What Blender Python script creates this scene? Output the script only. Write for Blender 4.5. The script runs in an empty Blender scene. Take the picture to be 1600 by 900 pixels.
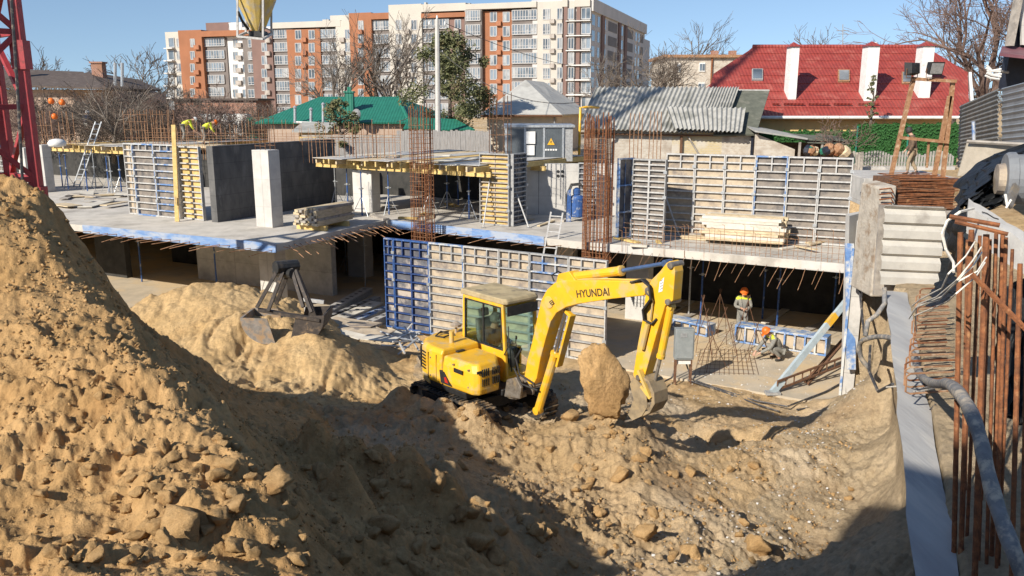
import bpy, bmesh, math, random
import numpy as np
from mathutils import Vector, Matrix
R = math.radians
SC = bpy.context.scene
COL = SC.collection
random.seed(7)

# ------------------------------------------------------------------ camera model (metres, z = 0 is the pit floor)
FPX = 1300.0; CAMZ = 7.9
PITCH = math.atan(290 / FPX)
cp, sp = math.cos(PITCH), math.sin(PITCH)
def ray(u, v):
    a = (u - 800) / FPX; b = (450 - v) / FPX
    return (a, cp + b * sp, -sp + b * cp)
def az(u, v, z):
    r = ray(u, v); t = (z - CAMZ) / r[2]
    return Vector((r[0] * t, r[1] * t, z))
def ay(u, v, Y):
    r = ray(u, v); t = Y / r[1]
    return Vector((r[0] * t, Y, CAMZ + r[2] * t))
def aplane(u, v, p0, n):
    r = Vector(ray(u, v)); o = Vector((0, 0, CAMZ)); n = Vector(n)
    t = (Vector(p0) - o).dot(n) / r.dot(n)
    return o + r * t
TH = R(27)
GA = Vector((math.cos(TH), -math.sin(TH), 0)); GB = Vector((math.sin(TH), math.cos(TH), 0))
def W(gx, gy, z=0.0):
    return GA * gx + GB * gy + Vector((0, 0, z))
def toG(p):
    return (p[0] * GA.x + p[1] * GA.y, p[0] * GB.x + p[1] * GB.y)

# ------------------------------------------------------------------ materials
MATS = {}
def mat(name, c1, c2=None, rough=0.8, scale=6.0, bump=0.0, bscale=30.0, metal=0.0, detail=6, c3=None, c3t=0.6, c3scale=1.5,
        spec=0.4, stretch=None, trans=0.0, coat=0.0):
    """noise-mottled principled material in object space"""
    if name in MATS: return MATS[name]
    m = bpy.data.materials.new(name); m.use_nodes = True
    nt = m.node_tree; N = nt.nodes; L = nt.links
    b = N['Principled BSDF']
    b.inputs['Roughness'].default_value = rough
    b.inputs['Metallic'].default_value = metal
    b.inputs['Specular IOR Level'].default_value = spec
    if trans: b.inputs['Transmission Weight'].default_value = trans
    if coat: b.inputs['Coat Weight'].default_value = coat
    tc = N.new('ShaderNodeTexCoord'); mp = N.new('ShaderNodeMapping')
    L.new(tc.outputs['Object'], mp.inputs['Vector'])
    if stretch: mp.inputs['Scale'].default_value = stretch
    oi = N.new('ShaderNodeObjectInfo'); rv = N.new('ShaderNodeVectorMath'); rv.operation = 'MULTIPLY_ADD'   # no two objects share a stain
    rv.inputs[1].default_value = (31, 47, 23); L.new(oi.outputs['Random'], rv.inputs[0]); L.new(mp.outputs[0], rv.inputs[2]); mp = rv
    if c2 is None: c2 = tuple(x * 0.75 for x in c1)
    n1 = N.new('ShaderNodeTexNoise'); n1.inputs['Scale'].default_value = scale; n1.inputs['Detail'].default_value = detail
    n1.inputs['Roughness'].default_value = 0.6
    L.new(mp.outputs[0], n1.inputs['Vector'])
    cr = N.new('ShaderNodeValToRGB')
    cr.color_ramp.elements[0].position = 0.36; cr.color_ramp.elements[0].color = (*c2, 1)
    cr.color_ramp.elements[1].position = 0.62; cr.color_ramp.elements[1].color = (*c1, 1)
    L.new(n1.outputs['Fac'], cr.inputs['Fac'])
    out = cr.outputs['Color']
    if c3 is not None:
        n2 = N.new('ShaderNodeTexNoise'); n2.inputs['Scale'].default_value = c3scale; n2.inputs['Detail'].default_value = 7
        n2.inputs['Roughness'].default_value = 0.65
        L.new(mp.outputs[0], n2.inputs['Vector'])
        r2 = N.new('ShaderNodeValToRGB')
        r2.color_ramp.elements[0].position = c3t - 0.05; r2.color_ramp.elements[0].color = (0, 0, 0, 1)
        r2.color_ramp.elements[1].position = c3t + 0.08; r2.color_ramp.elements[1].color = (1, 1, 1, 1)
        L.new(n2.outputs['Fac'], r2.inputs['Fac'])
        mx = N.new('ShaderNodeMix'); mx.data_type = 'RGBA'
        L.new(r2.outputs['Color'], mx.inputs['Factor'])
        L.new(out, mx.inputs['A']); mx.inputs['B'].default_value = (*c3, 1)
        out = mx.outputs['Result']
    L.new(out, b.inputs['Base Color'])
    if bump:
        n3 = N.new('ShaderNodeTexNoise'); n3.inputs['Scale'].default_value = bscale; n3.inputs['Detail'].default_value = 6
        L.new(mp.outputs[0], n3.inputs['Vector'])
        bp = N.new('ShaderNodeBump'); bp.inputs['Strength'].default_value = bump; bp.inputs['Distance'].default_value = 0.02
        L.new(n3.outputs['Fac'], bp.inputs['Height']); L.new(bp.outputs['Normal'], b.inputs['Normal'])
    MATS[name] = m
    return m

def band_mat(name, c1, c2, axis='X', freq=8.0, rough=0.6, c3=None, c3t=0.6, bump=0.6, noise=0.0, metal=0.0, c3scale=1.5):
    """corrugated / seamed sheet: wave bump plus dirt"""
    m = mat(name, c1, c2, rough=rough, scale=2.5, c3=c3, c3t=c3t, metal=metal, c3scale=c3scale)
    nt = m.node_tree; N = nt.nodes; L = nt.links
    b = N['Principled BSDF']
    tc = [n for n in N if n.type == 'TEX_COORD'][0]
    w = N.new('ShaderNodeTexWave'); w.wave_type = 'BANDS'; w.bands_direction = axis
    w.inputs['Scale'].default_value = freq; w.inputs['Distortion'].default_value = noise
    L.new(tc.outputs['Object'], w.inputs['Vector'])
    bp = N.new('ShaderNodeBump'); bp.inputs['Strength'].default_value = bump; bp.inputs['Distance'].default_value = 0.05
    L.new(w.outputs['Fac'], bp.inputs['Height']); L.new(bp.outputs['Normal'], b.inputs['Normal'])
    return m

def brick_mat(name, c1, c2, mortar, scale=4.0, c3=None, c3t=0.58):
    if name in MATS: return MATS[name]
    m = bpy.data.materials.new(name); m.use_nodes = True
    nt = m.node_tree; N = nt.nodes; L = nt.links; b = N['Principled BSDF']; b.inputs['Roughness'].default_value = 0.9
    tc = N.new('ShaderNodeTexCoord'); sx = N.new('ShaderNodeSeparateXYZ'); cx = N.new('ShaderNodeCombineXYZ')
    L.new(tc.outputs['Object'], sx.inputs[0])
    ad = N.new('ShaderNodeMath'); ad.operation = 'ADD'
    L.new(sx.outputs['X'], ad.inputs[0]); L.new(sx.outputs['Y'], ad.inputs[1])
    L.new(ad.outputs[0], cx.inputs['X']); L.new(sx.outputs['Z'], cx.inputs['Y'])
    br = N.new('ShaderNodeTexBrick'); br.inputs['Scale'].default_value = scale
    br.inputs['Color1'].default_value = (*c1, 1); br.inputs['Color2'].default_value = (*c2, 1); br.inputs['Mortar'].default_value = (*mortar, 1)
    br.inputs['Mortar Size'].default_value = 0.025; br.inputs['Bias'].default_value = 0.1
    L.new(cx.outputs[0], br.inputs['Vector'])
    n2 = N.new('ShaderNodeTexNoise'); n2.inputs['Scale'].default_value = 1.3; n2.inputs['Detail'].default_value = 8
    L.new(tc.outputs['Object'], n2.inputs['Vector'])
    r2 = N.new('ShaderNodeValToRGB'); r2.color_ramp.elements[0].position = c3t - .06; r2.color_ramp.elements[1].position = c3t + .08
    r2.color_ramp.elements[0].color = (0, 0, 0, 1); r2.color_ramp.elements[1].color = (1, 1, 1, 1)
    L.new(n2.outputs['Fac'], r2.inputs['Fac'])
    mx = N.new('ShaderNodeMix'); mx.data_type = 'RGBA'; L.new(r2.outputs['Color'], mx.inputs['Factor'])
    L.new(br.outputs['Color'], mx.inputs['A']); mx.inputs['B'].default_value = (*(c3 or mortar), 1)
    L.new(mx.outputs['Result'], b.inputs['Base Color'])
    bp = N.new('ShaderNodeBump'); bp.inputs['Strength'].default_value = 0.5; bp.inputs['Distance'].default_value = 0.02
    L.new(br.outputs['Fac'], bp.inputs['Height']); bp.invert = True; L.new(bp.outputs['Normal'], b.inputs['Normal'])
    MATS[name] = m
    return m

M = {}
M['concrete'] = mat('concrete', (.50, .48, .45), (.40, .385, .36), .9, 3, .25, 40, c3=(.33, .32, .30), c3t=.60, c3scale=.9)
M['concrete_pale'] = mat('concrete_pale', (.56, .54, .50), (.47, .45, .42), .9, 2.2, .2, 40, c3=(.40, .38, .36), c3t=.64, c3scale=.7)
M['concrete_shade_joint'] = mat('concrete_shade_joint', (.125, .122, .118), (.08, .08, .08), .85, 2.5, .2, 30, c3=(.17, .165, .16), c3t=.62, stretch=(1, 1, .5))  # side wall's shade put into a darker base colour; joint line uses it too
M['wall_shade'] = mat('shaded_wall', (.05, .047, .043), (.03, .03, .028), .9, 2.5, .2, 30)  # near-black base colour stands in for the shade inside the open storeys
M['slab_top'] = mat('slab_top', (.54, .50, .44), (.43, .40, .35), .95, 1.6, .35, 25, c3=(.32, .29, .25), c3t=.58, c3scale=.55)
M['cement_mud'] = mat('cement_mud', (.50, .42, .31), (.39, .335, .255), .95, 1.2, .6, 18, c3=(.54, .41, .25), c3t=.50, c3scale=.5)
M['blue_paint'] = mat('blue_paint', (.035, .10, .29), (.025, .065, .19), .55, 9, .1, 40, c3=(.42, .43, .42), c3t=.61, c3scale=5)
M['blue_paint_worn'] = mat('blue_paint_worn', (.13, .24, .47), (.09, .18, .38), .6, 9, .1, 40, c3=(.50, .50, .48), c3t=.50, c3scale=3)
M['blue_dark'] = mat('blue_dark', (.025, .06, .19), (.015, .035, .11), .55, 9, .1, 40, c3=(.15, .17, .22), c3t=.62, c3scale=4)
M['steel_grey'] = mat('steel_grey', (.36, .36, .35), (.24, .24, .24), .55, 12, .15, 40, c3=(.20, .17, .14), c3t=.64, c3scale=4)
M['steel_pale'] = mat('steel_pale', (.50, .49, .47), (.35, .345, .335), .5, 10, .1, 40, c3=(.27, .24, .20), c3t=.66, c3scale=4)
M['galv'] = mat('galv', (.50, .52, .53), (.36, .37, .38), .4, 12, metal=.5)
M['ply_yellow'] = mat('ply_yellow', (.60, .42, .16), (.48, .32, .12), .75, 3, .1, 30, c3=(.36, .27, .17), c3t=.6, c3scale=2)
M['ply_grey'] = mat('ply_grey', (.25, .215, .18), (.16, .14, .125), .85, 3, .2, 30, c3=(.09, .085, .085), c3t=.55, c3scale=1.6)
M['ply_beige'] = mat('ply_beige', (.47, .385, .28), (.35, .28, .20), .85, 3, .2, 30, c3=(.20, .17, .15), c3t=.56, c3scale=1.4)
M['ply_dark'] = mat('ply_dark', (.13, .13, .14), (.07, .07, .085), .75, 3, .2, 30, c3=(.42, .36, .30), c3t=.56, c3scale=1.6)
M['timber'] = mat('timber', (.60, .49, .33), (.46, .36, .22), .8, 5, .2, 40, c3=(.35, .30, .24), c3t=.6, c3scale=2, stretch=(1, 1, 3))
M['timber_yellow'] = mat('timber_yellow', (.66, .48, .19), (.52, .36, .13), .75, 5, .15, 40, c3=(.33, .25, .15), c3t=.63, c3scale=2)
M['timber_grey'] = mat('timber_grey', (.40, .36, .31), (.27, .24, .21), .9, 5, .3, 40, c3=(.20, .18, .16), c3t=.58, c3scale=2)
M['sheet_pale'] = mat('sheet_pale', (.62, .58, .50), (.50, .46, .39), .8, 3, .1, 30, c3=(.40, .34, .25), c3t=.6)
M['rust'] = mat('rust', (.27, .10, .038), (.13, .052, .025), .9, 14, .4, 60, c3=(.40, .20, .09), c3t=.62, c3scale=9)
M['rust_dark'] = mat('rust_dark', (.17, .085, .045), (.09, .048, .03), .9, 14, .3, 60)
M['rust_tan'] = mat('rust_tan', (.36, .20, .11), (.24, .12, .06), .9, 10, .3, 60, c3=(.45, .33, .22), c3t=.6, c3scale=5)
M['yellow'] = mat('machine_yellow', (.76, .425, .022), (.66, .365, .022), .38, 2.0, .05, 60, c3=(.54, .38, .15), c3t=.555, c3scale=3.4, spec=.5, coat=.06)
M['yellow_dusty'] = mat('machine_yellow_dusty', (.66, .43, .07), (.52, .36, .13), .6, 3.0, .08, 60, c3=(.44, .34, .19), c3t=.52, c3scale=2.6)
M['black'] = mat('black_rubber', (.025, .025, .025), (.012, .012, .012), .7, 9, .2, 40, c3=(.14, .11, .075), c3t=.64, c3scale=5)
M['black_paint'] = mat('black_paint', (.03, .03, .03), (.018, .018, .018), .5, 9, c3=(.10, .08, .06), c3t=.64, c3scale=4)
M['lettering'] = mat('dark_lettering', (.05, .035, .02), (.07, .045, .02), .6, 20)
M['steel_worn'] = mat('steel_worn', (.30, .27, .23), (.18, .15, .12), .45, 10, .15, 40, metal=.5, c3=(.36, .28, .18), c3t=.58, c3scale=6)
M['glass'] = mat('cab_glass', (.72, .90, .84), (.66, .84, .79), .03, 2, spec=.6, trans=1.0)
M['chrome'] = mat('rod_steel', (.55, .55, .56), (.45, .45, .46), .25, 8, metal=.9)
M['rod_blue'] = mat('rod_blue', (.10, .16, .30), (.07, .11, .2), .3, 8, metal=.4)
M['white'] = mat('white_paint', (.74, .73, .70), (.64, .63, .60), .6, 5, c3=(.45, .42, .38), c3t=.68)
M['orange'] = mat('orange_plastic', (.78, .17, .02), (.62, .13, .02), .45, 8)
M['skin'] = mat('skin', (.50, .30, .21), (.42, .25, .18), .6, 8)
M['hivis'] = mat('hivis_yellow', (.62, .68, .04), (.52, .58, .04), .7, 8)
M['work_grey'] = mat('work_grey', (.25, .24, .21), (.17, .165, .15), .9, 12, .3, 50)
M['work_blue'] = mat('work_blue', (.045, .06, .11), (.03, .04, .07), .9, 12, .3, 50)
M['work_brown'] = mat('work_brown', (.15, .10, .065), (.09, .06, .04), .9, 12, .3, 50)
M['trouser_tan'] = mat('trouser_tan', (.33, .25, .16), (.24, .18, .12), .9, 12, .3, 50)
M['boot'] = mat('boot', (.04, .035, .03), (.02, .02, .02), .7, 10)
M['plastic_white'] = mat('white_cable', (.72, .68, .60), (.55, .50, .42), .5, 20)
M['cable_dark'] = mat('dark_cable', (.055, .055, .06), (.03, .03, .035), .6, 20, c3=(.25, .21, .16), c3t=.58, c3scale=8)
M['hose'] = mat('grey_hose', (.22, .215, .21), (.14, .14, .14), .75, 8, .2, 60, c3=(.42, .36, .28), c3t=.54, c3scale=9)
M['tarp'] = mat('black_film', (.016, .017, .019), (.010, .011, .012), .5, 6, .9, 14, spec=.18)
M['red_mast'] = mat('mast_red', (.38, .045, .05), (.28, .035, .04), .5, 5, .1, 40, c3=(.17, .04, .035), c3t=.62, c3scale=3)
M['red_roof'] = band_mat('red_tile_sheet', (.30, .052, .040), (.235, .042, .034), 'X', 1.6, .5, c3=(.33, .085, .065), c3t=.56, bump=.35)
M['green_roof'] = band_mat('green_sheet', (.022, .17, .115), (.018, .14, .095), 'X', 1.8, .5, bump=.3)
M['slate'] = mat('grey_slate', (.40, .39, .36), (.29, .285, .26), .9, 3, .3, 30, c3=(.20, .20, .18), c3t=.58, c3scale=.8)
M['slate_dark'] = mat('mossy_felt', (.13, .135, .105), (.09, .095, .075), .95, 3, .3, 30, c3=(.18, .17, .14), c3t=.6)
M['slate_hip'] = mat('pale_slate', (.47, .46, .42), (.39, .38, .35), .9, 2.5, .2, 20, c3=(.32, .31, .28), c3t=.6, c3scale=.6)
M['dark_roof'] = mat('brown_sheet', (.11, .085, .07), (.08, .06, .05), .8, 3, .2, 20, c3=(.15, .12, .10), c3t=.6)
M['plaster_yellow'] = mat('plaster_yellow', (.66, .47, .20), (.58, .41, .18), .9, 2, c3=(.50, .40, .25), c3t=.66)
M['plaster_cream'] = mat('plaster_cream', (.62, .53, .40), (.54, .46, .35), .9, 2, c3=(.44, .37, .29), c3t=.64)
M['plaster_pink'] = mat('plaster_pink', (.46, .35, .27), (.38, .28, .22), .9, 2, c3=(.34, .26, .21), c3t=.62)
M['brick_red'] = brick_mat('brick_red', (.36, .13, .065), (.28, .10, .055), (.40, .36, .31), 3.2, c3=(.30, .16, .10))
M['brick_buff'] = brick_mat('brick_buff', (.58, .47, .26), (.50, .40, .22), (.48, .44, .38), 3.2, c3=(.55, .50, .42))
M['brick_white'] = brick_mat('brick_white', (.55, .50, .42), (.44, .37, .29), (.52, .49, .44), 3.2, c3=(.36, .30, .24))
M['fence_grey'] = mat('plank_grey', (.36, .34, .32), (.25, .235, .22), .9, 4, .2, 30, stretch=(8, 8, .6))
M['hedge'] = mat('artificial_hedge', (.030, .115, .024), (.016, .07, .013), .8, 30, .8, 60)
M['bark'] = mat('bark', (.15, .12, .095), (.09, .07, .055), .95, 10, .3, 30)
M['bark_red'] = mat('bark_red', (.19, .125, .10), (.12, .08, .065), .95, 10)
M['bark_pale'] = mat('bark_pale', (.21, .18, .15), (.12, .10, .085), .95, 10)
M['needle'] = mat('needle', (.16, .165, .07), (.09, .10, .045), .8, 4, c3=(.18, .14, .07), c3t=.58, c3scale=1.0)
M['navy'] = mat('dark_navy', (.02, .025, .04), (.012, .015, .025), .5, 6)
M['iron'] = mat('corrugated_grey', (.31, .335, .36), (.24, .26, .28), .5, 2, metal=.3, c3=(.20, .20, .20), c3t=.64)
M['iron_old'] = mat('corrugated_old', (.20, .20, .19), (.14, .14, .135), .75, 2, c3=(.26, .24, .21), c3t=.6)

M['edge_paint'] = mat('edge_paint', (.19, .30, .50), (.12, .22, .44), .7, 5, .15, 30, c3=(.34, .38, .45), c3t=.50, c3scale=1.6, stretch=(.7, .7, 2.5))
M['track_rubber'] = mat('muddy_track', (.035, .033, .03), (.02, .02, .02), .85, 9, .3, 40, c3=(.26, .18, .10), c3t=.54, c3scale=5)
def add_seams(m, bw, rh, dark=.72, off=.0):
    nt = m.node_tree; N = nt.nodes; L = nt.links; b = N['Principled BSDF']; src = b.inputs['Base Color'].links[0].from_socket
    tc = [n for n in N if n.type == 'TEX_COORD'][0]; sx = N.new('ShaderNodeSeparateXYZ'); cx = N.new('ShaderNodeCombineXYZ'); ad = N.new('ShaderNodeMath'); ad.operation = 'ADD'
    L.new(tc.outputs['Object'], sx.inputs[0]); L.new(sx.outputs['X'], ad.inputs[0]); L.new(sx.outputs['Y'], ad.inputs[1]); L.new(ad.outputs[0], cx.inputs['X']); L.new(sx.outputs['Z'], cx.inputs['Y'])
    br = N.new('ShaderNodeTexBrick'); br.offset = off; br.inputs['Scale'].default_value = 1; br.inputs['Brick Width'].default_value = bw; br.inputs['Row Height'].default_value = rh; br.inputs['Mortar Size'].default_value = .012; br.inputs['Mortar Smooth'].default_value = .3
    br.inputs['Color1'].default_value = (1, 1, 1, 1); br.inputs['Color2'].default_value = (.93, .93, .93, 1); br.inputs['Mortar'].default_value = (dark, dark, dark, 1); L.new(cx.outputs[0], br.inputs['Vector'])
    mx = N.new('ShaderNodeMix'); mx.data_type = 'RGBA'; mx.blend_type = 'MULTIPLY'; mx.inputs['Factor'].default_value = 1; L.new(src, mx.inputs['A']); L.new(br.outputs['Color'], mx.inputs['B']); L.new(mx.outputs['Result'], b.inputs['Base Color'])
add_seams(M['concrete'], 1.25, 1.02); add_seams(M['concrete_shade_joint'], 1.2, .62, .7, .5); add_seams(M['concrete_pale'], 1.9, 1.02, .8)
# ------------------------------------------------------------------ mesh builder
class MB:
    def __init__(s): s.v = []; s.f = []; s.mi = []; s.cur = 0
    def _add(s, vs, fs):
        o = len(s.v); s.v.extend([tuple(p) for p in vs])
        for f in fs: s.f.append([o + i for i in f]); s.mi.append(s.cur)
    def hexa(s, c):  # 8 corners: bottom ring 0-3, top ring 4-7
        s._add(c, [(0, 3, 2, 1), (4, 5, 6, 7), (0, 1, 5, 4), (1, 2, 6, 5), (2, 3, 7, 6), (3, 0, 4, 7)]); return s
    def box(s, x0, x1, y0, y1, z0, z1):
        return s.hexa([(x0, y0, z0), (x1, y0, z0), (x1, y1, z0), (x0, y1, z0), (x0, y0, z1), (x1, y0, z1), (x1, y1, z1), (x0, y1, z1)])
    def gbox(s, gx0, gx1, gy0, gy1, z0, z1):
        q = [(gx0, gy0), (gx1, gy0), (gx1, gy1), (gx0, gy1)]
        return s.hexa([W(a, b, z0) for a, b in q] + [W(a, b, z1) for a, b in q])
    def beam(s, p0, p1, w, h, up=(0, 0, 1)):
        p0 = Vector(p0); p1 = Vector(p1); d = (p1 - p0).normalized(); up = Vector(up)
        if abs(d.dot(up)) > .98: up = Vector((1, 0, 0)) if abs(d.x) < .9 else Vector((0, 1, 0))
        x = d.cross(up).normalized() * (w / 2); y = x.cross(d).normalized() * (h / 2)
        return s.hexa([p0 - x - y, p0 + x - y, p0 + x + y, p0 - x + y, p1 - x - y, p1 + x - y, p1 + x + y, p1 - x + y])
    def tube(s, pts, r, n=6, cap=True, closed=False):
        pts = [Vector(p) for p in pts]; rs = r if isinstance(r, (list, tuple)) else [r] * len(pts)
        vs = []; fs = []; prev = None
        for i, p in enumerate(pts):
            a = pts[i - 1] if i else p; b = pts[i + 1] if i < len(pts) - 1 else p
            d = (b - a)
            if d.length < 1e-9: d = Vector((0, 0, 1))
            d.normalize()
            if prev is None:
                ref = Vector((0, 0, 1)) if abs(d.z) < .9 else Vector((1, 0, 0))
                x = d.cross(ref).normalized()
            else:
                x = (prev - d * prev.dot(d))
                x = x.normalized() if x.length > 1e-6 else d.orthogonal().normalized()
            prev = x; y = d.cross(x)
            for k in range(n):
                t = 2 * math.pi * k / n
                vs.append(p + (x * math.cos(t) + y * math.sin(t)) * rs[i])
        for i in range(len(pts) - 1):
            for k in range(n):
                k2 = (k + 1) % n
                fs.append((i * n + k, i * n + k2, (i + 1) * n + k2, (i + 1) * n + k))
        if cap and n > 2:
            fs.append(tuple(reversed(range(n)))); fs.append(tuple((len(pts) - 1) * n + k for k in range(n)))
        s._add(vs, fs); return s
    def prism(s, outline, off):  # outline: list of 3D points (planar), extruded by vector off
        n = len(outline); off = Vector(off)
        a = [Vector(p) for p in outline]; b = [p + off for p in a]
        fs = [tuple(reversed(range(n))), tuple(range(n, 2 * n))]
        for i in range(n):
            j = (i + 1) % n; fs.append((i, j, n + j, n + i))
        s._add(a + b, fs); return s
    def quad(s, a, b, c, d): s._add([a, b, c, d], [(0, 1, 2, 3)]); return s
    def lathe(s, prof, c=(0, 0, 0), n=16, axis=None):
        c = Vector(c); vs = []; fs = []
        ax = Vector(axis or (0, 0, 1)).normalized(); x = ax.orthogonal().normalized(); y = ax.cross(x)
        for r, z in prof:
            for k in range(n):
                t = 2 * math.pi * k / n
                vs.append(c + ax * z + (x * math.cos(t) + y * math.sin(t)) * r)
        for i in range(len(prof) - 1):
            for k in range(n):
                k2 = (k + 1) % n
                fs.append((i * n + k, i * n + k2, (i + 1) * n + k2, (i + 1) * n + k))
        fs.append(tuple(reversed(range(n)))); fs.append(tuple((len(prof) - 1) * n + k for k in range(n)))
        s._add(vs, fs); return s
    def build(s, name, mats, parent=None, smooth=False, bevel=0, world=True):
        me = bpy.data.meshes.new(name)
        vs = s.v
        if parent is not None and world:
            inv = ROOTM[parent.name].inverted(); vs = [inv @ Vector(p) for p in vs]
        me.from_pydata([tuple(p) for p in vs], [], s.f)
        if not isinstance(mats, (list, tuple)): mats = [mats]
        for m in mats: me.materials.append(m)
        if len(mats) > 1: me.polygons.foreach_set('material_index', s.mi)
        bm = bmesh.new(); bm.from_mesh(me); bmesh.ops.recalc_face_normals(bm, faces=bm.faces); bm.to_mesh(me); bm.free()
        if smooth: me.polygons.foreach_set('use_smooth', [True] * len(me.polygons))
        me.update()
        return link(name, me, parent, bevel, s)
def link(name, me, parent=None, bevel=0, src=None):
    o = bpy.data.objects.new(name, me); COL.objects.link(o)
    if parent is not None: o.parent = parent
    ROOTM[o.name] = ROOTM[parent.name].copy() if parent is not None else Matrix()
    if bevel:
        b = o.modifiers.new('Bevel', 'BEVEL'); b.width = bevel; b.segments = 2; b.limit_method = 'ANGLE'; b.angle_limit = R(35)
    return o
ROOTM = {}
def tag(o, label, cat, group=None, kind=None):
    o['label'] = label; o['category'] = cat
    if group: o['group'] = group
    o['kind'] = kind or 'thing'
    return o
def thing(name, label, cat, loc=(0, 0, 0), rz=0.0, group=None):
    o = bpy.data.objects.new(name, None); COL.objects.link(o); o.empty_display_size = .2
    o.location = loc; o.rotation_euler = (0, 0, rz)
    ROOTM[o.name] = Matrix.Translation(Vector(loc)) @ Matrix.Rotation(rz, 4, 'Z')
    return tag(o, label, cat, group)
def place_origin(o, p):
    """move a parentless mesh's origin to p"""
    p = Vector(p); o.data.transform(Matrix.Translation(-p)); o.location = p
    ROOTM[o.name] = Matrix.Translation(p)
    return o
def dup(root, loc, rz=None, label=None):
    r = root.copy(); COL.objects.link(r); r.location = loc
    if rz is not None: r.rotation_euler = (0, 0, rz)
    if label: r['label'] = label
    for ch in list(root.children):
        c = ch.copy(); COL.objects.link(c); c.parent = r
        for g_ in ch.children:
            d = g_.copy(); COL.objects.link(d); d.parent = c
    return r
def struct(o):
    o['kind'] = 'structure'; return o
def catenary(a, b, sag, n=10):
    a = Vector(a); b = Vector(b)
    return [a.lerp(b, i / n) - Vector((0, 0, sag * 4 * (i / n) * (1 - i / n))) for i in range(n + 1)]
def jit(a): return random.uniform(-a, a)
# ------------------------------------------------------------------ camera, light, world
cam = bpy.data.cameras.new('camera'); co = bpy.data.objects.new('camera', cam); COL.objects.link(co)
cam.sensor_width = 36; cam.lens = 36 * FPX / 1600; cam.clip_start = .1; cam.clip_end = 6000
co.location = (0, 0, CAMZ); co.rotation_euler = (R(90) - PITCH, 0, 0)
SC.camera = co
SUN_EL = R(32); SHX, SHY = .66, .75                 # shadows fall to the right and away
nrm = math.hypot(SHX, SHY); SHX /= nrm; SHY /= nrm
sl = bpy.data.lights.new('sun', 'SUN'); sl.energy = 4.9; sl.angle = R(.53); sl.color = (1, .93, .82)
so = bpy.data.objects.new('sun', sl); COL.objects.link(so)
ldir = Vector((SHX * math.cos(SUN_EL), SHY * math.cos(SUN_EL), -math.sin(SUN_EL)))
so.rotation_euler = ldir.to_track_quat('-Z', 'Y').to_euler(); so.location = (-20, -20, 40)
w = bpy.data.worlds.new('World'); SC.world = w; w.use_nodes = True
nt = w.node_tree; bg = nt.nodes['Background']
sky = nt.nodes.new('ShaderNodeTexSky'); sky.sky_type = 'NISHITA'; sky.sun_disc = False
sky.sun_elevation = SUN_EL; sky.sun_rotation = math.atan2(-SHX, -SHY)
sky.air_density = 1.0; sky.dust_density = .3; sky.ozone_density = 2.2; sky.altitude = 100
# the horizon band of the model sky is too pale for this clear winter day: look a little higher
tcw = nt.nodes.new('ShaderNodeTexCoord'); addw = nt.nodes.new('ShaderNodeVectorMath'); addw.operation = 'ADD'; addw.inputs[1].default_value = (0, 0, .11)
nrw = nt.nodes.new('ShaderNodeVectorMath'); nrw.operation = 'NORMALIZE'
nt.links.new(tcw.outputs['Generated'], addw.inputs[0]); nt.links.new(addw.outputs[0], nrw.inputs[0]); nt.links.new(nrw.outputs[0], sky.inputs[0])
nt.links.new(sky.outputs[0], bg.inputs[0]); bg.inputs[1].default_value = .10
SC.view_settings.view_transform = 'Standard'; SC.view_settings.look = 'None'; SC.view_settings.gamma = 1
SC.view_settings.exposure = 0.5; SC.view_settings.use_curve_mapping = False

# ------------------------------------------------------------------ terrain
rng = np.random.RandomState(11)
PERM = rng.permutation(1024)
GR = rng.uniform(0, 2 * np.pi, 1024); GXX, GYY = np.cos(GR), np.sin(GR)
def hsh(i, j): return PERM[(PERM[i & 1023] + j) & 1023]
def pnoise(x, y):
    xi = np.floor(x).astype(np.int64); yi = np.floor(y).astype(np.int64); fx = x - xi; fy = y - yi
    def gr(i, j, dx, dy):
        h = hsh(i, j); return GXX[h] * dx + GYY[h] * dy
    u = fx ** 3 * (fx * (fx * 6 - 15) + 10); v = fy ** 3 * (fy * (fy * 6 - 15) + 10)
    a = gr(xi, yi, fx, fy); b = gr(xi + 1, yi, fx - 1, fy); c = gr(xi, yi + 1, fx, fy - 1); d = gr(xi + 1, yi + 1, fx - 1, fy - 1)
    return (a * (1 - u) + b * u) * (1 - v) + (c * (1 - u) + d * u) * v
def fbm(x, y, o=4, g=.5):
    s = 0; a = 1
    for k in range(o):
        s = s + a * pnoise(x * 2 ** k + 17.3 * k, y * 2 ** k - 9.1 * k); a *= g
    return s
RX = rng.rand(1024); RY = rng.rand(1024); RS = rng.rand(1024)
def lumps(x, y, dens=.6):
    """rounded bumps with random centres: crumbled earth"""
    xi = np.floor(x).astype(np.int64); yi = np.floor(y).astype(np.int64); best = np.zeros_like(x)
    for dx in (-1, 0, 1):
        for dy in (-1, 0, 1):
            h = hsh(xi + dx, yi + dy)
            cx = xi + dx + RX[h]; cy = yi + dy + RY[h]; r = .25 + .5 * RS[h]
            r = np.where(RS[(h * 7 + 3) & 1023] < dens, r, 0)
            q = 1 - ((x - cx) ** 2 + (y - cy) ** 2) / np.maximum(r * r, 1e-6)
            best = np.maximum(best, np.sqrt(np.maximum(q, 0)) * r)
    return best
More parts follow.
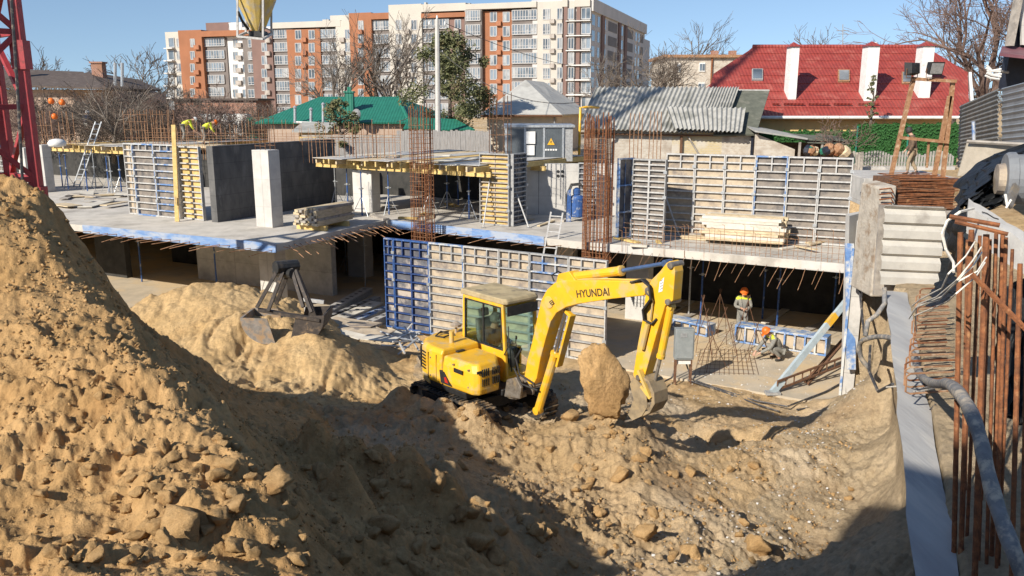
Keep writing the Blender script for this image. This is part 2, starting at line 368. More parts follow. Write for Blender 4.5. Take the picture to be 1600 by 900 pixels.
CTRL = [  # photo pixel and distance: points of the dug ground
 (30,303,11.0),(-150,300,10.5),(-400,350,9),(75,320,11.3),(100,412,9.8),(160,490,8.9),(220,560,8.2),(330,650,7.2),(430,740,6.35),
 (112,385,11.7),(150,452,12.2),(190,494,13),(270,546,14.2),(330,594,15),(420,630,15.8),(300,610,11.0),(400,660,12.2),(210,500,11.6),
 (0,450,9.1),(100,600,7.1),(0,600,7.3),(200,700,6.35),(0,750,5.95),(100,850,5.2),(200,900,4.7),(300,850,5.25),(0,900,4.8),(-300,700,6.4),(-300,900,5.1),(400,850,5.35),(350,890,4.9),(450,900,5.15),
 (520,900,6.65),(600,900,7.2),(700,900,7.9),(900,900,9.5),(1000,850,11.0),(1100,900,9.7),(1200,850,11.7),(1300,900,10.5),
 (600,800,9.0),(550,800,8.7),(800,800,10.9),(700,840,9.2),(700,720,12.7),(600,700,13.4),(500,650,14.8),(500,700,12.0),(420,700,9.9),(480,780,8.25),(800,740,13.4),(600,640,16.3),(560,620,18.5),
 (1000,658,14.7),(950,685,14.3),(880,690,14.4),(800,690,14.6),(740,665,15.3),(650,640,16.2),(1045,708,14.5),(900,760,12.9),(1000,760,12.9),
 (1090,690,17.3),(1140,702,16.7),(1095,668,18.4),(1050,672,17.6),(1200,720,14.5),(1200,690,16.5),(1150,652,19.3),(1300,690,16.2),(1300,645,19.6),(1050,640,19.8),(1200,780,13.5),(1100,780,13.0),(1300,780,13.7),
 (1345,700,16.0),(1390,650,16.9),(1395,750,13.8),(1415,850,11.3),(1350,800,13.2),(1375,570,18.3),(1350,620,17.6),
 (230,472,23.3),(300,444,23.5),(375,474,22.6),(250,540,21),(330,570,19.3),(400,600,18.3),(480,516,20.6),(430,545,20.2),(545,560,19.8),(590,605,19.2),
 (350,510,20.8),(200,500,22),(600,580,21.2),(650,560,22.6),(560,540,24),(520,500,25.5),(440,485,22.5),
 (870,610,18.2),(800,600,19),(900,580,20.5),(1000,600,20.8),
]
ground_pts = [ay(*c) for c in CTRL]
XYZ = [(p.x, p.y, p.z) for p in ground_pts]
XYZ += [(0, 0, 6.1), (-3, 1, 4.9), (2, 1, 6.0), (4, 3, 5.0), (-6, 2, 4.3), (-12, 3, 3.8), (-16, 10, 5.0), (-14, 15, 3.6), (-18, 20, 2.0), (-20, 26, .4),
        (0, 3.0, 5.3), (-1.5, 16.7, 1.5), (.2, 16, 1.45), (-.6, 16.7, 1.5), (-.8, 18.2, 1.4), (.9, 17.6, 1.3), (-2.0, 16.8, 1.55),
        (-12, 27, 0), (-5, 26, 0), (-2, 24.5, .1), (3, 22.8, 0), (8, 22, 0), (5.5, 23, 0), (0, 24, 0), (8.0, 20.9, .1), (6, 21.4, .1), (3.5, 21.6, .1),
        (-16, 30, 0), (0, 32, 0), (8, 28, 0)]
# bank behind the retaining wall on the right
XYZ += [tuple(W(.9, gy, 3.95)) for gy in (5, 8, 11, 14, 17, 20)] + [tuple(W(3.5, gy, 4.3)) for gy in (5, 9, 13, 17, 21)] + [tuple(W(8, gy, 4.8)) for gy in (5, 12, 20)]
XYZ = np.array(XYZ)
def tps(P, reg=.02):
    n = len(P); d2 = ((P[:, None, :2] - P[None, :, :2]) ** 2).sum(2); K = .5 * d2 * np.log(d2 + 1e-9)
    A = np.zeros((n + 3, n + 3)); A[:n, :n] = K + reg * np.eye(n); A[:n, n] = 1; A[:n, n + 1:] = P[:, :2]; A[n:, :n] = A[:n, n:].T
    b = np.zeros(n + 3); b[:n] = P[:, 2]
    return np.linalg.solve(A, b)
TW = tps(XYZ)
def tps_eval(x, y):
    s = TW[-3] + TW[-2] * x + TW[-1] * y
    for i in range(len(XYZ)):
        d2 = (x - XYZ[i, 0]) ** 2 + (y - XYZ[i, 1]) ** 2
        s = s + TW[i] * .5 * d2 * np.log(d2 + 1e-9)
    return s
def sst(a, b, x):
    t = np.clip((x - a) / (b - a), 0, 1); return t * t * (3 - 2 * t)
RIDGE = []
HOLE = ay(1105, 684, 16.9)
def H(x, y, detail=True):
    gx = x * GA.x + y * GA.y; gy = x * GB.x + y * GB.y
    base = tps_eval(x, y)
    # floor of the pit under the building
    kf = np.where(gx < -19.6, sst(19.6, 21.0, gy), np.where(gx < -12, sst(22.6, 24.6, gy), sst(22.0, 23.2, gy)))
    left = sst(-33, -27, gx)
    h = base * (1 - kf) + 0 * kf
    # bank on the right of the retaining wall
    bank = 3.95 + .9 * sst(21, 27, gy) + .35 * sst(1.5, 4, gx) + .3 * sst(24, 32, gy)
    strip = -.75 + .0757 * (19.38 - gy) + .02        # left edge of the wall cap in grid x
    kb = sst(0, .12, gx - strip - .28)
    kb = np.where(gy > 19.4, sst(-.8, -.6, gx), kb); kb = np.where(gy > 22.5, sst(-1.72, -1.5, gx), kb)
    h = h * (1 - kb) + bank * kb
    # street level round the pit
    far = np.maximum(sst(38.5, 39.5, gy), sst(34, 35.5, gy) * sst(-1.7, -1.4, gx))
    far = np.maximum(far, 1 - sst(-58, -56, gx))
    h = h * (1 - far) + 4.75 * far
    r = np.hypot(x, y)
    back = sst(-1.0, -6, y)
    h = h * (1 - back) + (6.0 - 1.6 * sst(0, -6, x)) * back
    rough = (1 - far) * (1 - kf) * (1 - sst(26, 30, r)) * (1 - .6 * kb)
    mound = sst(1.2, 3.6, h) * (1 - sst(0.0, 3.5, x))
    # low broken ridge in the hollow that still catches the sun
    rg = np.zeros_like(h)
    for (rx, ry, rw, rh) in RIDGE:
        rg = np.maximum(rg, rh * np.exp(-((x - rx) ** 2 + (y - ry) ** 2) / (2 * rw * rw)))
    h = h + rg * (1 - kf)
    # freshly dug hole beside the bucket
    de = np.hypot((x - HOLE.x) / 1.45, (y - HOLE.y) / 1.1) + .12 * fbm(x * 1.5, y * 1.5, 2)
    h = h - .75 * (1 - sst(.72, 1.05, de)) + .12 * np.exp(-((de - 1.25) / .22) ** 2)
    if detail:
        rough_g = .55 + .45 * sst(-.25, .25, fbm(x * .5 + 3, y * .5, 2))
        near = 1 - sst(13, 22, r)
        bankk = sst(-4, -2.2, gx) * sst(5, 8, gy); n = .10 * bankk * fbm(x * 1.6 + 11, y * 1.6, 4) + .17 * fbm(x * .55, y * .55, 3) + .07 * np.abs(fbm(x * 1.3 + 60, y * 1.3, 4)) + .035 * fbm(x * 9 + 4, y * 9, 3) + .10 * fbm(x * 1.7 + 40, y * 1.7, 4) + .045 * fbm(x * 5 + 9, y * 5, 3) * (1 + near)
        sx_ = x + .25 * fbm(x * 3.1, y * 3.1, 2); sy_ = y + .25 * fbm(x * 3.1 + 9, y * 3.1, 2)
        n2 = .10 * lumps(sx_ * 1.3, sy_ * 1.3, .4) * near + .16 * lumps(sx_ * 3.1 + 5, sy_ * 3.1, .4) / 3.1 * near + .40 * lumps(sx_ * 7 + 5, sy_ * 7, .45) / 7 + .55 * lumps(x * 15 + 2, y * 15, .5) / 15 * near + .05 * near * np.maximum(0, fbm(x * 2.2 + 50, y * 2.2, 4) - .08) + .022 * near * np.abs(fbm(x * 7.5, y * 7.5, 3))
        ridg = (1 - np.abs(pnoise(x * .9 + 31, y * .9)) * 2.2); n = n + .10 * near * np.maximum(ridg, 0) ** 3
        sandk = sst(17, 18.5, y) * (1 - sst(-4, -2.5, x)); n = n + sandk * (.10 * fbm(x * 1.1 + 2, y * .8, 3) - .10 * np.maximum(0, 1 - 5 * np.abs(pnoise(x * 1.6 + 5, y * .5))))
        # slide runnels on the steep side of the mound and the sand piles
        run = .05 * np.abs(pnoise(x * 1.3 + y * 2.2, (x - y) * .35)) 
        clumpy = sst(-.15, .3, fbm(x * .33 - 7, y * .33 + 2, 2)) * .9 + .1
        clumpy = np.where(r > 18, clumpy * .5, clumpy)
        h = h + rough * (n * rough_g + n2 * clumpy * (.75 + .25 * near) - run)
        h = h + (kf * (1 - far) * .02 * fbm(x * 1.2, y * 1.2, 3)) + far * .06 * fbm(x * .2, y * .2, 3)
    return h
def shade_h(x, y):
    T = np.linspace(.5, 9, 60); return float(np.max(H(x - SHX * T, y - SHY * T, False) - T * math.tan(SUN_EL)))
_R = []
for u, v, Y, w_ in ((500, 735, 9.9, .26), (560, 760, 10.1, .30), (600, 800, 10.2, .34), (650, 835, 9.7, .34), (700, 850, 9.6, .36), (755, 872, 9.5, .34), (700, 775, 11.3, .26), (830, 845, 10.3, .24), (640, 770, 10.9, .28), (545, 850, 8.4, .22)):
    p = ay(u, v, Y); z0 = float(H(np.array([p.x]), np.array([p.y]), False)[0]); k = shade_h(p.x, p.y) - z0 + .14
    if k > 0: _R.append((p.x, p.y, w_ * .85, min(k, .65)))
    print('RIDGE', u, v, round(k, 2))
RIDGE += _R
for k in range(9):   # spoil banked along the near track of the excavator
    q_ = Vector((-.63, 16.72, 0)) + Vector((.656, -.755, 0)) * (-1.35 + .32 * k) - Vector((.755, .656, 0)) * (1.28 + .12 * math.sin(k * 2.1)); RIDGE.append((q_.x, q_.y, .24, .30 + .12 * math.sin(k * 1.7)))
def h1(x, y):
    return float(H(np.array([x]), np.array([y]), True)[0])
NA, NR = 1200, 820
ang = np.radians(np.linspace(-47, 47, NA))
rad = np.concatenate([np.exp(np.linspace(math.log(2.2), math.log(48), NR)), np.exp(np.linspace(math.log(50), math.log(4000), 46))])
AA, RR = np.meshgrid(ang, rad)
PX = RR * np.sin(AA); PY = RR * np.cos(AA)
PZ = H(PX, PY)
nr, na = PX.shape
VV = np.stack([PX, PY, PZ], 2).reshape(-1, 3)
idx = np.arange(nr * na).reshape(nr, na)
QF = np.stack([idx[:-1, :-1], idx[:-1, 1:], idx[1:, 1:], idx[1:, :-1]], 2).reshape(-1, 4)
FC = VV[QF].mean(1)
fgx = FC[:, 0] * GA.x + FC[:, 1] * GA.y; fgy = FC[:, 0] * GB.x + FC[:, 1] * GB.y
wob = .5 * fbm(FC[:, 0] * .6, FC[:, 1] * .6, 3)
in_mound = (FC[:, 0] + .62 * (FC[:, 1] - 8) < .4 + wob * 1.2) & (FC[:, 1] < 16.2 + wob) & (FC[:, 2] > 1.9)
in_sand = (~in_mound) & (FC[:, 0] < -2.6 + wob) & (FC[:, 0] > -17) & (FC[:, 1] > 17.2 + wob * 1.6) & (fgy < 20.6) & (FC[:, 2] > .55)
def grid_mesh(name, mask, m):
    f = QF[mask]; used = np.unique(f); remap = np.zeros(nr * na, dtype=np.int64); remap[used] = np.arange(len(used))
    f = remap[f]; v = VV[used]
    me = bpy.data.meshes.new(name); me.vertices.add(len(v)); me.vertices.foreach_set('co', v.astype(np.float32).ravel())
    me.loops.add(f.size); me.loops.foreach_set('vertex_index', f.ravel().astype(np.int32))
    me.polygons.add(len(f)); me.polygons.foreach_set('loop_start', np.arange(0, f.size, 4, dtype=np.int32))
    me.polygons.foreach_set('loop_total', np.full(len(f), 4, dtype=np.int32))
    me.polygons.foreach_set('use_smooth', np.ones(len(f), dtype=bool))
    me.update(calc_edges=True); me.materials.append(m)
    return struct(link(name, me))
def earth_mat(name, cols, sc, bump=.6):
    m = bpy.data.materials.new(name); m.use_nodes = True; nt = m.node_tree; N = nt.nodes; L = nt.links; b = N['Principled BSDF']
    b.inputs['Roughness'].default_value = 1; b.inputs['Specular IOR Level'].default_value = .1
    tc = N.new('ShaderNodeTexCoord')
    def noise(s, d=8, r=.6):
        n = N.new('ShaderNodeTexNoise'); n.inputs['Scale'].default_value = s; n.inputs['Detail'].default_value = d; n.inputs['Roughness'].default_value = r
        L.new(tc.outputs['Object'], n.inputs['Vector']); return n
    n1 = noise(sc); cr = N.new('ShaderNodeValToRGB'); L.new(n1.outputs['Fac'], cr.inputs['Fac'])
    e = cr.color_ramp.elements; e[0].position = .32; e[0].color = (*cols[0], 1); e[1].position = .66; e[1].color = (*cols[1], 1)
    n2 = noise(sc * 9, 6, .7); mx = N.new('ShaderNodeMix'); mx.data_type = 'RGBA'; mx.blend_type = 'MULTIPLY'
    c2 = N.new('ShaderNodeValToRGB'); L.new(n2.outputs['Fac'], c2.inputs['Fac'])
    c2.color_ramp.elements[0].position = .35; c2.color_ramp.elements[0].color = (.72, .70, .68, 1); c2.color_ramp.elements[1].position = .6; c2.color_ramp.elements[1].color = (1.05, 1.03, 1, 1)
    mx.inputs['Factor'].default_value = .9; L.new(cr.outputs[0], mx.inputs['A']); L.new(c2.outputs[0], mx.inputs['B'])
    out = mx.outputs['Result']
    if len(cols) > 2:
        n4 = noise(.28, 5, .5); r4 = N.new('ShaderNodeValToRGB'); L.new(n4.outputs['Fac'], r4.inputs['Fac'])
        r4.color_ramp.elements[0].position = .47; r4.color_ramp.elements[1].position = .62
        m4 = N.new('ShaderNodeMix'); m4.data_type = 'RGBA'; L.new(r4.outputs[0], m4.inputs['Factor']); L.new(out, m4.inputs['A']); m4.inputs['B'].default_value = (*cols[2], 1)
        out = m4.outputs['Result']
    n6 = noise(.55, 6, .6); r6 = N.new('ShaderNodeValToRGB'); L.new(n6.outputs['Fac'], r6.inputs['Fac']); r6.color_ramp.elements[0].position = .52; r6.color_ramp.elements[1].position = .66
    r6.color_ramp.elements[0].color = (1, 1, 1, 1); r6.color_ramp.elements[1].color = (.76, .70, .64, 1); m6 = N.new('ShaderNodeMix'); m6.data_type = 'RGBA'; m6.blend_type = 'MULTIPLY'; m6.inputs['Factor'].default_value = 1
    L.new(out, m6.inputs['A']); L.new(r6.outputs[0], m6.inputs['B']); out = m6.outputs['Result']
    L.new(out, b.inputs['Base Color'])
    n3 = noise(24, 9, .75); bp = N.new('ShaderNodeBump'); bp.inputs['Strength'].default_value = bump; bp.inputs['Distance'].default_value = .09
    n5 = noise(5.5, 7, .65); b2 = N.new('ShaderNodeBump'); b2.inputs['Strength'].default_value = bump; b2.inputs['Distance'].default_value = .22
    L.new(n5.outputs['Fac'], b2.inputs['Height']); L.new(b2.outputs[0], bp.inputs['Normal'])
    L.new(n3.outputs['Fac'], bp.inputs['Height']); n7 = noise(85, 5, .7); b3 = N.new('ShaderNodeBump'); b3.inputs['Strength'].default_value = bump; b3.inputs['Distance'].default_value = .03
    L.new(n7.outputs['Fac'], b3.inputs['Height']); L.new(bp.outputs[0], b3.inputs['Normal']); L.new(b3.outputs[0], b.inputs['Normal'])
    return m
M['earth'] = earth_mat('dug_earth', [(.42, .262, .115), (.56, .36, .17)], .9, .42)
M['sand'] = earth_mat('sand', [(.50, .34, .165), (.60, .43, .23)], .9, .45)
M['ground'] = earth_mat('pit_ground', [(.48, .335, .175), (.60, .44, .26), (.60, .48, .33)], .7)
M['clod'] = earth_mat('clod_earth', [(.46, .29, .13), (.60, .40, .20)], 2.2, .45)
in_bank = (~in_mound) & (~in_sand) & (fgx > -2.1 + wob * 2.2 + .05 * (fgy - 12)) & (fgx < 6) & (fgy > 7) & (fgy < 23)
rest = ~(in_mound | in_sand | in_bank)
grid_mesh('ground', rest, M['ground'])
grid_mesh('earth_mound', in_mound, M['earth'])
grid_mesh('sand_pile', in_sand, M['sand'])
M['bank'] = earth_mat('rubble_bank', [(.46, .355, .225), (.58, .465, .315)], 1.1, .65)
grid_mesh('rubble_bank', in_bank, M['bank'])
# coarse ground behind the camera
b = MB(); ns = 40
r0, r1 = 2.2, 400
for k in range(ns):
    a0 = R(47) + (R(266)) * k / ns; a1 = R(47) + (R(266)) * (k + 1) / ns
    pts = []
    for (a, r) in ((a0, r0), (a1, r0), (a1, 14), (a0, 14), (a1, r1), (a0, r1)):
        x, y = r * math.sin(a), r * math.cos(a)
        pts.append((x, y, h1(x, y) - .01 if r < 20 else 4.75))
    b._add(pts, [(0, 1, 2, 3), (3, 2, 4, 5)])
b._add([(2.2 * math.sin(2 * math.pi * k / 40), 2.2 * math.cos(2 * math.pi * k / 40), 6.0) for k in range(40)], [tuple(range(40))])
struct(b.build('ground', M['ground']))
# ------------------------------------------------------------------ the unfinished concrete building
bld = thing('unfinished_building', 'unfinished grey concrete building frame with open storeys and rebar along its slab edge', 'building', W(-12, 30, 0))
def part(name, b, m, parent=None, **k): return b.build(name, m, parent or bld, **k)
def gpoly(pts, z0, z1):
    b = MB(); b.prism([W(x, y, z0) for x, y in pts], (0, 0, z1 - z0)); return b
part('foundation_slab', gpoly([(-60, 21.3), (-19.4, 21.3), (-19.0, 23.6), (-12, 24.4), (-9, 23.0), (-1.75, 22.5), (-1.75, 37.5), (-60, 37.5)], -.3, .05), M['cement_mud'])
SLAB = [(-60, 20.7), (-19.35, 20.75), (-19.5, 27.15), (-15.2, 26.6), (-10.9, 25.85), (-6, 25.65), (-1.72, 25.6), (-1.72, 37.0), (-60, 37.0)]
part('floor_slab', gpoly(SLAB, 3.05, 3.3), M['slab_top'])
def wall(gx0, gx1, gy0, gy1, z0, z1, m=M['concrete'], name='wall'):
    return part(name, MB().gbox(gx0, gx1, gy0, gy1, z0, z1), m)
wall(-59, -1.8, 35.6, 35.9, .05, 3.05, M['wall_shade'])
wall(-59, -16.6, 35.0, 35.3, 3.3, 5.2, M['wall_shade'])
wall(-25.32, -25.0, 23.65, 31.0, 3.3, 6.25, M['concrete_shade_joint'])
wall(-29.6, -21.9, 26.6, 26.9, .05, 3.05, M['concrete'])
wall(-34.6, -32.6, 25.2, 25.5, .05, 3.05, M['wall_shade'])
wall(-34, -29.0, 29.0, 29.4, .05, 3.05, M['wall_shade'])
wall(-21.5, -1.8, 32.6, 32.9, .05, 3.05, M['wall_shade'])
wall(-44, -25.6, 33.6, 33.9, 3.3, 5.1, M['wall_shade'])
# big pale wall with the four sleeve holes
pw = MB(); wa, wb = az(796, 335, 3.3), az(962, 336, 3.3); wa.z = wb.z = 3.3
wdir = (wb - wa).normalized(); wn = Vector((wdir.y, -wdir.x, 0))
pw.prism([wa, wb, wb - wn * .3, wa - wn * .3], (0, 0, 2.12))
pale = part('wall', pw, M['concrete_pale'])
hb = MB()
for (u, v) in ((872, 268), (879, 268), (872, 275), (879, 275)):
    p = aplane(u, v, wa + wn * .004, wn); hb.lathe([(.065, 0), (.065, .012)], p, 12, wn)
jn = MB(); p = aplane(842, 262, wa + wn * .003, wn); jn.beam((p.x, p.y, 3.32), (p.x, p.y, 5.4), .02, .01, wn)
hb.build('sleeve_hole', M['black_paint'], pale); jn.build('wall_joint', M['concrete_shade_joint'], pale)
def column(gx0, gx1, gy0, gy1, z0, z1, m=M['concrete_pale']): return part('column', MB().gbox(gx0, gx1, gy0, gy1, z0, z1), m, bevel=.015)
column(-22.85, -22.05, 23.5, 24.1, 3.3, 6.18)
column(-22.35, -21.35, 28.8, 29.4, 3.3, 5.1)
column(-22.85, -22.05, 23.5, 24.1, .05, 3.05)
column(-23.9, -22.9, 30.2, 30.8, .05, 3.05)
cl = toG(az(976, 500, 0)); column(cl[0], cl[0] + .85, cl[1], cl[1] + .6, .05, 3.05)
cl = toG(az(63, 300, 3.3)); column(cl[0], cl[0] + .55, cl[1], cl[1] + .5, 3.3, 5.75, M['concrete'])
cl = toG(az(34, 300, 3.3)); column(cl[0], cl[0] + .6, cl[1], cl[1] + .5, 3.3, 5.6)
for gx, gy in ((-14, 31.5), (-28, 31.5), (-34, 29.8)):
    column(gx, gx + .8, gy, gy + .5, .05, 3.05, M['concrete'])
for gx, gy in ((-37.5, 31.5), (-31, 31.8)):
    column(gx, gx + .7, gy, gy + .5, 3.3, 5.2, M['concrete'])
# pile wall / shuttered corner on the right of the pit
part('retaining_wall', MB().gbox(-1.70, -1.42, 22.4, 36.6, -.4, 5.0), M['concrete'])
# blue edge boards on the slab
def strip_board(a, b_, z0, z1, m, t=.035):
    q = MB(); A_, B_ = W(*a), W(*b_); n_ = (B_ - A_).normalized(); nn = Vector((n_.y, -n_.x, 0))
    q.prism([A_ + Vector((0, 0, z0)), B_ + Vector((0, 0, z0)), B_ + nn * t + Vector((0, 0, z0)), A_ + nn * t + Vector((0, 0, z0))], (0, 0, z1 - z0)); return q
part('edge_board', strip_board((-29, 20.72), (-19.36, 20.74), 3.02, 3.33, M['edge_paint']), M['edge_paint'])
part('edge_board', strip_board((-19.2, 27.09), (-15.2, 26.59), 3.02, 3.34, M['edge_paint']), M['edge_paint'])
part('edge_board', strip_board((-15.2, 26.59), (-12.0, 26.04), 3.02, 3.34, M['edge_paint']), M['edge_paint'])
part('edge_board', strip_board((-10.0, 25.80), (-1.75, 25.6), 3.04, 3.31, M['concrete_pale'], .02), M['concrete_pale'])
part('edge_board', MB().gbox(-1.76, -1.70, 22.34, 22.40, 0, 4.3), M['blue_paint_worn'])
part('edge_board', MB().gbox(-1.95, -1.72, 25.25, 25.58, 0, 3.7), M['blue_paint_worn'])
# rebar sticking out of the slab edge: short bent bars, each a part (two shared meshes)
def bar_mesh(name, pts, r=.011, m=M['rust_tan']):
    return MB().tube(pts, r, 4).build(name, m, bld, world=False).data
proto_names = []
def rebar_part(me, loc, rz, sc=1.0):
    o = bpy.data.objects.new('rebar', me); COL.objects.link(o); o.parent = bld
    inv = ROOTM[bld.name].inverted(); o.location = inv @ Vector(loc); o.rotation_euler = (jit(.12), jit(.18), rz); o.scale = (sc, sc, sc)
    return o
m0 = MB().tube([(0, .3, .03), (0, 0, 0), (-.05, -.35, -.25), (-.12, -.62, -.52)], .008, 4); tmp = m0.build('rebar', M['rust_tan'], bld, world=False); hang = tmp.data; bpy.data.objects.remove(tmp)
m0 = MB().tube([(0, .2, .05), (0, -.3, .02), (0, -.85, -.06)], .012, 4); tmp = m0.build('rebar', M['rust_tan'], bld, world=False); stick = tmp.data; bpy.data.objects.remove(tmp)
m0 = MB().tube([(0, 0, -.1), (.01, 0, .55), (-.02, .02, .82), (-.1, .03, .86)], .009, 4); tmp = m0.build('rebar', M['rust_tan'], bld, world=False); upb = tmp.data; bpy.data.objects.remove(tmp)
n = 0
for i in range(34):     # right part of the edge: hooks hanging below
    t = (i + jit(.3)) / 33; gx = -11.2 + 9.4 * t
    rebar_part(hang, W(gx, 25.62 + (.25 * max(0, 1 - t * 2)), 3.09 + jit(.04)), -TH + jit(.25), random.uniform(.55, 1.0))
for i in range(22):     # recess side
    t = i / 21; gy = 21.1 + 5.9 * t
    rebar_part(stick, W(-19.4, gy, 3.12), -TH + R(90) + R(-22) + jit(.12), random.uniform(.9, 1.5))
for i in range(20):     # left front
    t = i / 19; gx = -28.5 + 9.0 * t
    rebar_part(stick, W(gx, 20.72, 3.06), -TH - R(32) + jit(.1), random.uniform(.8, 1.25))
for i in range(14):
    t = i / 13; gx = -18.8 + 7.4 * t
    rebar_part(stick, W(gx, 27.1 - .17 * (gx + 19), 3.07), -TH - R(40) + jit(.15), random.uniform(.7, 1.1))
ub = MB()               # upright hooks along the right-hand edge: too many to count as parts
for i in range(46):
    t = (i + jit(.25)) / 45; p = W(-9.0 + 7.1 * t, 25.75 + jit(.1), 3.3); hh = random.uniform(.45, .95)
    ub.tube([p - Vector((0, 0, .2)), p + Vector((jit(.05), 0, hh)), p + Vector((-.10, .02, hh + .03))], .008, 3)
for i in range(5): ub.tube([W(-9, 25.72, 3.42 + .16 * i), W(-1.9, 25.72, 3.40 + .17 * i)], .006, 3)
o = part('edge_mesh', ub, M['rust_tan']); o['kind'] = 'stuff'

# ------------------------------------------------------------------ shuttering decks over the upper storey
def deck(name_label, p0, p1, depth, ztop, nsec, sheets, seed):
    """timber falsework deck: p0->p1 front edge (grid), depth along grid y"""
    random.seed(seed)
    A_, B_ = W(*p0), W(*p1); x = (B_ - A_).normalized(); y = Vector((-x.y, x.x, 0)); Lx = (B_ - A_).length
    r = thing('shuttering_deck', name_label, 'formwork deck', A_ + Vector((0, 0, ztop - .45)), math.atan2(x.y, x.x))
    nb = 3
    for k in range(nb):
        q = MB(); yy = .35 + (depth - .7) * k / (nb - 1)
        z = -.1
        q.box(-.3, Lx + .2, yy - .04, yy + .04, 0.0, .20); q.box(-.3, Lx + .2, yy - .06, yy + .06, .0, .04); q.box(-.3, Lx + .2, yy - .06, yy + .06, .16, .20)
        q.build('main_beam', M['timber_yellow'], r, world=False)
    for k in range(nsec):
        q = MB(); xx = .15 + (Lx - .3) * k / (nsec - 1) + jit(.08); e = random.uniform(.0, .35)
        q.box(xx - .04, xx + .04, -e, depth, .203, .40)
        q.build('cross_beam', M['timber_yellow'] if k % 3 else M['timber'], r, world=False)
    for k in range(sheets):
        q = MB(); w_ = Lx / sheets; x0 = k * w_ + jit(.2); z0 = .403 + .022 * (k % 2) + random.uniform(0, .012); f = random.uniform(-.5, .1)
        q.box(x0, x0 + w_ * random.uniform(.9, 1.08), f, f + depth * random.uniform(.9, 1), z0, z0 + .02)
        q.build('plywood_sheet', M[random.choice(['sheet_pale', 'ply_yellow', 'sheet_pale', 'timber', 'steel_pale'])], r, world=False)
    for k in range(max(3, sheets)):
        q = MB(); xx = random.uniform(.3, Lx - 1.3); yy = random.uniform(-.2, depth * .5); a = jit(.5)
        q.beam((xx, yy, .475), (xx + 1.5 * math.cos(a), yy + 1.5 * math.sin(a), .475 + jit(.02)), random.uniform(.25, .7), .03)
        q.build('loose_board', M[random.choice(['sheet_pale', 'timber', 'timber_grey'])], r, world=False)
    return r
dL0, dL1 = toG(az(77, 224, 5.62)), toG(az(208, 229, 5.62))
deck('yellow timber shuttering deck on blue props at the left end of the upper storey', dL0, dL1, 12, 5.62, 14, 6, 3)
dM0, dM1 = toG(az(492, 245, 5.6)), toG(az(752, 259, 5.6))
deck('yellow timber shuttering deck with loose sheets over the middle of the upper storey', dM0, dM1, 8.2, 5.6, 20, 8, 4)

# ------------------------------------------------------------------ formwork panels
PANELN = 0
def panel(p0, p1, z0, h, label, face, frame, ribs=10, grid=0, mids=0, group=None, lean=0.0, ribm=None, depth=.11, parent=None):
    p0 = Vector((p0[0], p0[1], z0)); p1 = Vector((p1[0], p1[1], z0)); d = p1 - p0; w_ = d.length
    r = thing('formwork_panel', label, 'formwork panel', p0, math.atan2(d.y, d.x), group)
    if lean: r.rotation_euler = (lean, 0, math.atan2(d.y, d.x))
    MB().box(.012, w_ - .012, 0, .021, .012, h - .012).build('face_sheet', M[face], r, world=False)
    q = MB(); e = .035
    for x0 in (0, w_ - e): q.box(x0, x0 + e, -depth, .0225, 0, h)
    q.box(e, w_ - e, -depth + .002, .0225, 0, .05); q.box(e, w_ - e, -depth + .002, .0225, h - .05, h)
    q.build('edge_frame', M[frame], r, world=False)
    q = MB()
    for k in range(1, ribs):
        z = h * k / ribs; q.box(e, w_ - e, -depth + .012, -.001, z - .022, z + .022)
    gx = max(2, int(round(w_ / .42)))
    if not grid and not mids: q.box(w_ * .5 - .012, w_ * .5 + .012, -.03, -.002, .05, h - .05)
    if grid:
        zt = h * (ribs - grid) / ribs
        for k in range(1, gx):
            x = w_ * k / gx; q.box(x - .02, x + .02, -depth + .008, -.002, zt, h - .05)
    for k in range(mids):
        x = w_ * (k + 1) / (mids + 1); q.box(x - .03, x + .03, -depth + .004, -.003, .05, h - .05)
    q.build('stiffener_grid', M[ribm or frame], r, world=False)
    # couplers / wedge clamps on the right edge
    for z in (h * .22, h * .55, h * .85):
        q = MB(); q.box(w_ - .07, w_ + .05, -depth - .035, -depth - .002, z - .05, z + .05); q.build('clamp', M['galv'], r, world=False)
    return r
grpA = 'formwork panels of the long row behind the excavator'
ORD = ['leftmost', 'second from the left', 'third from the left', 'fourth from the left', 'fifth from the left', 'sixth from the left', 'rightmost']
ffl, ffr = az(599, 508, 0), az(943, 567, 0)
topsu = [602, 617, 672, 726, 782, 830, 891, 951]
fd = (ffr - ffl).normalized(); fn = Vector((fd.y, -fd.x, 0))
tp = []
for u in topsu:
    v = 373 + (u - 602) / 349 * 31
    p = aplane(u, v, ffl, fn); tp.append(p)
zt = sum(p.z for p in tp) / len(tp)
spec = [('narrow dark blue', 'ply_dark', 'blue_paint', 'blue_dark'), ('wide dark blue, stained', 'ply_dark', 'blue_paint', 'blue_dark'), ('blue framed beige', 'ply_beige', 'blue_paint_worn', 'steel_grey'),
        ('grey framed beige', 'ply_beige', 'steel_pale', 'steel_grey'), ('grey framed yellowish', 'ply_beige', 'steel_grey', 'steel_grey'), ('grey framed', 'ply_grey', 'steel_grey', 'blue_paint_worn'), ('pale beige', 'ply_beige', 'steel_pale', 'steel_grey')]
for k in range(7):
    nm, fm, fr, rb = spec[k]
    panel(tp[k], tp[k + 1] - fd * .012, .0, zt, nm + ' formwork panel behind the excavator, ' + ORD[k] + ' of its row', fm, fr, 11, 2 if k > 0 else 2, 1 if k == 1 else 0, grpA, ribm=rb)
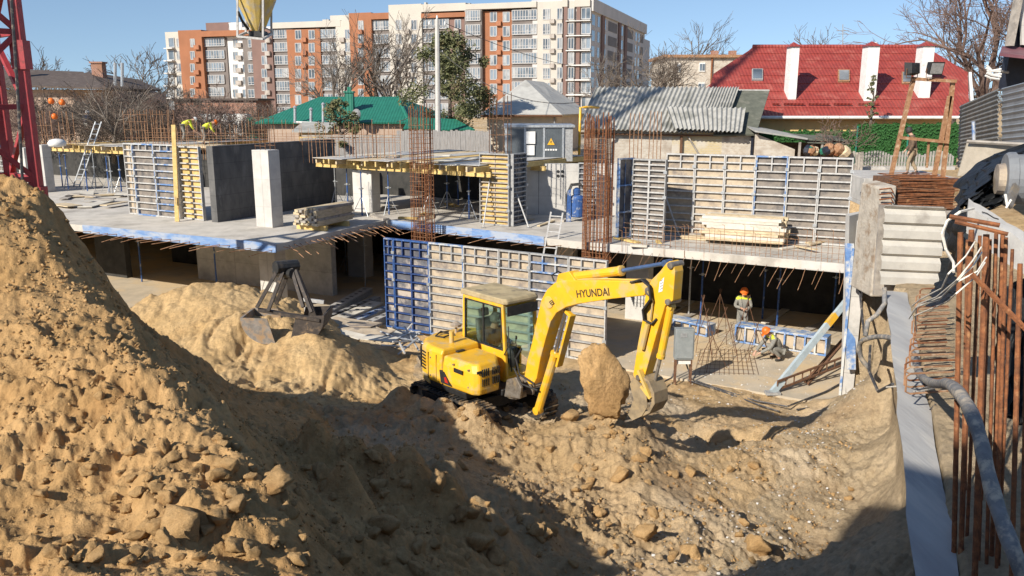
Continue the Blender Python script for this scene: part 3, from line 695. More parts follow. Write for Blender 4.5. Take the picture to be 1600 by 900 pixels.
# back row on the right of the slab
grpB = 'formwork panels of the back row above the right slab edge'
bl, br = az(1040, 366, 3.3), az(1336, 386, 3.3)
q0 = Vector((bl.x, bl.y, 0)); q1 = Vector((br.x, br.y, 0)); bd = (q1 - q0).normalized(); bn = Vector((bd.y, -bd.x, 0))
us = [1043, 1088, 1135, 1183, 1233, 1283, 1335]; bp_ = [aplane(u, 238 + (u - 1043) / 292 * 10, q0, bn) for u in us]
zb = sum(p.z for p in bp_) / len(bp_)
specb = [('grey framed beige', 'ply_beige', 'steel_pale'), ('rust stained beige', 'ply_beige', 'steel_pale'), ('orange stained beige', 'ply_beige', 'steel_pale'), ('blue edged dark', 'ply_grey', 'blue_paint_worn'), ('grey mottled', 'ply_grey', 'steel_pale'), ('brown grey', 'ply_grey', 'steel_pale')]
for k in range(6):
    nm, fm, fr = specb[k]
    panel(bp_[k], bp_[k + 1] - bd * .012, 3.32, zb - 3.32, nm + ' formwork panel of the row behind the planks, ' + (ORD[k] if k < 5 else 'rightmost'), fm, fr, 11, 2, 0, grpB, ribm='steel_pale')
# separate panels
a_, b__ = az(987, 374, 3.3), az(1038, 379, 3.3)
panel(a_, b__, 3.31, 2.75, 'grey formwork panel with blue right edge beside the dark panel seen edge-on', 'ply_grey', 'steel_grey', 15, 0, 1, ribm='steel_pale')
a_, b__ = az(962, 374, 3.3), az(985, 371, 3.3)
panel(a_, b__, 3.31, 2.75, 'dark formwork panel with bright blue edge turned side-on to the slab', 'ply_dark', 'blue_paint_worn', 3, 0)
a_, b__ = az(904, 338, 3.3), az(932, 340, 3.3)
panel(a_, b__, 3.31, 2.2, 'dark narrow formwork panel behind the rust-brown rebar column', 'ply_dark', 'steel_grey', 10, 0)
a_, b__, c_ = az(206, 334, 3.3), az(219, 335.5, 3.3), az(285, 342, 3.3)
panel(a_, b__, 3.31, 2.95, 'narrow beige formwork panel at the left end of the upper storey wall', 'ply_beige', 'steel_pale', 11)
m_ = b__.lerp(c_, .5)
panel(b__ + (c_ - b__).normalized() * .012, m_, 3.31, 2.95, 'white and grey ribbed formwork panel with blue edge left of the upright plank', 'ply_grey', 'blue_paint_worn', 11, 1, ribm='steel_pale')
panel(m_ + (c_ - b__).normalized() * .012, c_, 3.31, 2.95, 'white ribbed formwork panel touching the upright yellow plank', 'ply_grey', 'steel_pale', 11, 1, ribm='blue_paint_worn')
a_, b__ = az(289, 341, 3.3), az(322, 345, 3.3)
panel(a_, b__, 3.31, 2.9, 'yellow faced formwork panel left of the dark concrete wall', 'ply_yellow', 'steel_pale', 13)
a_, b__ = az(-8, 298, 3.3), az(24, 300, 3.3)
panel(a_, b__, 3.31, 2.4, 'white and blue formwork panel at the left edge behind the red mast', 'ply_grey', 'blue_paint', 9, ribm='steel_pale')
# column shutter: four panels round a column
a_, b__ = az(752, 350, 3.3), az(797, 354, 3.3); cd = (b__ - a_).normalized(); cn = Vector((-cd.y, cd.x, 0))
panel(a_, b__, 3.31, 2.72, 'yellow faced column shutter panel with dark ribs facing the pit', 'ply_yellow', 'steel_grey', 15, ribm='timber_grey')
panel(b__ + cn * .02 + cd * .03, b__ + cn * 1.0 + cd * .03, 3.31, 2.72, 'dark right-hand panel of the yellow column shutter', 'ply_dark', 'steel_grey', 15)
# panels lying on the pit floor
def flat_panel(u0, v0, u1, v1, z, hgt, label, cells, wid=.55):
    a_, b_ = az(u0, v0, z), az(u1, v1, z); d = (b_ - a_); L_ = d.length
    r = thing('formwork_panel', label, 'formwork panel', a_, math.atan2(d.y, d.x))
    q = MB(); q.box(0, L_, 0, .05, 0, .05); q.box(0, L_, 0, .05, hgt - .05, hgt); q.box(0, L_, wid - .05, wid, 0, hgt)
    for k in range(cells + 1):
        x = (L_ - .05) * k / cells; q.box(x, x + .05, .052, wid - .052, .003, hgt - .003); q.box(x, x + .05, .002, .048, .05, hgt - .05)
    q.build('edge_frame', M['blue_paint_worn'], r, world=False)
    MB().box(.002, L_ - .002, .01, wid, hgt, hgt + .02).build('face_sheet', M['blue_paint_worn'], r, world=False)
    MB().box(.05, L_ - .05, .12, .14, .05, hgt - .052).build('stiffener_grid', M['ply_beige'], r, world=False)
    return r
flat_panel(1147, 534, 1290, 557, .06, .58, 'long blue formwork panel lying on the pit floor beside the crouching worker', 9)
flat_panel(1038, 512, 1104, 527, .06, .38, 'short blue formwork panel lying behind the grey electric box', 5)

# ------------------------------------------------------------------ steel props
def make_prop(label, tripod, blue, loc, h, group):
    r = thing('steel_prop', label, 'steel prop', loc, 0, group)
    oh = h * .62
    MB().tube([(0, 0, 0), (0, 0, oh)], .034, 8).build('outer_tube', M['blue_paint' if blue else 'galv'], r, world=False)
    MB().tube([(0, 0, oh), (0, 0, h)], .025, 8).build('inner_tube', M['galv' if not blue else 'blue_paint'], r, world=False)
    q = MB(); q.lathe([(.05, oh - .06), (.055, oh - .05), (.055, oh + .01), (.04, oh + .03)], (0, 0, 0), 8); q.beam((-.13, 0, oh - .02), (.13, 0, oh - .02), .02, .02)
    q.build('collar', M['galv'], r, world=False)
    MB().box(-.07, .07, -.07, .07, h, h + .012).build('head_plate', M['galv'], r, world=False)
    if tripod:
        for k in range(3):
            a = .5 + k * 2.094; q = MB()
            q.tube([(.04 * math.cos(a), .04 * math.sin(a), .75), (.42 * math.cos(a), .42 * math.sin(a), 0)], .014, 5)
            q.tube([(.04 * math.cos(a), .04 * math.sin(a), .28), (.27 * math.cos(a), .27 * math.sin(a), .3)], .010, 4)
            q.build('leg', M['galv'], r, world=False)
    return r
def props(rows, z, h, where, group):
    protos = {}
    for k, (u, v, tri, blue) in enumerate(rows):
        p = az(u, v, z); key = (tri, blue)
        lab = ('blue' if blue else 'silver') + ' steel prop ' + ('on a tripod ' if tri else '') + where + ', number %s from the left' % ['one', 'two', 'three', 'four', 'five', 'six', 'seven', 'eight', 'nine', 'ten', 'eleven', 'twelve'][k]
        if key in protos: dup(protos[key], p, jit(1), lab)
        else: protos[key] = make_prop(lab, tri, blue, p, h, group)
props([(98, 291, 0, 1), (107, 296, 1, 1), (137, 299, 1, 1), (150, 293, 1, 0), (171, 300, 1, 1), (176, 302, 1, 0), (190, 299, 1, 1)], 3.31, 1.86, 'under the left shuttering deck', 'props under the left shuttering deck')
props([(507, 316, 1, 0), (525, 322, 1, 0), (544, 328, 1, 1), (566, 337, 1, 1), (608, 335, 1, 1), (671, 333, 1, 0), (699, 326, 1, 1), (716, 322, 0, 1), (733, 342, 1, 1)], 3.31, 1.84, 'under the middle shuttering deck', 'props under the middle shuttering deck')
props([(340, 462, 0, 1), (222, 440, 0, 1), (430, 482, 0, 1), (541, 424, 1, 0), (571, 448, 0, 0)], .06, 2.99, 'under the left floor slab', 'props under the left floor slab')
props([(1076, 492, 0, 0), (1094, 506, 0, 1), (1191, 498, 0, 1), (1213, 516, 0, 1), (1300, 512, 0, 1)], .06, 2.99, 'in the dark storey behind the workers', 'props in the dark storey on the right')

# ------------------------------------------------------------------ rebar cages and starter bars
def cage(label, base, w_, h, nb=5, r=.016, tie=.2, m='rust', rz=-TH, ragged=.3, cat='rebar cage', tie2=None, d_=None):
    rt = thing('rebar_cage', label, cat, base, rz); d_ = d_ or w_
    pts = []
    for i in range(nb):
        t = -.5 + i / (nb - 1); pts += [(t * w_, -d_ / 2), (t * w_, d_ / 2)]
        if 0 < i < nb - 1: pts += [(-w_ / 2, t * d_), (w_ / 2, t * d_)]
    for (x, y) in pts:
        hh = h * (1 - random.random() * ragged * .25); q = MB()
        q.tube([(x, y, 0), (x + jit(.015), y + jit(.015), hh * .5), (x + jit(.035), y + jit(.035), hh)], r, 4)
        q.build('bar', M[m], rt, world=False)
    if tie:
        q = MB(); z = .15
        while z < h * .86:
            for s_ in ((1, 1),):
                a = w_ / 2 + .015; b_ = d_ / 2 + .015; dz = jit(.03)
                q.tube([(-a, -b_, z), (a, -b_, z + dz), (a, b_, z), (-a, b_, z - dz), (-a, -b_, z)], .008, 3)
            z += tie * random.uniform(.8, 1.2)
        q.build('ties', M['rust_tan'], rt, world=False)
    return rt
c1 = az(653, 372, 3.0) + Vector((.15, .45, -.4)); cage('tall brown rebar column cage rising behind the blue formwork panels', c1, .62, 5.3, 6, .014, .15)
c2 = az(925, 398, 3.0) + Vector((.2, .5, -.4)); cage('rust-orange rebar column cage with many bars right of the blue machine', c2, .74, 5.0, 7, .017, .17)
c3 = az(412, 236, 6.15) + Vector((.1, .2, -.02)); cage('rebar starter cage on top of the pale square column', W(-22.45, 23.8, 6.18), .5, 1.55, 3, .013, .5, 'rust_dark')
cage('dark rebar bars rising out of the yellow column shutter', a_ * 0 + W(-15.05, 28.55, 5.9), .62, 2.4, 3, .017, .6, 'rust_dark')
cage('thin rust starter bars in front of the slate barn wall', W(*toG(ay(1008, 240, 31.5)), 5.6), .9, 2.0, 3, .016, 0, 'rust_tan')
cage('group of rust starter bars at the middle deck edge left of the tall brown cage', W(*toG(ay(570, 232, 36)), 5.55), 1.2, 1.55, 3, .018, 0, 'rust_dark')
cage('rust starter cage among the bushes behind the white ribbed panels', W(*toG(ay(235, 212, 44)), 5.6), 1.7, 2.0, 5, .016, .4, 'rust_tan')
oc = ay(87, 205, 46); capcage = cage('rust starter cage topped with orange caps behind the red mast', Vector((oc.x, oc.y, 5.6)), 1.3, 1.9, 4, .018, .5, 'rust_tan')
for i, (u, v) in enumerate(((80, 158), (97, 160), (85, 182))):
    p = ay(u, v, 45.3); s_ = MB().lathe([(.02, -.16), (.13, -.12), (.17, 0), (.13, .12), (.03, .17)], p, 10)
    s_.build('rebar_cap', M['orange'], capcage, smooth=True)
sb = thing('starter_bars', 'long row of thin rusty starter bars along the back of the upper storey', 'rebar', W(-26, 35, 5.2), -TH)
for i in range(64):
    t = i / 63; u = 226 + 400 * t + jit(2); p = ay(u, 215 + 4 * t, 40 - 5 * t); q = MB(); hh = random.uniform(.55, 1.15)
    q.tube([(p.x, p.y, 5.3), (p.x + jit(.03), p.y, p.z + hh * .75)], .011, 3); q.build('bar', M['rust_tan'], sb)
for k in range(4):
    q = MB(); q.tube([ay(226 + 2, 207 + k * 4, 40), ay(626, 211 + k * 4, 35)], .008, 3); q.build('tie_bar', M['rust_tan'], sb)
# ------------------------------------------------------------------ helpers for houses
def slab3(pts, t, down=True):
    """thin solid sheet from a planar (or nearly) polygon"""
    P_ = [Vector(p) for p in pts]; n = (P_[1] - P_[0]).cross(P_[2] - P_[0]).normalized()
    if n.z < 0: n = -n
    b = MB(); b.prism(P_, -n * t); return b
def corrugated(c00, c10, c11, c01, waves, amp, t=.0, rows=2, ragged=0, saw=False):
    """c00->c10 along the sheet's width (waves run up the slope c00->c01)"""
    c00, c10, c11, c01 = map(Vector, (c00, c10, c11, c01)); n = (c10 - c00).cross(c01 - c00).normalized()
    if n.y > 0: n = -n
    b = MB(); nx = waves * 6; vs = []; fs = []
    for layer in (0, 1):
        for j in range(rows):
            f = j / (rows - 1)
            for i in range(nx + 1):
                s_ = i / nx; p = c00.lerp(c10, s_).lerp(c01.lerp(c11, s_), f)
                if saw:
                    ph = (s_ * waves) % 1; o = amp * (1 if ph < .62 else (0 if .70 < ph < .92 else .5))
                else: o = amp * math.cos(2 * math.pi * s_ * waves)
                vs.append(p + n * (o - layer * .012))
    k = rows * (nx + 1)
    for l in (0, 1):
        for j in range(rows - 1):
            for i in range(nx):
                a = l * k + j * (nx + 1) + i; q = (a, a + 1, a + nx + 2, a + nx + 1); fs.append(q if l == 0 else q[::-1])
    def edge(ids):
        for a, c in zip(ids[:-1], ids[1:]): fs.append((a, c, c + k, a + k))
    edge(list(range(nx + 1))); edge(list(range((rows - 1) * (nx + 1), rows * (nx + 1))))
    edge([j * (nx + 1) for j in range(rows)]); edge([j * (nx + 1) + nx for j in range(rows)])
    b._add(vs, fs); return b
GZ = 4.7
# ------------------------------------------------------------------ apartment block
fL, fR = ay(262, 100, 205), ay(925, 100, 172); fL.z = fR.z = 0
ft = (fR - fL).normalized(); fnm = Vector((ft.y, -ft.x, 0))            # towards the camera
def fp(u, v): return aplane(u, v, fL, fnm)
apt = thing('apartment_building', 'long cream, orange and brown apartment block with rows of glazed bays in the distance', 'building', Vector((fR.x, fR.y, GZ)))
MA = {}
MA['cream'] = mat('render_cream', (.47, .44, .385), (.43, .40, .355), .9, .3)
MA['white'] = mat('render_white', (.60, .59, .57), (.54, .53, .51), .9, .3)
MA['orange'] = mat('render_orange', (.31, .13, .066), (.26, .11, .056), .9, .3)
MA['brown'] = mat('render_brown', (.20, .125, .105), (.165, .105, .09), .9, .3)
MA['blueg'] = mat('render_side', (.52, .49, .47), (.46, .44, .42), .9, .3)
MA['pane'] = mat('window_pane', (.20, .24, .28), (.05, .065, .08), .08, .22, spec=.9, detail=2)
MA['pane2'] = mat('curtained_pane', (.36, .37, .37), (.10, .115, .13), .15, .35, spec=.8, detail=3)
MA['frame'] = mat('window_frame', (.42, .41, .40), (.36, .355, .35), .6, 1)
MA['frame_dark'] = mat('window_frame_dark', (.13, .11, .10), (.1, .09, .08), .6, 1)
MA['spandrel'] = mat('spandrel', (.17, .145, .13), (.13, .11, .10), .7, .4)
MA['ac'] = mat('ac_basket', (.40, .36, .32), (.26, .22, .19), .6, 1.5)
MA['ac_orange'] = mat('ac_basket_orange', (.36, .14, .06), (.26, .10, .05), .6, 1.5)
def vbox(u0, u1, v0, v1, out0, out1, m, name, parent=apt):
    a_, c_ = fp(u0, v1), fp(u1, v0); b = MB()
    z0, z1 = min(a_.z, c_.z), max(a_.z, c_.z)
    p, q = Vector((a_.x, a_.y, 0)), Vector((c_.x, c_.y, 0))
    b.prism([p + fnm * out1 + Vector((0, 0, z0)), q + fnm * out1 + Vector((0, 0, z0)), q + fnm * out0 + Vector((0, 0, z0)), p + fnm * out0 + Vector((0, 0, z0))], (0, 0, z1 - z0))
    return b.build(name, MA[m] if isinstance(m, str) else m, parent)
# wall strips: u0,u1,v_top,colour,projection
for (u0, u1, vt, c, o) in [(271, 295, 49, 'cream', 0), (295, 318, 47, 'orange', .9), (318, 352, 58, 'spandrel', -.2), (352, 360, 58, 'brown', -.8), (360, 388, 47, 'white', -.5), (388, 403, 58, 'spandrel', -.1), (403, 425, 45, 'brown', .3),
                           (425, 457, 45, 'spandrel', -.3), (457, 500, 45, 'orange', .2), (500, 533, 45, 'spandrel', -.3), (533, 556, 32, 'cream', .4),
                           (556, 583, 20, 'orange', 1.0), (583, 618, 31, 'spandrel', .2), (618, 663, 7, 'cream', 1.6), (663, 705, 29, 'spandrel', .9), (705, 732, 29, 'brown', 1.0),
                           (732, 757, 16, 'spandrel', 1.6), (757, 802, 17, 'orange', .7), (802, 842, 15, 'spandrel', .9), (842, 882, 3, 'cream', 1.6), (882, 890, 12, 'brown', 1.62), (890, 901, 3, 'cream', 1.6), (901, 910, 12, 'brown', 1.63), (910, 925, 3, 'cream', 1.2)]:
    vbox(u0, u1, vt, 205, o - 14, o, c, 'wall')
# parapet bands over the bays
for (u0, u1, v0, v1, c, o) in [(318, 403, 46.5, 58, 'orange', .95), (425, 533, 32, 45, 'cream', .45), (583, 618, 20, 31, 'orange', 1.05), (663, 732, 20, 29.5, 'orange', 1.65), (663, 732, 5.5, 20, 'cream', 1.64), (732, 842, 3.5, 16.5, 'cream', 1.7), (882, 890, 0, 12, 'cream', 1.65), (901, 925, 0, 12, 'cream', 1.66)]:
    vbox(u0, u1, v0, v1, o - 6, o, c, 'parapet')
for (u0, u1, v0, v1, c) in [(296, 332, 31, 48, 'brown'), (332, 352, 31, 48, 'white'), (352, 420, 37, 48, 'white'), (494, 526, 19, 34, 'cream'), (526, 552, 21, 34, 'spandrel')]:
    vbox(u0, u1, v0, v1, -13, -6, c, 'roof_house')
for (u0, u1, v0, v1) in [(474, 484, 25, 33), (516, 523, 15, 20), (548, 554, 15, 22), (638, 641, -3, 6), (672, 676, -1, 6), (706, 712, -2, 5)]:
    vbox(u0, u1, v0, v1, -9, -8, 'cream', 'chimney')
# windows: (u0,u1,first v0,height,spacing,count,projection,panes)
WINS = [(265, 272, 59, 15, 19.4, 6, .1, 1), (277, 283, 60, 13.5, 19.4, 6, .0, 2), (289, 295, 60, 13.5, 19.4, 6, .0, 2), (302.5, 308, 61, 13, 19.4, 6, .9, 2), (319, 350, 58.8, 13.8, 19.4, 6, 0, 8),
        (363, 369, 61, 13, 19.6, 6, -.5, 2), (378, 386, 61, 13, 19.6, 6, -.5, 2), (389, 402, 61, 13, 19.6, 6, .1, 3), (411, 418, 67, 14, 20.3, 5, .3, 2),
        (426, 456, 45.6, 14.6, 20.3, 7, -.1, 8), (463, 471, 47, 14.5, 20.3, 7, .2, 2), (484, 492, 47, 14.5, 20.3, 7, .2, 2), (501, 532, 45.2, 14.6, 20.3, 7, -.1, 8), (541, 548, 46, 15, 20.3, 7, .4, 2),
        (564, 571, 33, 15, 21.2, 7, 1.0, 2), (584, 617, 31.4, 16, 21.6, 7, .4, 8), (624, 632.5, 32, 16, 22, 7, 1.6, 2), (648, 656, 32, 16, 22, 7, 1.6, 2), (664, 682, 30, 15.5, 21.9, 7, 1.1, 4), (686, 704, 30, 15.5, 21.9, 7, 1.1, 4), (714, 723, 31, 15, 21.9, 7, 1.0, 2),
        (733, 755, 17, 17, 22.3, 8, 1.8, 6), (768, 778, 19, 16, 22.4, 8, .7, 2), (788, 798, 19, 16, 22.4, 8, .7, 2), (803, 841, 15.5, 17, 22.4, 8, 1.1, 9), (852, 863, 15, 17, 22.9, 8, 1.6, 3), (874, 882, 14, 17.5, 22.9, 8, 1.61, 2), (891, 900, 14, 17.5, 22.9, 8, 1.6, 2), (911, 925.2, 13, 18, 22.9, 8, 1.3, 2)]
wcount = 0; rest_w = MB()
def window(mb, u0, u1, v0, v1, o, n):
    a_, c_ = fp(u0, v1), fp(u1, v0); p, q = Vector((a_.x, a_.y, 0)), Vector((c_.x, c_.y, 0)); L_ = (q - p).length; z0, z1 = a_.z, c_.z
    def bx(s0, s1, za, zb, oa, ob, mi):
        mb.cur = mi; P0 = p + ft * s0; P1 = p + ft * s1
        mb.prism([P0 + fnm * ob + Vector((0, 0, za)), P1 + fnm * ob + Vector((0, 0, za)), P1 + fnm * oa + Vector((0, 0, za)), P0 + fnm * oa + Vector((0, 0, za))], (0, 0, zb - za))
    for k in range(n):
        s0, s1 = L_ * k / n, L_ * (k + 1) / n
        bx(s0 + .07, s1 - .07, z0 + .12, z1 - .1, o - .1, o + .04, 0 if random.random() < .6 else 2)
        bx(s1 - .07, s1 + .07, z0, z1, o - .1, o + .10, 1)
    bx(-.07, .07, z0, z1, o - .1, o + .10, 1); bx(.07, L_ - .07, z0 - .05, z0 + .12, o - .1, o + .09, 1); bx(.07, L_ - .07, z1 - .1, z1 + .03, o - .1, o + .09, 1)
    if n >= 3:
        bx(.07, L_ - .07, z0 + (z1 - z0) * .3 - .05, z0 + (z1 - z0) * .3 + .05, o - .1, o + .085, 1)
WM = [MA['pane'], MA['frame'], MA['pane2']]
order = sorted(((k, w_) for k, w_ in enumerate(WINS)), key=lambda t: -(t[1][1] - t[1][0]))
for k, (u0, u1, v0, hh, sp_, cnt, o, n) in order:
    for r_ in range(cnt):
        va = v0 + r_ * sp_
        if va > 175: continue
        if wcount < 99:
            b = MB(); window(b, u0, u1, va, va + hh, o, n); b.build('window', WM, apt); wcount += 1
        else: window(rest_w, u0, u1, va, va + hh, o, n)
o = rest_w.build('small_windows', WM, apt); o['kind'] = 'stuff'
# air-conditioner baskets, balcony slabs
ab = []
for (u, v0, sp_, cnt, c, o) in [(313, 74, 19.4, 5, 'ac_orange', .9), (373, 70, 19.6, 5, 'ac', -.5), (421, 63, 20.3, 5, 'ac', .3), (477, 62, 20.3, 5, 'ac_orange', .2), (537, 62, 20.3, 4, 'ac', .4), (567, 50, 21.2, 4, 'ac_orange', 1), (642, 50, 22, 4, 'ac', 1.6), (717, 48, 21.9, 4, 'ac', 1), (782, 37, 22.4, 5, 'ac_orange', .7), (867, 34, 22.9, 5, 'ac', 1.6)]:
    for r_ in range(cnt):
        v = v0 + r_ * sp_; vbox(u - 3.6, u + 3.6, v - 3, v + 4, o, o + .6, c, 'ac_unit')
for r_ in range(6): vbox(261, 274, 75 + r_ * 19.4, 76.8 + r_ * 19.4, -3, 1.2, 'white', 'balcony_slab')
for r_ in range(6): vbox(888, 926, 32.6 + r_ * 22.9, 35 + r_ * 22.9, 0, 2.1, 'white', 'balcony_slab')
# shaded end wing, receding
e0 = fp(925, 30) + fnm * 1.2; e0.z = 0
zr = fp(925, -2).z; e1 = ay(1008, 38, 228); e1.z = 0
ed = (e1 - e0).normalized(); en = Vector((ed.y, -ed.x, 0))
def ebox(s0, s1, z0, z1, o0, o1, m, name):
    b = MB(); P0, P1 = e0 + ed * s0, e0 + ed * s1
    b.prism([P0 + en * o1 + Vector((0, 0, z0)), P1 + en * o1 + Vector((0, 0, z0)), P1 + en * o0 + Vector((0, 0, z0)), P0 + en * o0 + Vector((0, 0, z0))], (0, 0, z1 - z0)); return b.build(name, MA[m], apt)
EL_ = (e1 - e0).length
ebox(.2, EL_, GZ, zr - 2.4, -12, 0, 'blueg', 'wall'); ebox(.1, EL_ + .2, zr - 2.4, zr, -12.2, .5, 'blueg', 'parapet'); ebox(EL_, EL_ + 14, GZ, zr - 3.2, -12, -1, 'blueg', 'wall')
ew = MB()
flh = 3.02
for r_ in range(7):
    z1 = zr - 2.7 - r_ * flh
    for (s0, s1, mi) in ((1, 3.5, 0), (6, 8, 0), (12, 13.5, 0), (16, 25, 2), (29, 32, 0), (36, 44, 2), (47, 49, 0), (51, 53, 0), (54, 58, 2)):
        if s1 > EL_: continue
        ew.cur = mi; P0, P1 = e0 + ed * s0, e0 + ed * s1
        ew.prism([P0 + en * .06 + Vector((0, 0, z1 - 2.2)), P1 + en * .06 + Vector((0, 0, z1 - 2.2)), P1 - en * .1 + Vector((0, 0, z1 - 2.2)), P0 - en * .1 + Vector((0, 0, z1 - 2.2))], (0, 0, 2.0))
o = ew.build('small_windows', [MA['pane'], MA['frame'], MA['spandrel']], apt); o['kind'] = 'stuff'
for s0, s1 in ((9, 11.5), (26, 28.5), (33, 35.5)): ebox(s0, s1, GZ, zr - 2.41, -.1, .35, 'brown', 'wall')

# ------------------------------------------------------------------ red-roofed house
red = thing('red_roof_house', 'yellow house under a big red sheet roof with three white chimneys', 'house', Vector((17, 47, GZ)))
eL, eR = ay(1105, 181, 46), ay(1499, 183, 46); rL, rR = ay(1176, 75, 52.5), ay(1443, 71, 52.5)
eR.z = eL.z = (eL.z + eR.z) / 2; rR.z = rL.z = (rL.z + rR.z) / 2
rn = (eR - eL).cross(rL - eL).normalized()
def rp(u, v): return aplane(u, v, eL, rn)
slab3([eL, eR, rp(1514, 160), rp(1512, 113), rp(1443, 71), rp(1176, 75), rp(1115, 115), rp(1108, 140)], .12).build('roof', M['red_roof'], red)
# ridge roll and rear slope
q = MB(); q.tube([rL, rR], .13, 8); q.build('ridge_cap', M['red_roof'], red)
slab3([rL + Vector((0, 0, -.02)), rR + Vector((0, 0, -.02)), Vector((rR.x + 3, 60, eR.z)), Vector((rL.x - 3, 60, eL.z))], .12).build('roof', M['red_roof'], red)
MB().box(eL.x + .4, eR.x - .3, 46.6, 59.5, GZ, eL.z + .05).build('wall', M['plaster_yellow'], red)
q = MB(); q.tube([eL + Vector((0, -.08, -.05)), eR + Vector((0, -.08, -.05))], .085, 8); q.build('gutter', M['white'], red)
q = MB(); q.beam(rp(1512, 114) + Vector((.1, -.06, -.1)), rp(1515, 160) + Vector((.1, -.06, -.1)), .14, .35); q.build('rake_board', M['white'], red)
tile = MB()
for k in range(1, 9):   # horizontal steps of the tile sheets
    t = k / 9.0; a_ = eL.lerp(rL, t) ; c_ = eR.lerp(rR, t); a_ = a_ + (c_ - a_) * .03; c_ = c_ - (c_ - a_) * .02
    if k in (5, 6, 7, 8): pass
    tile.beam(a_ + rn * (.02 if rn.z > 0 else -.02), c_ + rn * (.02 if rn.z > 0 else -.02), .03, .02, rn)
tile.build('tile_step', M['red_roof'], red)
for (u, wd, vb, vt) in ((1237, 12, 155, 71), (1358, 17, 157, 70), (1443, 17, 152, 70)):
    pb = rp(u, vb); half = wd / 2 / FPX * pb.y * 1.02
    q = MB().box(pb.x - half, pb.x + half, pb.y - .05, pb.y + .75, pb.z - .3, ay(u, vt + 2, pb.y).z); c = q.build('chimney', M['brick_chim'] if 'brick_chim' in M else M['white'], red)
    zt_ = ay(u, vt + 2, pb.y).z; q = MB(); q._add([(pb.x - half - .1, pb.y - .15, zt_ + .002), (pb.x + half + .1, pb.y - .15, zt_ + .002), (pb.x + half + .1, pb.y + .85, zt_ + .002), (pb.x - half - .1, pb.y + .85, zt_ + .002), (pb.x, pb.y + .35, zt_ + .28)], [(0, 3, 2, 1), (0, 1, 4), (1, 2, 4), (2, 3, 4), (3, 0, 4)])
    q.build('chimney_cap', M['red_roof'], c)
up = rn if rn.z > 0 else -rn
for (u, v, w_, h_) in ((1183, 118, 17, 17), (1318, 120, 18, 18), (1416, 123, 15, 18)):
    pts = [rp(u - w_ / 2, v + h_ / 2), rp(u + w_ / 2, v + h_ / 2), rp(u + w_ / 2, v - h_ / 2), rp(u - w_ / 2, v - h_ / 2)]
    q = MB(); q.prism([p + up * .10 for p in pts], -up * .2); f_ = q.build('skylight', M['rust_tan'] if u > 1200 else M['steel_grey'], red)
    c = sum(pts, Vector()) / 4; q = MB(); q.prism([c + (p - c) * .82 + up * .13 for p in pts], -up * .05); q.build('pane', MA['pane2'] if u > 1200 else MA['pane'], f_)
for k, (u0, u1) in enumerate(((1206, 1217), (1224, 1256), (1263, 1295), (1302, 1330), (1340, 1372))):
    q = MB(); q.beam(rp(u0, 165) + up * .12, rp(u1, 165.6) + up * .12, .05, .12, up); q.build('snow_guard', M['red_roof'], red)
q = MB(); q.tube([ay(1367, 76, 52.5), ay(1367, 66, 52.5)], .14, 8); q.build('vent_pipe', M['white'], red)

# ------------------------------------------------------------------ beige block behind
bb = thing('beige_block', 'small beige old block with white windows between bare trees and the red roof', 'building', Vector((18, 90, GZ)))
a_, c_ = ay(1042, 90, 95), ay(1150, 88, 95)
MB().box(a_.x, c_.x + 6, 95, 105, GZ, a_.z).build('wall', M['brick_white'], bb)
q = MB(); q.box(a_.x - .4, c_.x + 6.4, 94.6, 105.4, a_.z + .003, a_.z + .3); q.build('roof', M['rust_tan'], bb)
for (u, v, w_, h_) in ((1097, 105, 10, 14), (1096, 135, 12, 12), (1060, 106, 8, 14)):
    p0, p1 = ay(u - w_ / 2, v + h_ / 2, 94.95), ay(u + w_ / 2, v - h_ / 2, 94.95); q = MB(); q.box(p0.x, p1.x, 94.9, 95.02, p0.z, p1.z); f_ = q.build('window', M['white'], bb)
    for s_ in (0, 1):
        x0 = p0.x + (p1.x - p0.x) * (.08 + .46 * s_); q = MB(); q.box(x0, x0 + (p1.x - p0.x) * .38, 94.87, 94.91, p0.z + .12, p1.z - .12); q.build('pane', MA['pane'], f_)
for u in (1118, 1146):
    p0, p1 = ay(u - 5, 90, 97), ay(u + 5, 79, 97); q = MB(); q.box(p0.x, p1.x, 97, 98, p0.z - .5, p1.z); q.build('chimney', M['brick_red'], bb)
p0 = ay(1113, 90, 94.85); q = MB(); q.tube([p0, (p0.x, p0.y, GZ)], .1, 6); q.build('downpipe', M['rust'], bb)

# ------------------------------------------------------------------ slate barn with brick walls
barn = thing('slate_barn', 'old barn with a corrugated grey slate roof over patched brick walls', 'barn', Vector((9, 42, GZ)))
B = {k: ay(*v) for k, v in dict(rl=(931, 136, 44.5), rr=(1155, 136, 44.5), el=(904, 200, 40), er=(1127, 207, 40), ml=(1040, 170, 42.2), mr=(1164, 172, 42.2), pl=(1052, 204, 39.9), pr=(1158, 210, 39.9)).items()}
zr_ = B['rl'].z = B['rr'].z = (B['rl'].z + B['rr'].z) / 2
corrugated(B['el'], ay(1085, 207, 40), B['rl'].lerp(B['rr'], .82), B['rl'], 26, .045, rows=2).build('roof', M['slate'], barn)
corrugated(ay(1085, 206, 40.02), B['er'].lerp(B['pr'], .1), B['rr'], B['rl'].lerp(B['rr'], .82) + Vector((.01, .0, .0)), 9, .045, rows=2).build('roof', M['slate'], barn)
o_ = Vector((0, -.10, .11))
corrugated(B['pl'] + o_, B['pr'] + o_, B['mr'] + o_, B['ml'] + o_, 16, .045).build('roof_patch', M['slate'], barn)
fr_ = ay(1203, 138, 44.7); fe = ay(1182, 207, 40.1); fl_ = ay(1115, 207, 40.1); fl2 = ay(1140, 137, 44.7)
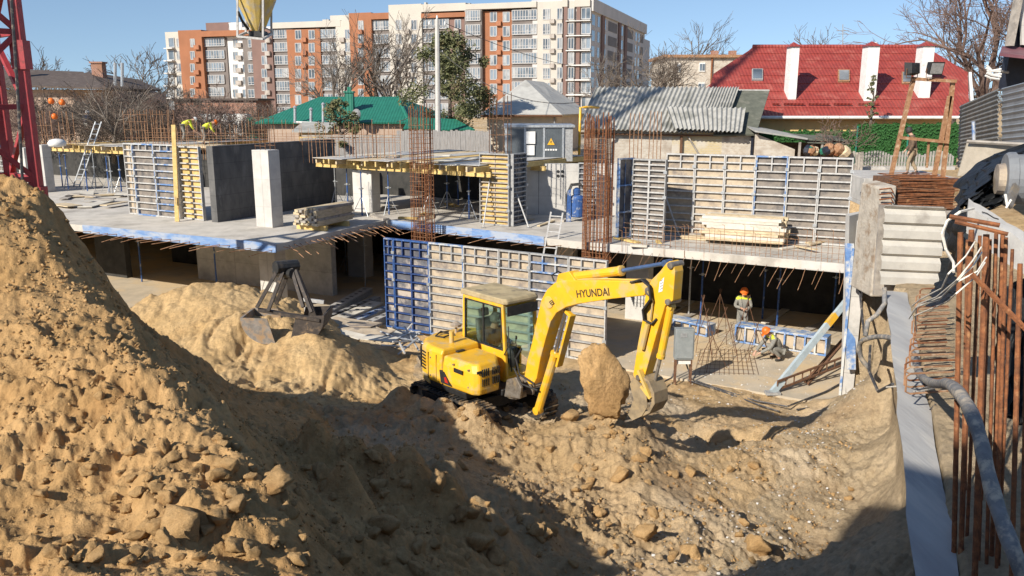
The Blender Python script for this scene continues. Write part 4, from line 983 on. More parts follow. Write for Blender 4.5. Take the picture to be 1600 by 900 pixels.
slab3([fl_ + Vector((0, .05, -.12)), fe + Vector((0, .05, -.08)), fr_ + Vector((0, .05, -.12)), fl2 + Vector((0, .05, -.16))], .08).build('felt_roof', M['slate_dark'], barn)
slab3([B['rl'] + Vector((0, .06, -.06)), fr_ + Vector((0, .06, -.06)), Vector((fr_.x, 50, 5.9)), Vector((B['rl'].x, 50, 5.9))], .08).build('roof', M['slate'], barn)
MB().prism([fe + Vector((-.06, .2, -.12)), fr_ + Vector((-.06, 0, -.16)), Vector((fr_.x - .06, 49.6, 5.8)), Vector((fr_.x - .06, 49.6, GZ)), Vector((fe.x - .06, fe.y + .2, GZ))], (-.12, 0, 0)).build('gable', M['navy'], barn)
def wallpx(u0, u1, Y, ztop, m, nm='wall', z0=GZ - .6, dep=.3, Y1=None):
    a_, c_ = ay(u0, 220, Y), ay(u1, 220, Y1 or Y); b = MB(); zt0, zt1 = ztop if isinstance(ztop, tuple) else (ztop, ztop)
    d = (Vector((c_.x, c_.y, 0)) - Vector((a_.x, a_.y, 0))).normalized(); n = Vector((-d.y, d.x, 0)) * dep
    b.hexa([(a_.x, a_.y, z0), (c_.x, c_.y, z0), (c_.x + n.x, c_.y + n.y, z0), (a_.x + n.x, a_.y + n.y, z0), (a_.x, a_.y, zt0), (c_.x, c_.y, zt1), (c_.x + n.x, c_.y + n.y, zt1), (a_.x + n.x, a_.y + n.y, zt0)])
    return b, m, nm
for (u0, u1, zt_, m) in ((906, 1050, 6.6, 'brick_white'), (1050, 1128, 6.55, 'brick_buff'), (1128, 1185, 6.5, 'brick_white')):
    b, m, nm = wallpx(u0, u1, 40.5, zt_, M[m]); b.build(nm, m, barn)
p0 = ay(1066, 204, 40.3); q = MB(); q.beam((p0.x, 40.42, 4.6), (p0.x, 40.42, 6.4), .12, .1); q.build('post', M['rust_dark'], barn)
p0 = ay(1075, 208, 40.3); q = MB(); q.beam((p0.x, 40.4, 6.35), (p0.x + .75, 40.4, 5.2), .1, .06); q.build('brace', M['timber_grey'], barn)
q = MB(); q.tube([ay(906, 208, 40.3), ay(1030, 211, 40.3), ay(1150, 212, 40.3)], .05, 6); q.build('gutter', M['rust_dark'], barn)
shed = thing('brick_shed', 'low white brick shed with a sagging lean-to sheet roof beside the barn', 'shed', ay(1215, 240, 39))
b, m, nm = wallpx(1182, 1243, 39.5, (6.45, 5.75), M['brick_white']); b.build('wall', m, shed)
s0, s1 = ay(1180, 204, 39.1), ay(1262, 216, 39.1); q = MB(); q.prism([s0, s1, s1 + Vector((.3, 3, .1)), s0 + Vector((.2, 3, .25))], (0, 0, -.07)); q.build('roof', M['slate'], shed)
lt = thing('junk_shelter', 'broken dark lean-to of old slate with junk under it beside the white shed', 'shelter', ay(1290, 240, 39.3))
for (ua, va, ub_, vb) in ((1245, 217, 1300, 219), (1262, 222, 1330, 224), (1290, 217, 1325, 220)):
    s0, s1 = ay(ua, va, 39.2), ay(ub_, vb, 39.2); q = MB(); q.prism([s0, s1, s1 + Vector((.1, 1.6, .15)), s0 + Vector((.1, 1.6, .2))], (0, 0, -.05)); q.build('roof_sheet', M['slate_dark'], lt)
MB().box(s0.x - 2.0, s1.x + .1, 41, 41.2, GZ, 6.0).build('back_wall', M['work_brown'], lt)
for u in (1250, 1285, 1322):
    p0 = ay(u, 222, 39.3); q = MB(); q.beam((p0.x, 39.3, GZ), (p0.x, 39.3, p0.z), .09, .09); q.build('post', M['timber_grey'], lt)
for k in range(16):
    u = 1250 + 75 * random.random(); p0 = ay(u, 232 + 7 * random.random(), 38.9 - random.random() * .3); s_ = random.uniform(.12, .3); q = MB(); q.lathe([(s_ * .6, -s_), (s_, -s_ * .2), (s_ * .8, s_ * .6), (s_ * .3, s_ * .8)], p0, 7, (jit(1), jit(1), 1)); o = q.build('junk', M[random.choice(['rust', 'work_brown', 'navy', 'green_roof', 'timber', 'rust_tan'])], lt)
# fences round there
def fence(label, name, cat, u0, u1, Y, vt, m, h, Y1=None, seg=1):
    a_, c_ = ay(u0, vt, Y), ay(u1, vt, Y1 or Y); r = thing(name, label, cat, Vector((a_.x, a_.y, GZ))); return r, a_, c_
gf, a_, c_ = fence('bright green leafy artificial hedge fence below the red roof', 'hedge_fence', 'fence', 1090, 1500, 43, 201, None, 2)
mid = ay(1340, 200, 43)
for x0, x1, zt_ in ((a_.x, mid.x, ay(1200, 205, 43).z), (mid.x + .01, c_.x, ay(1400, 194, 43).z)):
    q = MB(); random.seed(3)
    q.box(x0, x1, 43, 43.12, GZ, zt_)
    for k in range(int((x1 - x0) * 150)):
        x, z = random.uniform(x0, x1), random.uniform(5.0, zt_ + .04); s_ = random.uniform(.05, .11); y = 42.98 - random.random() * .06
        q._add([(x - s_, y, z), (x + s_ * .3, y - .05, z - s_), (x + s_, y - .02, z + s_ * .2), (x, y - .06, z + s_)], [(0, 1, 2, 3)])
    q.build('leaf_panel', M['hedge'], gf)
for u in (1340, 1420, 1480):
    p0 = ay(u, 200, 42.9); q = MB(); q.beam((p0.x, 42.9, GZ), (p0.x, 42.9, p0.z + .1), .06, .06); q.build('post', M['green_roof'], gf)
pf, a_, c_ = fence('pale grey concrete picket fence with arched tops behind the man on the kerb', 'picket_fence', 'fence', 1345, 1490, 40, 240, None, 1)
zb_ = ay(1400, 256, 40).z; n_ = 34; M['fence_pale'] = mat('old_concrete_fence', (.37, .35, .32), (.27, .255, .235), .9, 4)
for k in range(n_):
    t = k / (n_ - 1); x = a_.x + (c_.x - a_.x) * t; arch = abs(math.sin(t * math.pi * 3)) ** .7; zt_ = ay(1400, 244, 40).z + .26 * arch
    q = MB(); q.box(x - .035, x + .035, 40, 40.06, zb_ - .4, zt_); q.build('picket', M['fence_pale'], pf)
for zz in (zb_ + .02, zb_ + .33):
    q = MB(); q.box(a_.x, c_.x, 40.062, 40.12, zz, zz + .07); q.build('rail', M['fence_pale'], pf)
q = MB(); q.box(a_.x - .1, c_.x + .1, 39.9, 40.3, GZ - .6, zb_ - .12); q.build('plinth', M['concrete'], pf)
wf, a_, c_ = fence('weathered grey plank fence by the junk shelter', 'plank_fence', 'fence', 1286, 1348, 39.0, 238, None, 1)
for k in range(15):
    x = a_.x + (c_.x - a_.x) * k / 14; q = MB(); q.box(x - .055, x + .055, 39 + .01 * (k % 2), 39.03 + .01 * (k % 2), GZ - .5, a_.z + jit(.08)); q.build('plank', M['timber_grey'] if k > 3 else M['rust_dark'], wf)
# grey plank fence behind the middle deck
pf2, a_, c_ = fence('long weathered grey board fence in front of the green roofed house', 'board_fence', 'fence', 470, 765, 45, 205, None, 1)
for k in range(75):
    x = a_.x + (c_.x - a_.x) * k / 74; zt_ = (ay(600, 215, 45).z if x < ay(612, 0, 45).x else ay(650, 204, 45).z) + jit(.05); q = MB(); q.box(x - .065, x + .065, 45 + .012 * (k % 2), 45.025 + .012 * (k % 2), GZ - .3, zt_); q.build('plank', M['fence_grey'], pf2)
q = MB(); q.box(a_.x, c_.x, 45.04, 45.1, 6.1, 6.2); q.build('rail', M['timber_grey'], pf2)

# ------------------------------------------------------------------ transformer kiosk on the pale wall
k0, k1 = ay(789, 249, 36.2), ay(880, 249, 36.2); kz0 = 5.42; kz1 = ay(835, 199, 36.2).z
ksk = thing('transformer_kiosk', 'grey metal transformer kiosk with three dark doors on the pale concrete wall', 'kiosk', Vector((k0.x, 36.2, kz0)))
MB().box(k0.x, k1.x + .4, 36.2, 38.9, kz0, kz1).build('cabinet', M['steel_grey'], ksk)
MB().box(k0.x - .08, k1.x + .48, 36.1, 39, kz1 + .002, kz1 + .1).build('roof', M['galv'], ksk)
wd = (k1.x - k0.x)
for k in range(3):
    x0 = k0.x + wd * (.03 + .325 * k); q = MB(); q.box(x0 + .04, x0 + wd * .30, 36.165, 36.198, kz0 + .06, kz1 - .08); d_ = q.build('door', M['fence_grey'] if False else mat('kiosk_door', (.10, .115, .125), (.075, .085, .095), .5, 4), ksk)
    q = MB()
    for j in range(10): q.box(x0 + .1 + j * wd * .026, x0 + .12 + j * wd * .026, 36.158, 36.164, kz0 + .1, kz1 - .12)
    q.build('ribbing', MATS['kiosk_door'], d_)
for k in range(4):
    x0 = k0.x + wd * (.0 + .325 * k); q = MB(); q.box(x0, x0 + .09, 36.14, 36.199, kz0, kz1); q.build('corner_post', M['galv'], ksk)
p0 = ay(829, 224, 36.1)
q = MB(); q.box(p0.x - .2, p0.x + .2, 36.09, 36.155, p0.z - .02, p0.z + .5); q.build('meter_box', M['white'], ksk)
q = MB(); q.box(p0.x - .17, p0.x + .17, 36.09, 36.155, p0.z - .5, p0.z - .08); q.build('meter_box', M['white'], ksk)
p0 = ay(861, 222, 36.15); q = MB(); q.prism([(p0.x - .16, 36.15, p0.z - .12), (p0.x + .16, 36.15, p0.z - .12), (p0.x, 36.15, p0.z + .17)], (0, -.012, 0)); wsn = q.build('warning_triangle', M['yellow'], ksk)
q = MB(); q.prism([(p0.x - .01, 36.135, p0.z + .08), (p0.x + .035, 36.135, p0.z + .0), (p0.x + .0, 36.135, p0.z + .0), (p0.x + .015, 36.135, p0.z - .08), (p0.x - .04, 36.135, p0.z + .02), (p0.x, 36.135, p0.z + .02)], (0, -.006, 0)); q.build('lightning_mark', M['black_paint'], wsn)
q = MB()
for k in range(5): q.box(p0.x - .26 + k * .11, p0.x - .18 + k * .11, 36.14, 36.15, p0.z - .36, p0.z - .29)
q.build('number_plate', M['white'], ksk)
# yellow gas pipe
p0 = ay(905, 215, 38.5); p1 = ay(907, 168, 38.5)
q = MB(); q.tube([(p0.x, 38.5, GZ), (p1.x, 38.5, p1.z), (p1.x + .25, 38.6, p1.z + .02), (p1.x + .9, 39.2, p1.z)], .06, 8); o = q.build('gas_pipe', M['yellow'], None, smooth=True); tag(o, 'yellow upright gas pipe at the left corner of the barn', 'pipe')

# ------------------------------------------------------------------ grey hip-roofed house
hip = thing('hip_roof_house', 'cream house with a pale grey slate hip roof behind the kiosk', 'house', Vector((2, 58, GZ)))
hl, hr, hb = ay(752, 178, 54), ay(878, 180, 54), ay(922, 166, 62); ap_ = ay(822, 125, 60); hz = (hl.z + hr.z) / 2
hl.z = hr.z = hb.z = hz; bk = Vector((hl.x + 1, 64, hz)); ap2 = ay(850, 128, 62.5)
slab3([hl, hr, ap_], .1).build('roof', M['slate_hip'], hip); slab3([hr, hb, ap2, ap_], .1).build('roof', M['slate_hip'], hip); slab3([hl, ap_, ap2, bk], .1).build('roof', M['slate_hip'], hip)
q = MB(); q.prism([Vector((hl.x + .35, 54.4, GZ)), Vector((hr.x - .3, 54.4, GZ)), Vector((hb.x - .4, 62, GZ)), Vector((bk.x, 63.5, GZ))], (0, 0, hz - GZ - .03)); q.build('wall', M['plaster_cream'], hip)
q = MB(); q.tube([hl + Vector((0, -.06, -.08)), hr + Vector((0, -.06, -.08))], .08, 6); q.build('gutter', M['rust_dark'], hip)
q = MB(); q.tube([(hr.x - .45, 54.3, hz - .1), (hr.x - .45, 54.3, GZ)], .06, 6); q.build('downpipe', M['steel_grey'], hip)
q = MB(); q.box(hl.x + 1, hr.x - 2, 54.36, 54.4, hz - .95, hz - .85); q.build('cornice', M['plaster_cream'], hip)

# ------------------------------------------------------------------ green-roofed house
grn = thing('green_roof_house', 'low house with a dark green sheet roof and green chimney behind the board fence', 'house', Vector((-9, 52, GZ)))
g_el, g_er, g_rl, g_rr = ay(398, 186, 50), ay(640, 196, 50), ay(500, 151, 55), ay(622, 153, 55)
g_er.z = g_el.z = (g_el.z + g_er.z) / 2; g_rr.z = g_rl.z
slab3([g_el, g_er, g_rr, g_rl], .1).build('roof', M['green_roof'], grn)
slab3([g_er, g_er + Vector((2.2, 9, 0)), g_rr], .1).build('roof', M['green_roof'], grn)
slab3([g_el, g_rl, g_el + Vector((1, 9, 0))], .1).build('roof', M['green_roof'], grn)
q = MB(); q.prism([g_el + Vector((.6, .4, GZ - g_el.z)), g_er + Vector((-.5, .4, GZ - g_el.z)), g_er + Vector((1.4, 8, GZ - g_el.z)), g_el + Vector((1.2, 8, GZ - g_el.z))], (0, 0, g_el.z - GZ - .05)); q.build('wall', M['plaster_pink'], grn)
p0 = ay(546, 178, 51.8); q = MB(); q.box(p0.x - .24, p0.x + .24, 51.8, 52.35, p0.z - .4, ay(546, 145, 51.8).z); ch = q.build('chimney', M['green_roof'], grn); zt_ = ay(546, 145, 51.8).z
q = MB(); q.box(p0.x - .3, p0.x + .3, 51.74, 52.41, zt_ + .002, zt_ + .1); q.box(p0.x - .1, p0.x + .1, 51.95, 52.2, zt_ + .102, zt_ + .35); q.build('chimney_cap', M['green_roof'], ch)
q = MB(); q.tube([g_er.lerp(g_rr, .0), g_rr], .1, 6); q.build('ridge_cap', M['green_roof'], grn)
for (u, vb, vt) in ((461, 192, 169), (486, 191, 172), (505, 193, 164)):
    p0, p1 = ay(u, vb, 49.8), ay(u, vt, 49.8); q = MB(); q.tube([p0, p1], .085, 8); q.lathe([(.12, 0), (.13, .05), (.03, .15)], p1, 8); q.build('vent_pipe', M['galv'], grn)
q = MB(); q.tube([ay(463, 191, 49.7), ay(515, 193, 49.7)], .07, 6); q.build('gutter', M['white'], grn)
p0 = ay(556, 180, 49.6); q = MB(); q.lathe([(.38, 0), (.30, .07), (.15, .12), (.02, .14)], p0, 14, (.5, .8, -.2)); ds = q.build('satellite_dish', M['steel_grey'], grn, smooth=True); q = MB(); q.tube([p0, p0 + Vector((.0, .3, -.8))], .03, 5); q.build('dish_arm', M['steel_grey'], ds)
an = thing('green_annex', 'small green roofed annex and yellow boarded hut front right of the green house', 'shed', ay(700, 200, 48))
a0, a1, a2, a3 = ay(686, 202, 47.5), ay(742, 202, 47.5), ay(716, 186, 49.5), ay(640, 183, 49.5)
slab3([ay(630, 200, 47.5), a0, ay(712, 186, 49.5), a3], .08).build('roof', M['green_roof'], an); slab3([a0, a1, ay(712, 186, 49.5)], .08).build('roof', M['green_roof'], an)
q = MB(); q.box(ay(640, 200, 47.5).x, a1.x - .2, 47.9, 50, GZ, a0.z - .08); q.build('wall', M['plaster_pink'], an)
hut = thing('boarded_hut', 'low hut with yellow boards under a grey sheet roof before the green house', 'shed', ay(480, 215, 47))
p0, p1 = ay(467, 214, 47), ay(508, 206, 47); q = MB(); q.box(p0.x, p1.x, 47, 49, GZ, p1.z); q.build('wall', M['timber_yellow'], hut)
q = MB(); a0, a1 = ay(455, 205, 46.7), ay(512, 206, 46.7); q.prism([a0, a1, a1 + Vector((0, 2.6, .45)), a0 + Vector((0, 2.6, .45))], (0, 0, -.06)); q.build('roof', M['slate'], hut)

# ------------------------------------------------------------------ left: long brown house, brick sheds
lh = thing('brown_roof_house', 'long low house with dark brown roof and brick chimneys behind the thicket', 'house', Vector((-40, 74, GZ)))
def A4(*ps): return [ay(*p) for p in ps]
q_ = A4((-80, 134, 72), (150, 134, 72), (130, 112, 80), (-80, 104, 82)); slab3(q_, .15).build('roof', M['dark_roof'], lh)
slab3(A4((60, 134, 70), (165, 137, 68), (138, 112, 78)), .15).build('roof', M['dark_roof'], lh); slab3(A4((165, 137, 68), (252, 140, 80), (215, 124, 82), (138, 112, 78)), .15).build('roof', M['dark_roof'], lh)
MB().box(q_[0].x, ay(160, 0, 73).x, 73, 82, GZ, q_[0].z - .3).build('wall', M['plaster_pink'], lh)
q = MB(); q.prism([ay(160, 150, 71), ay(246, 150, 80.5), ay(246, 150, 82) , ay(160, 150, 82)], (0, 0, .1)); 
MB().hexa([(ay(162, 0, 70).x, 70, GZ), (ay(246, 0, 80).x, 80, GZ), (ay(246, 0, 82).x, 82, GZ), (ay(150, 0, 81).x, 81, GZ), (ay(162, 0, 70).x, 70, 8.9), (ay(246, 0, 80).x, 80, 8.7), (ay(246, 0, 82).x, 82, 8.7), (ay(150, 0, 81).x, 81, 9)]).build('wall', M['plaster_pink'], lh)
for (u, v0, v1, w_) in ((151, 116, 99, 15), (28, 106, 97, 9)):
    a_, c_ = ay(u - w_ / 2, v0, 76), ay(u + w_ / 2, v1, 76); q = MB(); q.box(a_.x, c_.x, 76, 76.8, a_.z - 1, c_.z); ch = q.build('chimney', M['brick_red'], lh); q = MB(); q.box(a_.x - .1, c_.x + .1, 75.9, 76.9, c_.z + .002, c_.z + .15); q.build('chimney_cap', M['brick_red'], ch)
for u in (180, 191):
    q = MB(); q.tube([ay(u, 135, 72), ay(u, 98, 72)], .13, 8); q.build('vent_pipe', M['galv'], lh)
bs = thing('brick_outbuilding', 'old red brick outbuilding with flat roof behind the workers in yellow', 'building', ay(340, 200, 62))
a_, c_ = ay(272, 157, 62), ay(400, 157, 62); MB().box(a_.x, c_.x, 62, 66, GZ, a_.z).build('wall', M['brick_red'], bs)
q = MB(); q.box(a_.x - .2, c_.x + .2, 61.8, 66.2, a_.z + .002, a_.z + .15); q.build('roof', M['dark_roof'], bs)
ws = thing('white_wall_shed', 'long low shed with a whitewashed wall and green sheet behind the starter bars', 'shed', ay(380, 205, 58))
a_, c_ = ay(300, 178, 58), ay(460, 178, 58); MB().box(a_.x, ay(385, 178, 58).x, 58, 59, GZ, a_.z).build('wall', M['white'], ws); MB().box(ay(385, 178, 58).x + .01, c_.x, 57.9, 59, GZ, a_.z - .2).build('green_sheet', M['green_roof'], ws)

# ------------------------------------------------------------------ right edge: neighbour's shed, corrugated fence
cf = thing('corrugated_fence', 'tall grey corrugated metal fence leaning along the right edge of the street', 'fence', ay(1540, 250, 24))
f0, f1, f2, f3 = ay(1497, 262, 30), ay(1560, 262, 22), ay(1560, 138, 22), ay(1500, 165, 30)
corrugated(f0, f3, f2, f1, 17, .02, saw=False).build('sheet_panel', M['iron_old'], cf)
f4, f5 = ay(1640, 262, 17), ay(1640, 118, 17)
corrugated(f1 + Vector((.02, -.1, 0)), f2 + Vector((.02, -.1, 0)), f5, f4, 13, .03, saw=True).build('sheet_panel', M['iron'], cf)
for (u, v0, v1, Y, m) in ((1522, 190, 225, 23, 'blue_paint'),):
    q = MB(); q.tube([ay(u, v1, Y), ay(u - 1, v0, Y)], .045, 6); q.build('post', M['blue_paint_worn'], cf)
ns = thing('neighbour_shed', 'dark wooden gable end with purplish eave sheet at the top right edge', 'shed', ay(1590, 150, 26))
q = MB(); q.prism([ay(1580, 70, 26), ay(1596, -30, 26), ay(1750, -30, 26), ay(1750, 140, 26), ay(1568, 140, 26)], (0, .3, 0)); q.build('gable', M['navy'], ns)
q = MB(); q.beam(ay(1577, 72, 25.7), ay(1598, -40, 25.7), .3, .12); q.build('barge_board', M['timber_grey'], ns)
q = MB(); q.prism([ay(1562, 83, 24.6), ay(1700, 98, 24.6), ay(1700, 78, 26), ay(1566, 72, 26)], (0, 0, -.08)); q.build('eave_sheet', mat('purple_sheet', (.20, .085, .10), (.15, .06, .075), .5, 2), ns)
q = MB(); q.prism([ay(1596, 0, 25.8), ay(1625, 0, 25.8), ay(1625, 72, 25.8), ay(1597, 70, 25.8)], (0, .1, 0)); q.build('wall', M['concrete_pale'], ns)
q = MB(); q.tube([ay(1545, 110, 25), ay(1575, 113, 25.5)], .04, 6); br_ = q.build('bracket', M['steel_grey'], ns)
for k in range(5):
    u0 = 1540 + jit(4); q = MB(); q.tube([ay(u0, 102 + k * 4, 25), ay(u0 + 8, 112 + k * 2 + jit(3), 25), ay(u0 + 22, 108 + k * 4, 25)], .03, 5); q.build('insulator_wire', M['white'], br_)

# ------------------------------------------------------------------ trees
def limb(mb, p, d, L_, r, depth, spread, minr, seg=3, nkids=(2, 4), droop=0.0, nside=4):
    pts = [p]; rs = [r]; q = p.copy(); dd = d.normalized()
    for k in range(seg):
        dd = (dd + Vector((jit(.22), jit(.22), jit(.16) - droop))).normalized(); q = q + dd * (L_ / seg); pts.append(q.copy()); rs.append(max(minr, r * (1 - .45 * (k + 1) / seg)))
    mb.tube(pts, rs, nside if r > .03 else 3, cap=False)
    if depth <= 0: return
    for k in range(random.randint(*nkids)):
        t = random.uniform(.35, 1); i = min(seg - 1, int(t * seg)); b0 = pts[i].lerp(pts[i + 1], t * seg - i)
        a = random.uniform(0, 6.283); o_ = dd.orthogonal().normalized(); o_.rotate(Matrix.Rotation(a, 3, dd))
        nd = (dd + o_ * random.uniform(.5, 1.1) * spread + Vector((0, 0, .12))).normalized()
        limb(mb, b0, nd, L_ * random.uniform(.55, .82), max(minr, r * random.uniform(.42, .62)), depth - 1, spread, minr, seg, nkids, droop, nside)
def bare_tree(label, base, h, seed, group, m='bark', minr=.012, depth=5, spread=.8, nk=(2, 4), trunk_h=.28, name='bare_tree', cat='tree', r0=None):
    random.seed(seed); r = thing(name, label, cat, base, random.uniform(0, 6), group)
    r0 = r0 or h * .022; t = MB(); top = Vector((jit(.2), jit(.2), h * trunk_h))
    t.tube([(0, 0, -.3), top * .5 + Vector((jit(.05), 0, 0)), top], [r0 * 1.25, r0, r0 * .85], 7); t.build('trunk', M[m], r, world=False)
    c = MB()
    for k in range(random.randint(4, 6)):
        a = k * 1.3 + jit(.4); limb(c, top - Vector((0, 0, random.uniform(0, .25) * top.z)), Vector((math.cos(a) * spread, math.sin(a) * spread, 1.0 + jit(.3))), h * random.uniform(.28, .40), r0 * .6, depth - 1, spread, minr, 3, nk)
    limb(c, top, Vector((jit(.1), jit(.1), 1)), h * .38, r0 * .7, depth - 1, spread, minr, 3, nk)
    c.build('crown', M[m], r, world=False); return r
TB = lambda u, Y: Vector((ay(u, 200, Y).x, Y, GZ))
gT = 'bare winter trees behind the houses'
for (lab, u, Y, h, sd, m, mr, dp) in [
    ('bare tree with thin crown behind the brown roof at far left', 70, 92, 9.5, 1, 'bark', .022, 5),
    ('small bare tree behind the brown roof, right of its vent pipes', 232, 90, 8.5, 2, 'bark', .022, 5),
    ('bare bushy tree in front of the orange facade, left of the green chimney', 524, 66, 8.2, 3, 'bark_pale', .013, 5),
    ('bare tree before the glazed bays, behind the green roof', 596, 68, 9.0, 4, 'bark', .013, 5),
    ('tall bare birch tree with pale trunk left of the pine', 622, 66, 9.8, 5, 'bark_pale', .013, 5),
    ('bare tree in front of the apartment corner, left of the slate barn', 946, 78, 7.6, 6, 'bark_pale', .013, 5),
    ('big bare tree behind the slate barn ridge', 1020, 70, 8.6, 7, 'bark', .013, 5),
    ('bare tree beside the beige block, left of it', 1042, 72, 8.4, 8, 'bark_pale', .013, 5),
    ('wispy bare tree standing behind the beige block', 1085, 110, 13.5, 9, 'bark', .02, 5),
    ('faint bare tree poking over the red ridge', 1300, 88, 11.2, 10, 'bark', .018, 5),
    ('large brown bare tree right of the red roof', 1532, 62, 13.2, 11, 'bark_red', .013, 6),
    ('dense bare tree behind the purplish eave at far right', 1580, 58, 14.0, 12, 'bark_red', .013, 6),
    ('bare tree between the red roof and the far right shed', 1490, 70, 9.6, 13, 'bark', .013, 5)]:
    bare_tree(lab, TB(u, Y), h, sd, gT, m, mr, dp)
# thicket: individual shrubs; several prototypes, copied
gS = 'bare shrubs of the thicket behind the left deck'
protos = []
shr = [(70, 62, 4.0), (20, 60, 4.2), (110, 58, 3.7), (150, 62, 4.3), (185, 57, 3.9), (205, 63, 4.4), (230, 58, 3.6), (258, 60, 4.2), (280, 56, 3.3), (312, 57, 3.4), (330, 60, 3.8), (365, 55, 3.2), (395, 55, 3.0), (425, 55, 3.0), (130, 54, 3.3), (170, 53, 3.4), (215, 53, 3.1), (90, 54, 3.3), (45, 54, 3.4), (-10, 58, 4.2), (245, 52, 3.0), (300, 52, 2.8), (345, 52, 2.7), (60, 50, 3.0), (195, 50, 2.9)]
for k, (u, Y, h) in enumerate(shr):
    lab = 'tangled bare shrub of the thicket behind the left shuttering deck'
    if k < 5:
        random.seed(40 + k); r = thing('bare_shrub', lab, 'shrub', TB(u, Y), jit(3), gS); c = MB()
        for j in range(9):
            a = j * .7 + jit(.3); limb(c, Vector((math.cos(a) * .25, math.sin(a) * .25, -.1)), Vector((math.cos(a) * .55, math.sin(a) * .55, 1)), h * random.uniform(.4, .6), .035, 4, 1.0, .012, 3, (2, 4))
        c.build('branches', M['bark_red'] if k % 2 else M['bark'], r, world=False); protos.append((r, h))
    else:
        pr, ph = protos[k % 5]; r = dup(pr, TB(u, Y), jit(3), lab); s_ = h / ph; r.scale = (s_ * 1.15, s_, s_)
# fruit tree over the brick wall
bare_tree('low spreading bare fruit tree in front of the whitewashed shed', TB(322, 50), 4.4, 77, None, 'bark_red', .014, 5, 1.2)
bare_tree('leaning bare young tree left of the aluminium ladder', TB(172, 49), 4.8, 78, None, 'bark_pale', .014, 4, .8)
def leaf_tree(label, base, h, wid, seed, n, m, name, cat, ls, conic=False):
    random.seed(seed); r = thing(name, label, cat, base); t = MB()
    t.tube([(0, 0, -.3), (.05, 0, h * .35), (.1, .05, h * .85)], [h * .022, h * .018, .02], 7)
    for k in range(16):
        a = k * 2.4; z = h * random.uniform(.25, .8); t.tube([(0.05, 0, z), (math.cos(a) * wid * .35, math.sin(a) * wid * .35, z + .5)], [.04, .015], 4)
    t.build('trunk', M['bark'], r, world=False)
    cl = []
    for k in range(46):
        f = random.random() ** .8; z = h * (.22 + .78 * f); rr = wid * (.5 if not conic else .5 * (1 - .75 * f)) * (math.sin(math.pi * min(1, .15 + .85 * f)) ** .5 if not conic else 1)
        a = random.uniform(0, 6.283); q = rr * random.random() ** .5; cl.append((Vector((q * math.cos(a), q * math.sin(a), z)), random.uniform(.25, .55) * wid / 4))
    c = MB()
    for k in range(n):
        p, s_ = random.choice(cl); d = Vector((random.gauss(0, 1), random.gauss(0, 1), random.gauss(0, .8))); d = d.normalized() * s_ * random.random() ** .4
        q = p + d; a = Vector((random.gauss(0, 1), random.gauss(0, 1), random.gauss(0, .6))).normalized() * ls * random.uniform(.5, 1.3); b_ = a.orthogonal().normalized() * ls * .22; b_.rotate(Matrix.Rotation(random.random() * 6, 3, a.normalized()))
        c._add([q - a * .5, q + b_, q + a * .6, q - b_], [(0, 1, 2, 3)])
    c.build('crown', M[m], r, world=False); return r
leaf_tree('dark green pine tree in front of the apartments beside the white pole', TB(702, 51), 6.9, 5.8, 5, 12000, 'needle', 'pine_tree', 'tree', .20)
leaf_tree('small olive evergreen bush in front of the green roof', TB(530, 45.6), 3.2, 2.4, 6, 2600, 'needle', 'evergreen_bush', 'bush', .18)
leaf_tree('dark climbing shrub against the yellow wall below the red roof', TB(1358, 44), 4.6, .7, 8, 900, 'needle', 'climbing_shrub', 'bush', .14)
random.seed(91)
r = thing('bramble_heap', 'reddish bramble heap on the junk shelter beside the picket fence', 'bush', ay(1320, 240, 39.2)); c = MB()
for j in range(14):
    a = j * .45; limb(c, Vector((jit(.7), jit(.3), .3)), Vector((math.cos(a), math.sin(a) * .4, .6)), .7, .02, 3, 1.1, .008, 3, (2, 3))
c.build('branches', M['bark_red'], r, world=False)
# distant tree line: one mass nobody could count
random.seed(5); c = MB()
for k in range(150):
    a = R(-42 + 84 * k / 149 + jit(.3)); d = random.uniform(230, 330); x, y = d * math.sin(a), d * math.cos(a)
    for j in range(7): limb(c, Vector((x + jit(2), y, GZ)), Vector((jit(.5), jit(.2), 1)), random.uniform(4, 6), .12, 2, .9, .05, 2, (2, 3), 0, 3)
o = c.build('far_woodland', M['bark'], None); tag(o, 'thin line of bare far trees along the horizon', 'woodland', None, 'stuff')

# ------------------------------------------------------------------ utility pole and wires
pb, pt = ay(684, 204, 46.5), ay(683, 30, 46.5)
up_ = thing('utility_pole', 'white concrete utility pole with cables beside the pine', 'pole', Vector((pb.x, 46.5, GZ)))
MB().tube([(pb.x, 46.5, GZ - .3), (pt.x, 46.5, pt.z)], [.17, .115], 8).build('shaft', M['concrete_pale'], up_)
q = MB(); q.beam((pt.x - .5, 46.5, pt.z - .35), (pt.x + .5, 46.5, pt.z - .35), .07, .07); q.build('cross_arm', M['steel_grey'], up_)
for dx in (-.42, .42, 0):
    q = MB(); q.lathe([(.03, 0), (.06, .04), (.05, .1), (.06, .14), (.02, .2)], (pt.x + dx, 46.5, pt.z - .31 + (.31 if dx == 0 else 0)), 8); q.build('insulator', M['white'], up_)
for k, (p0, p1, sg, lab) in enumerate([((pt.x + .1, 46.5, pt.z - 1.6), ay(905, 160, 41), .9, 'black cable dropping from the white pole to the barn'),
                          ((pt.x + .42, 46.5, pt.z - .2), ay(960, 110, 75), .6, 'thin wire from the white pole towards the apartments'),
                          ((pt.x - .1, 46.5, pt.z - 3.2), ay(620, 190, 47), .5, 'sagging wire from the white pole to the green roof')]):
    q = MB(); q.tube(catenary(p0, p1, sg), .018, 4); o = q.build('overhead_cable', M['cable_dark'], None); tag(o, lab, 'cable')
an_ = thing('roof_antenna', 'thin television antenna above the red roof', 'antenna', ay(1317, 72, 60)); p0, p1 = ay(1317, 74, 60), ay(1317, 38, 60)
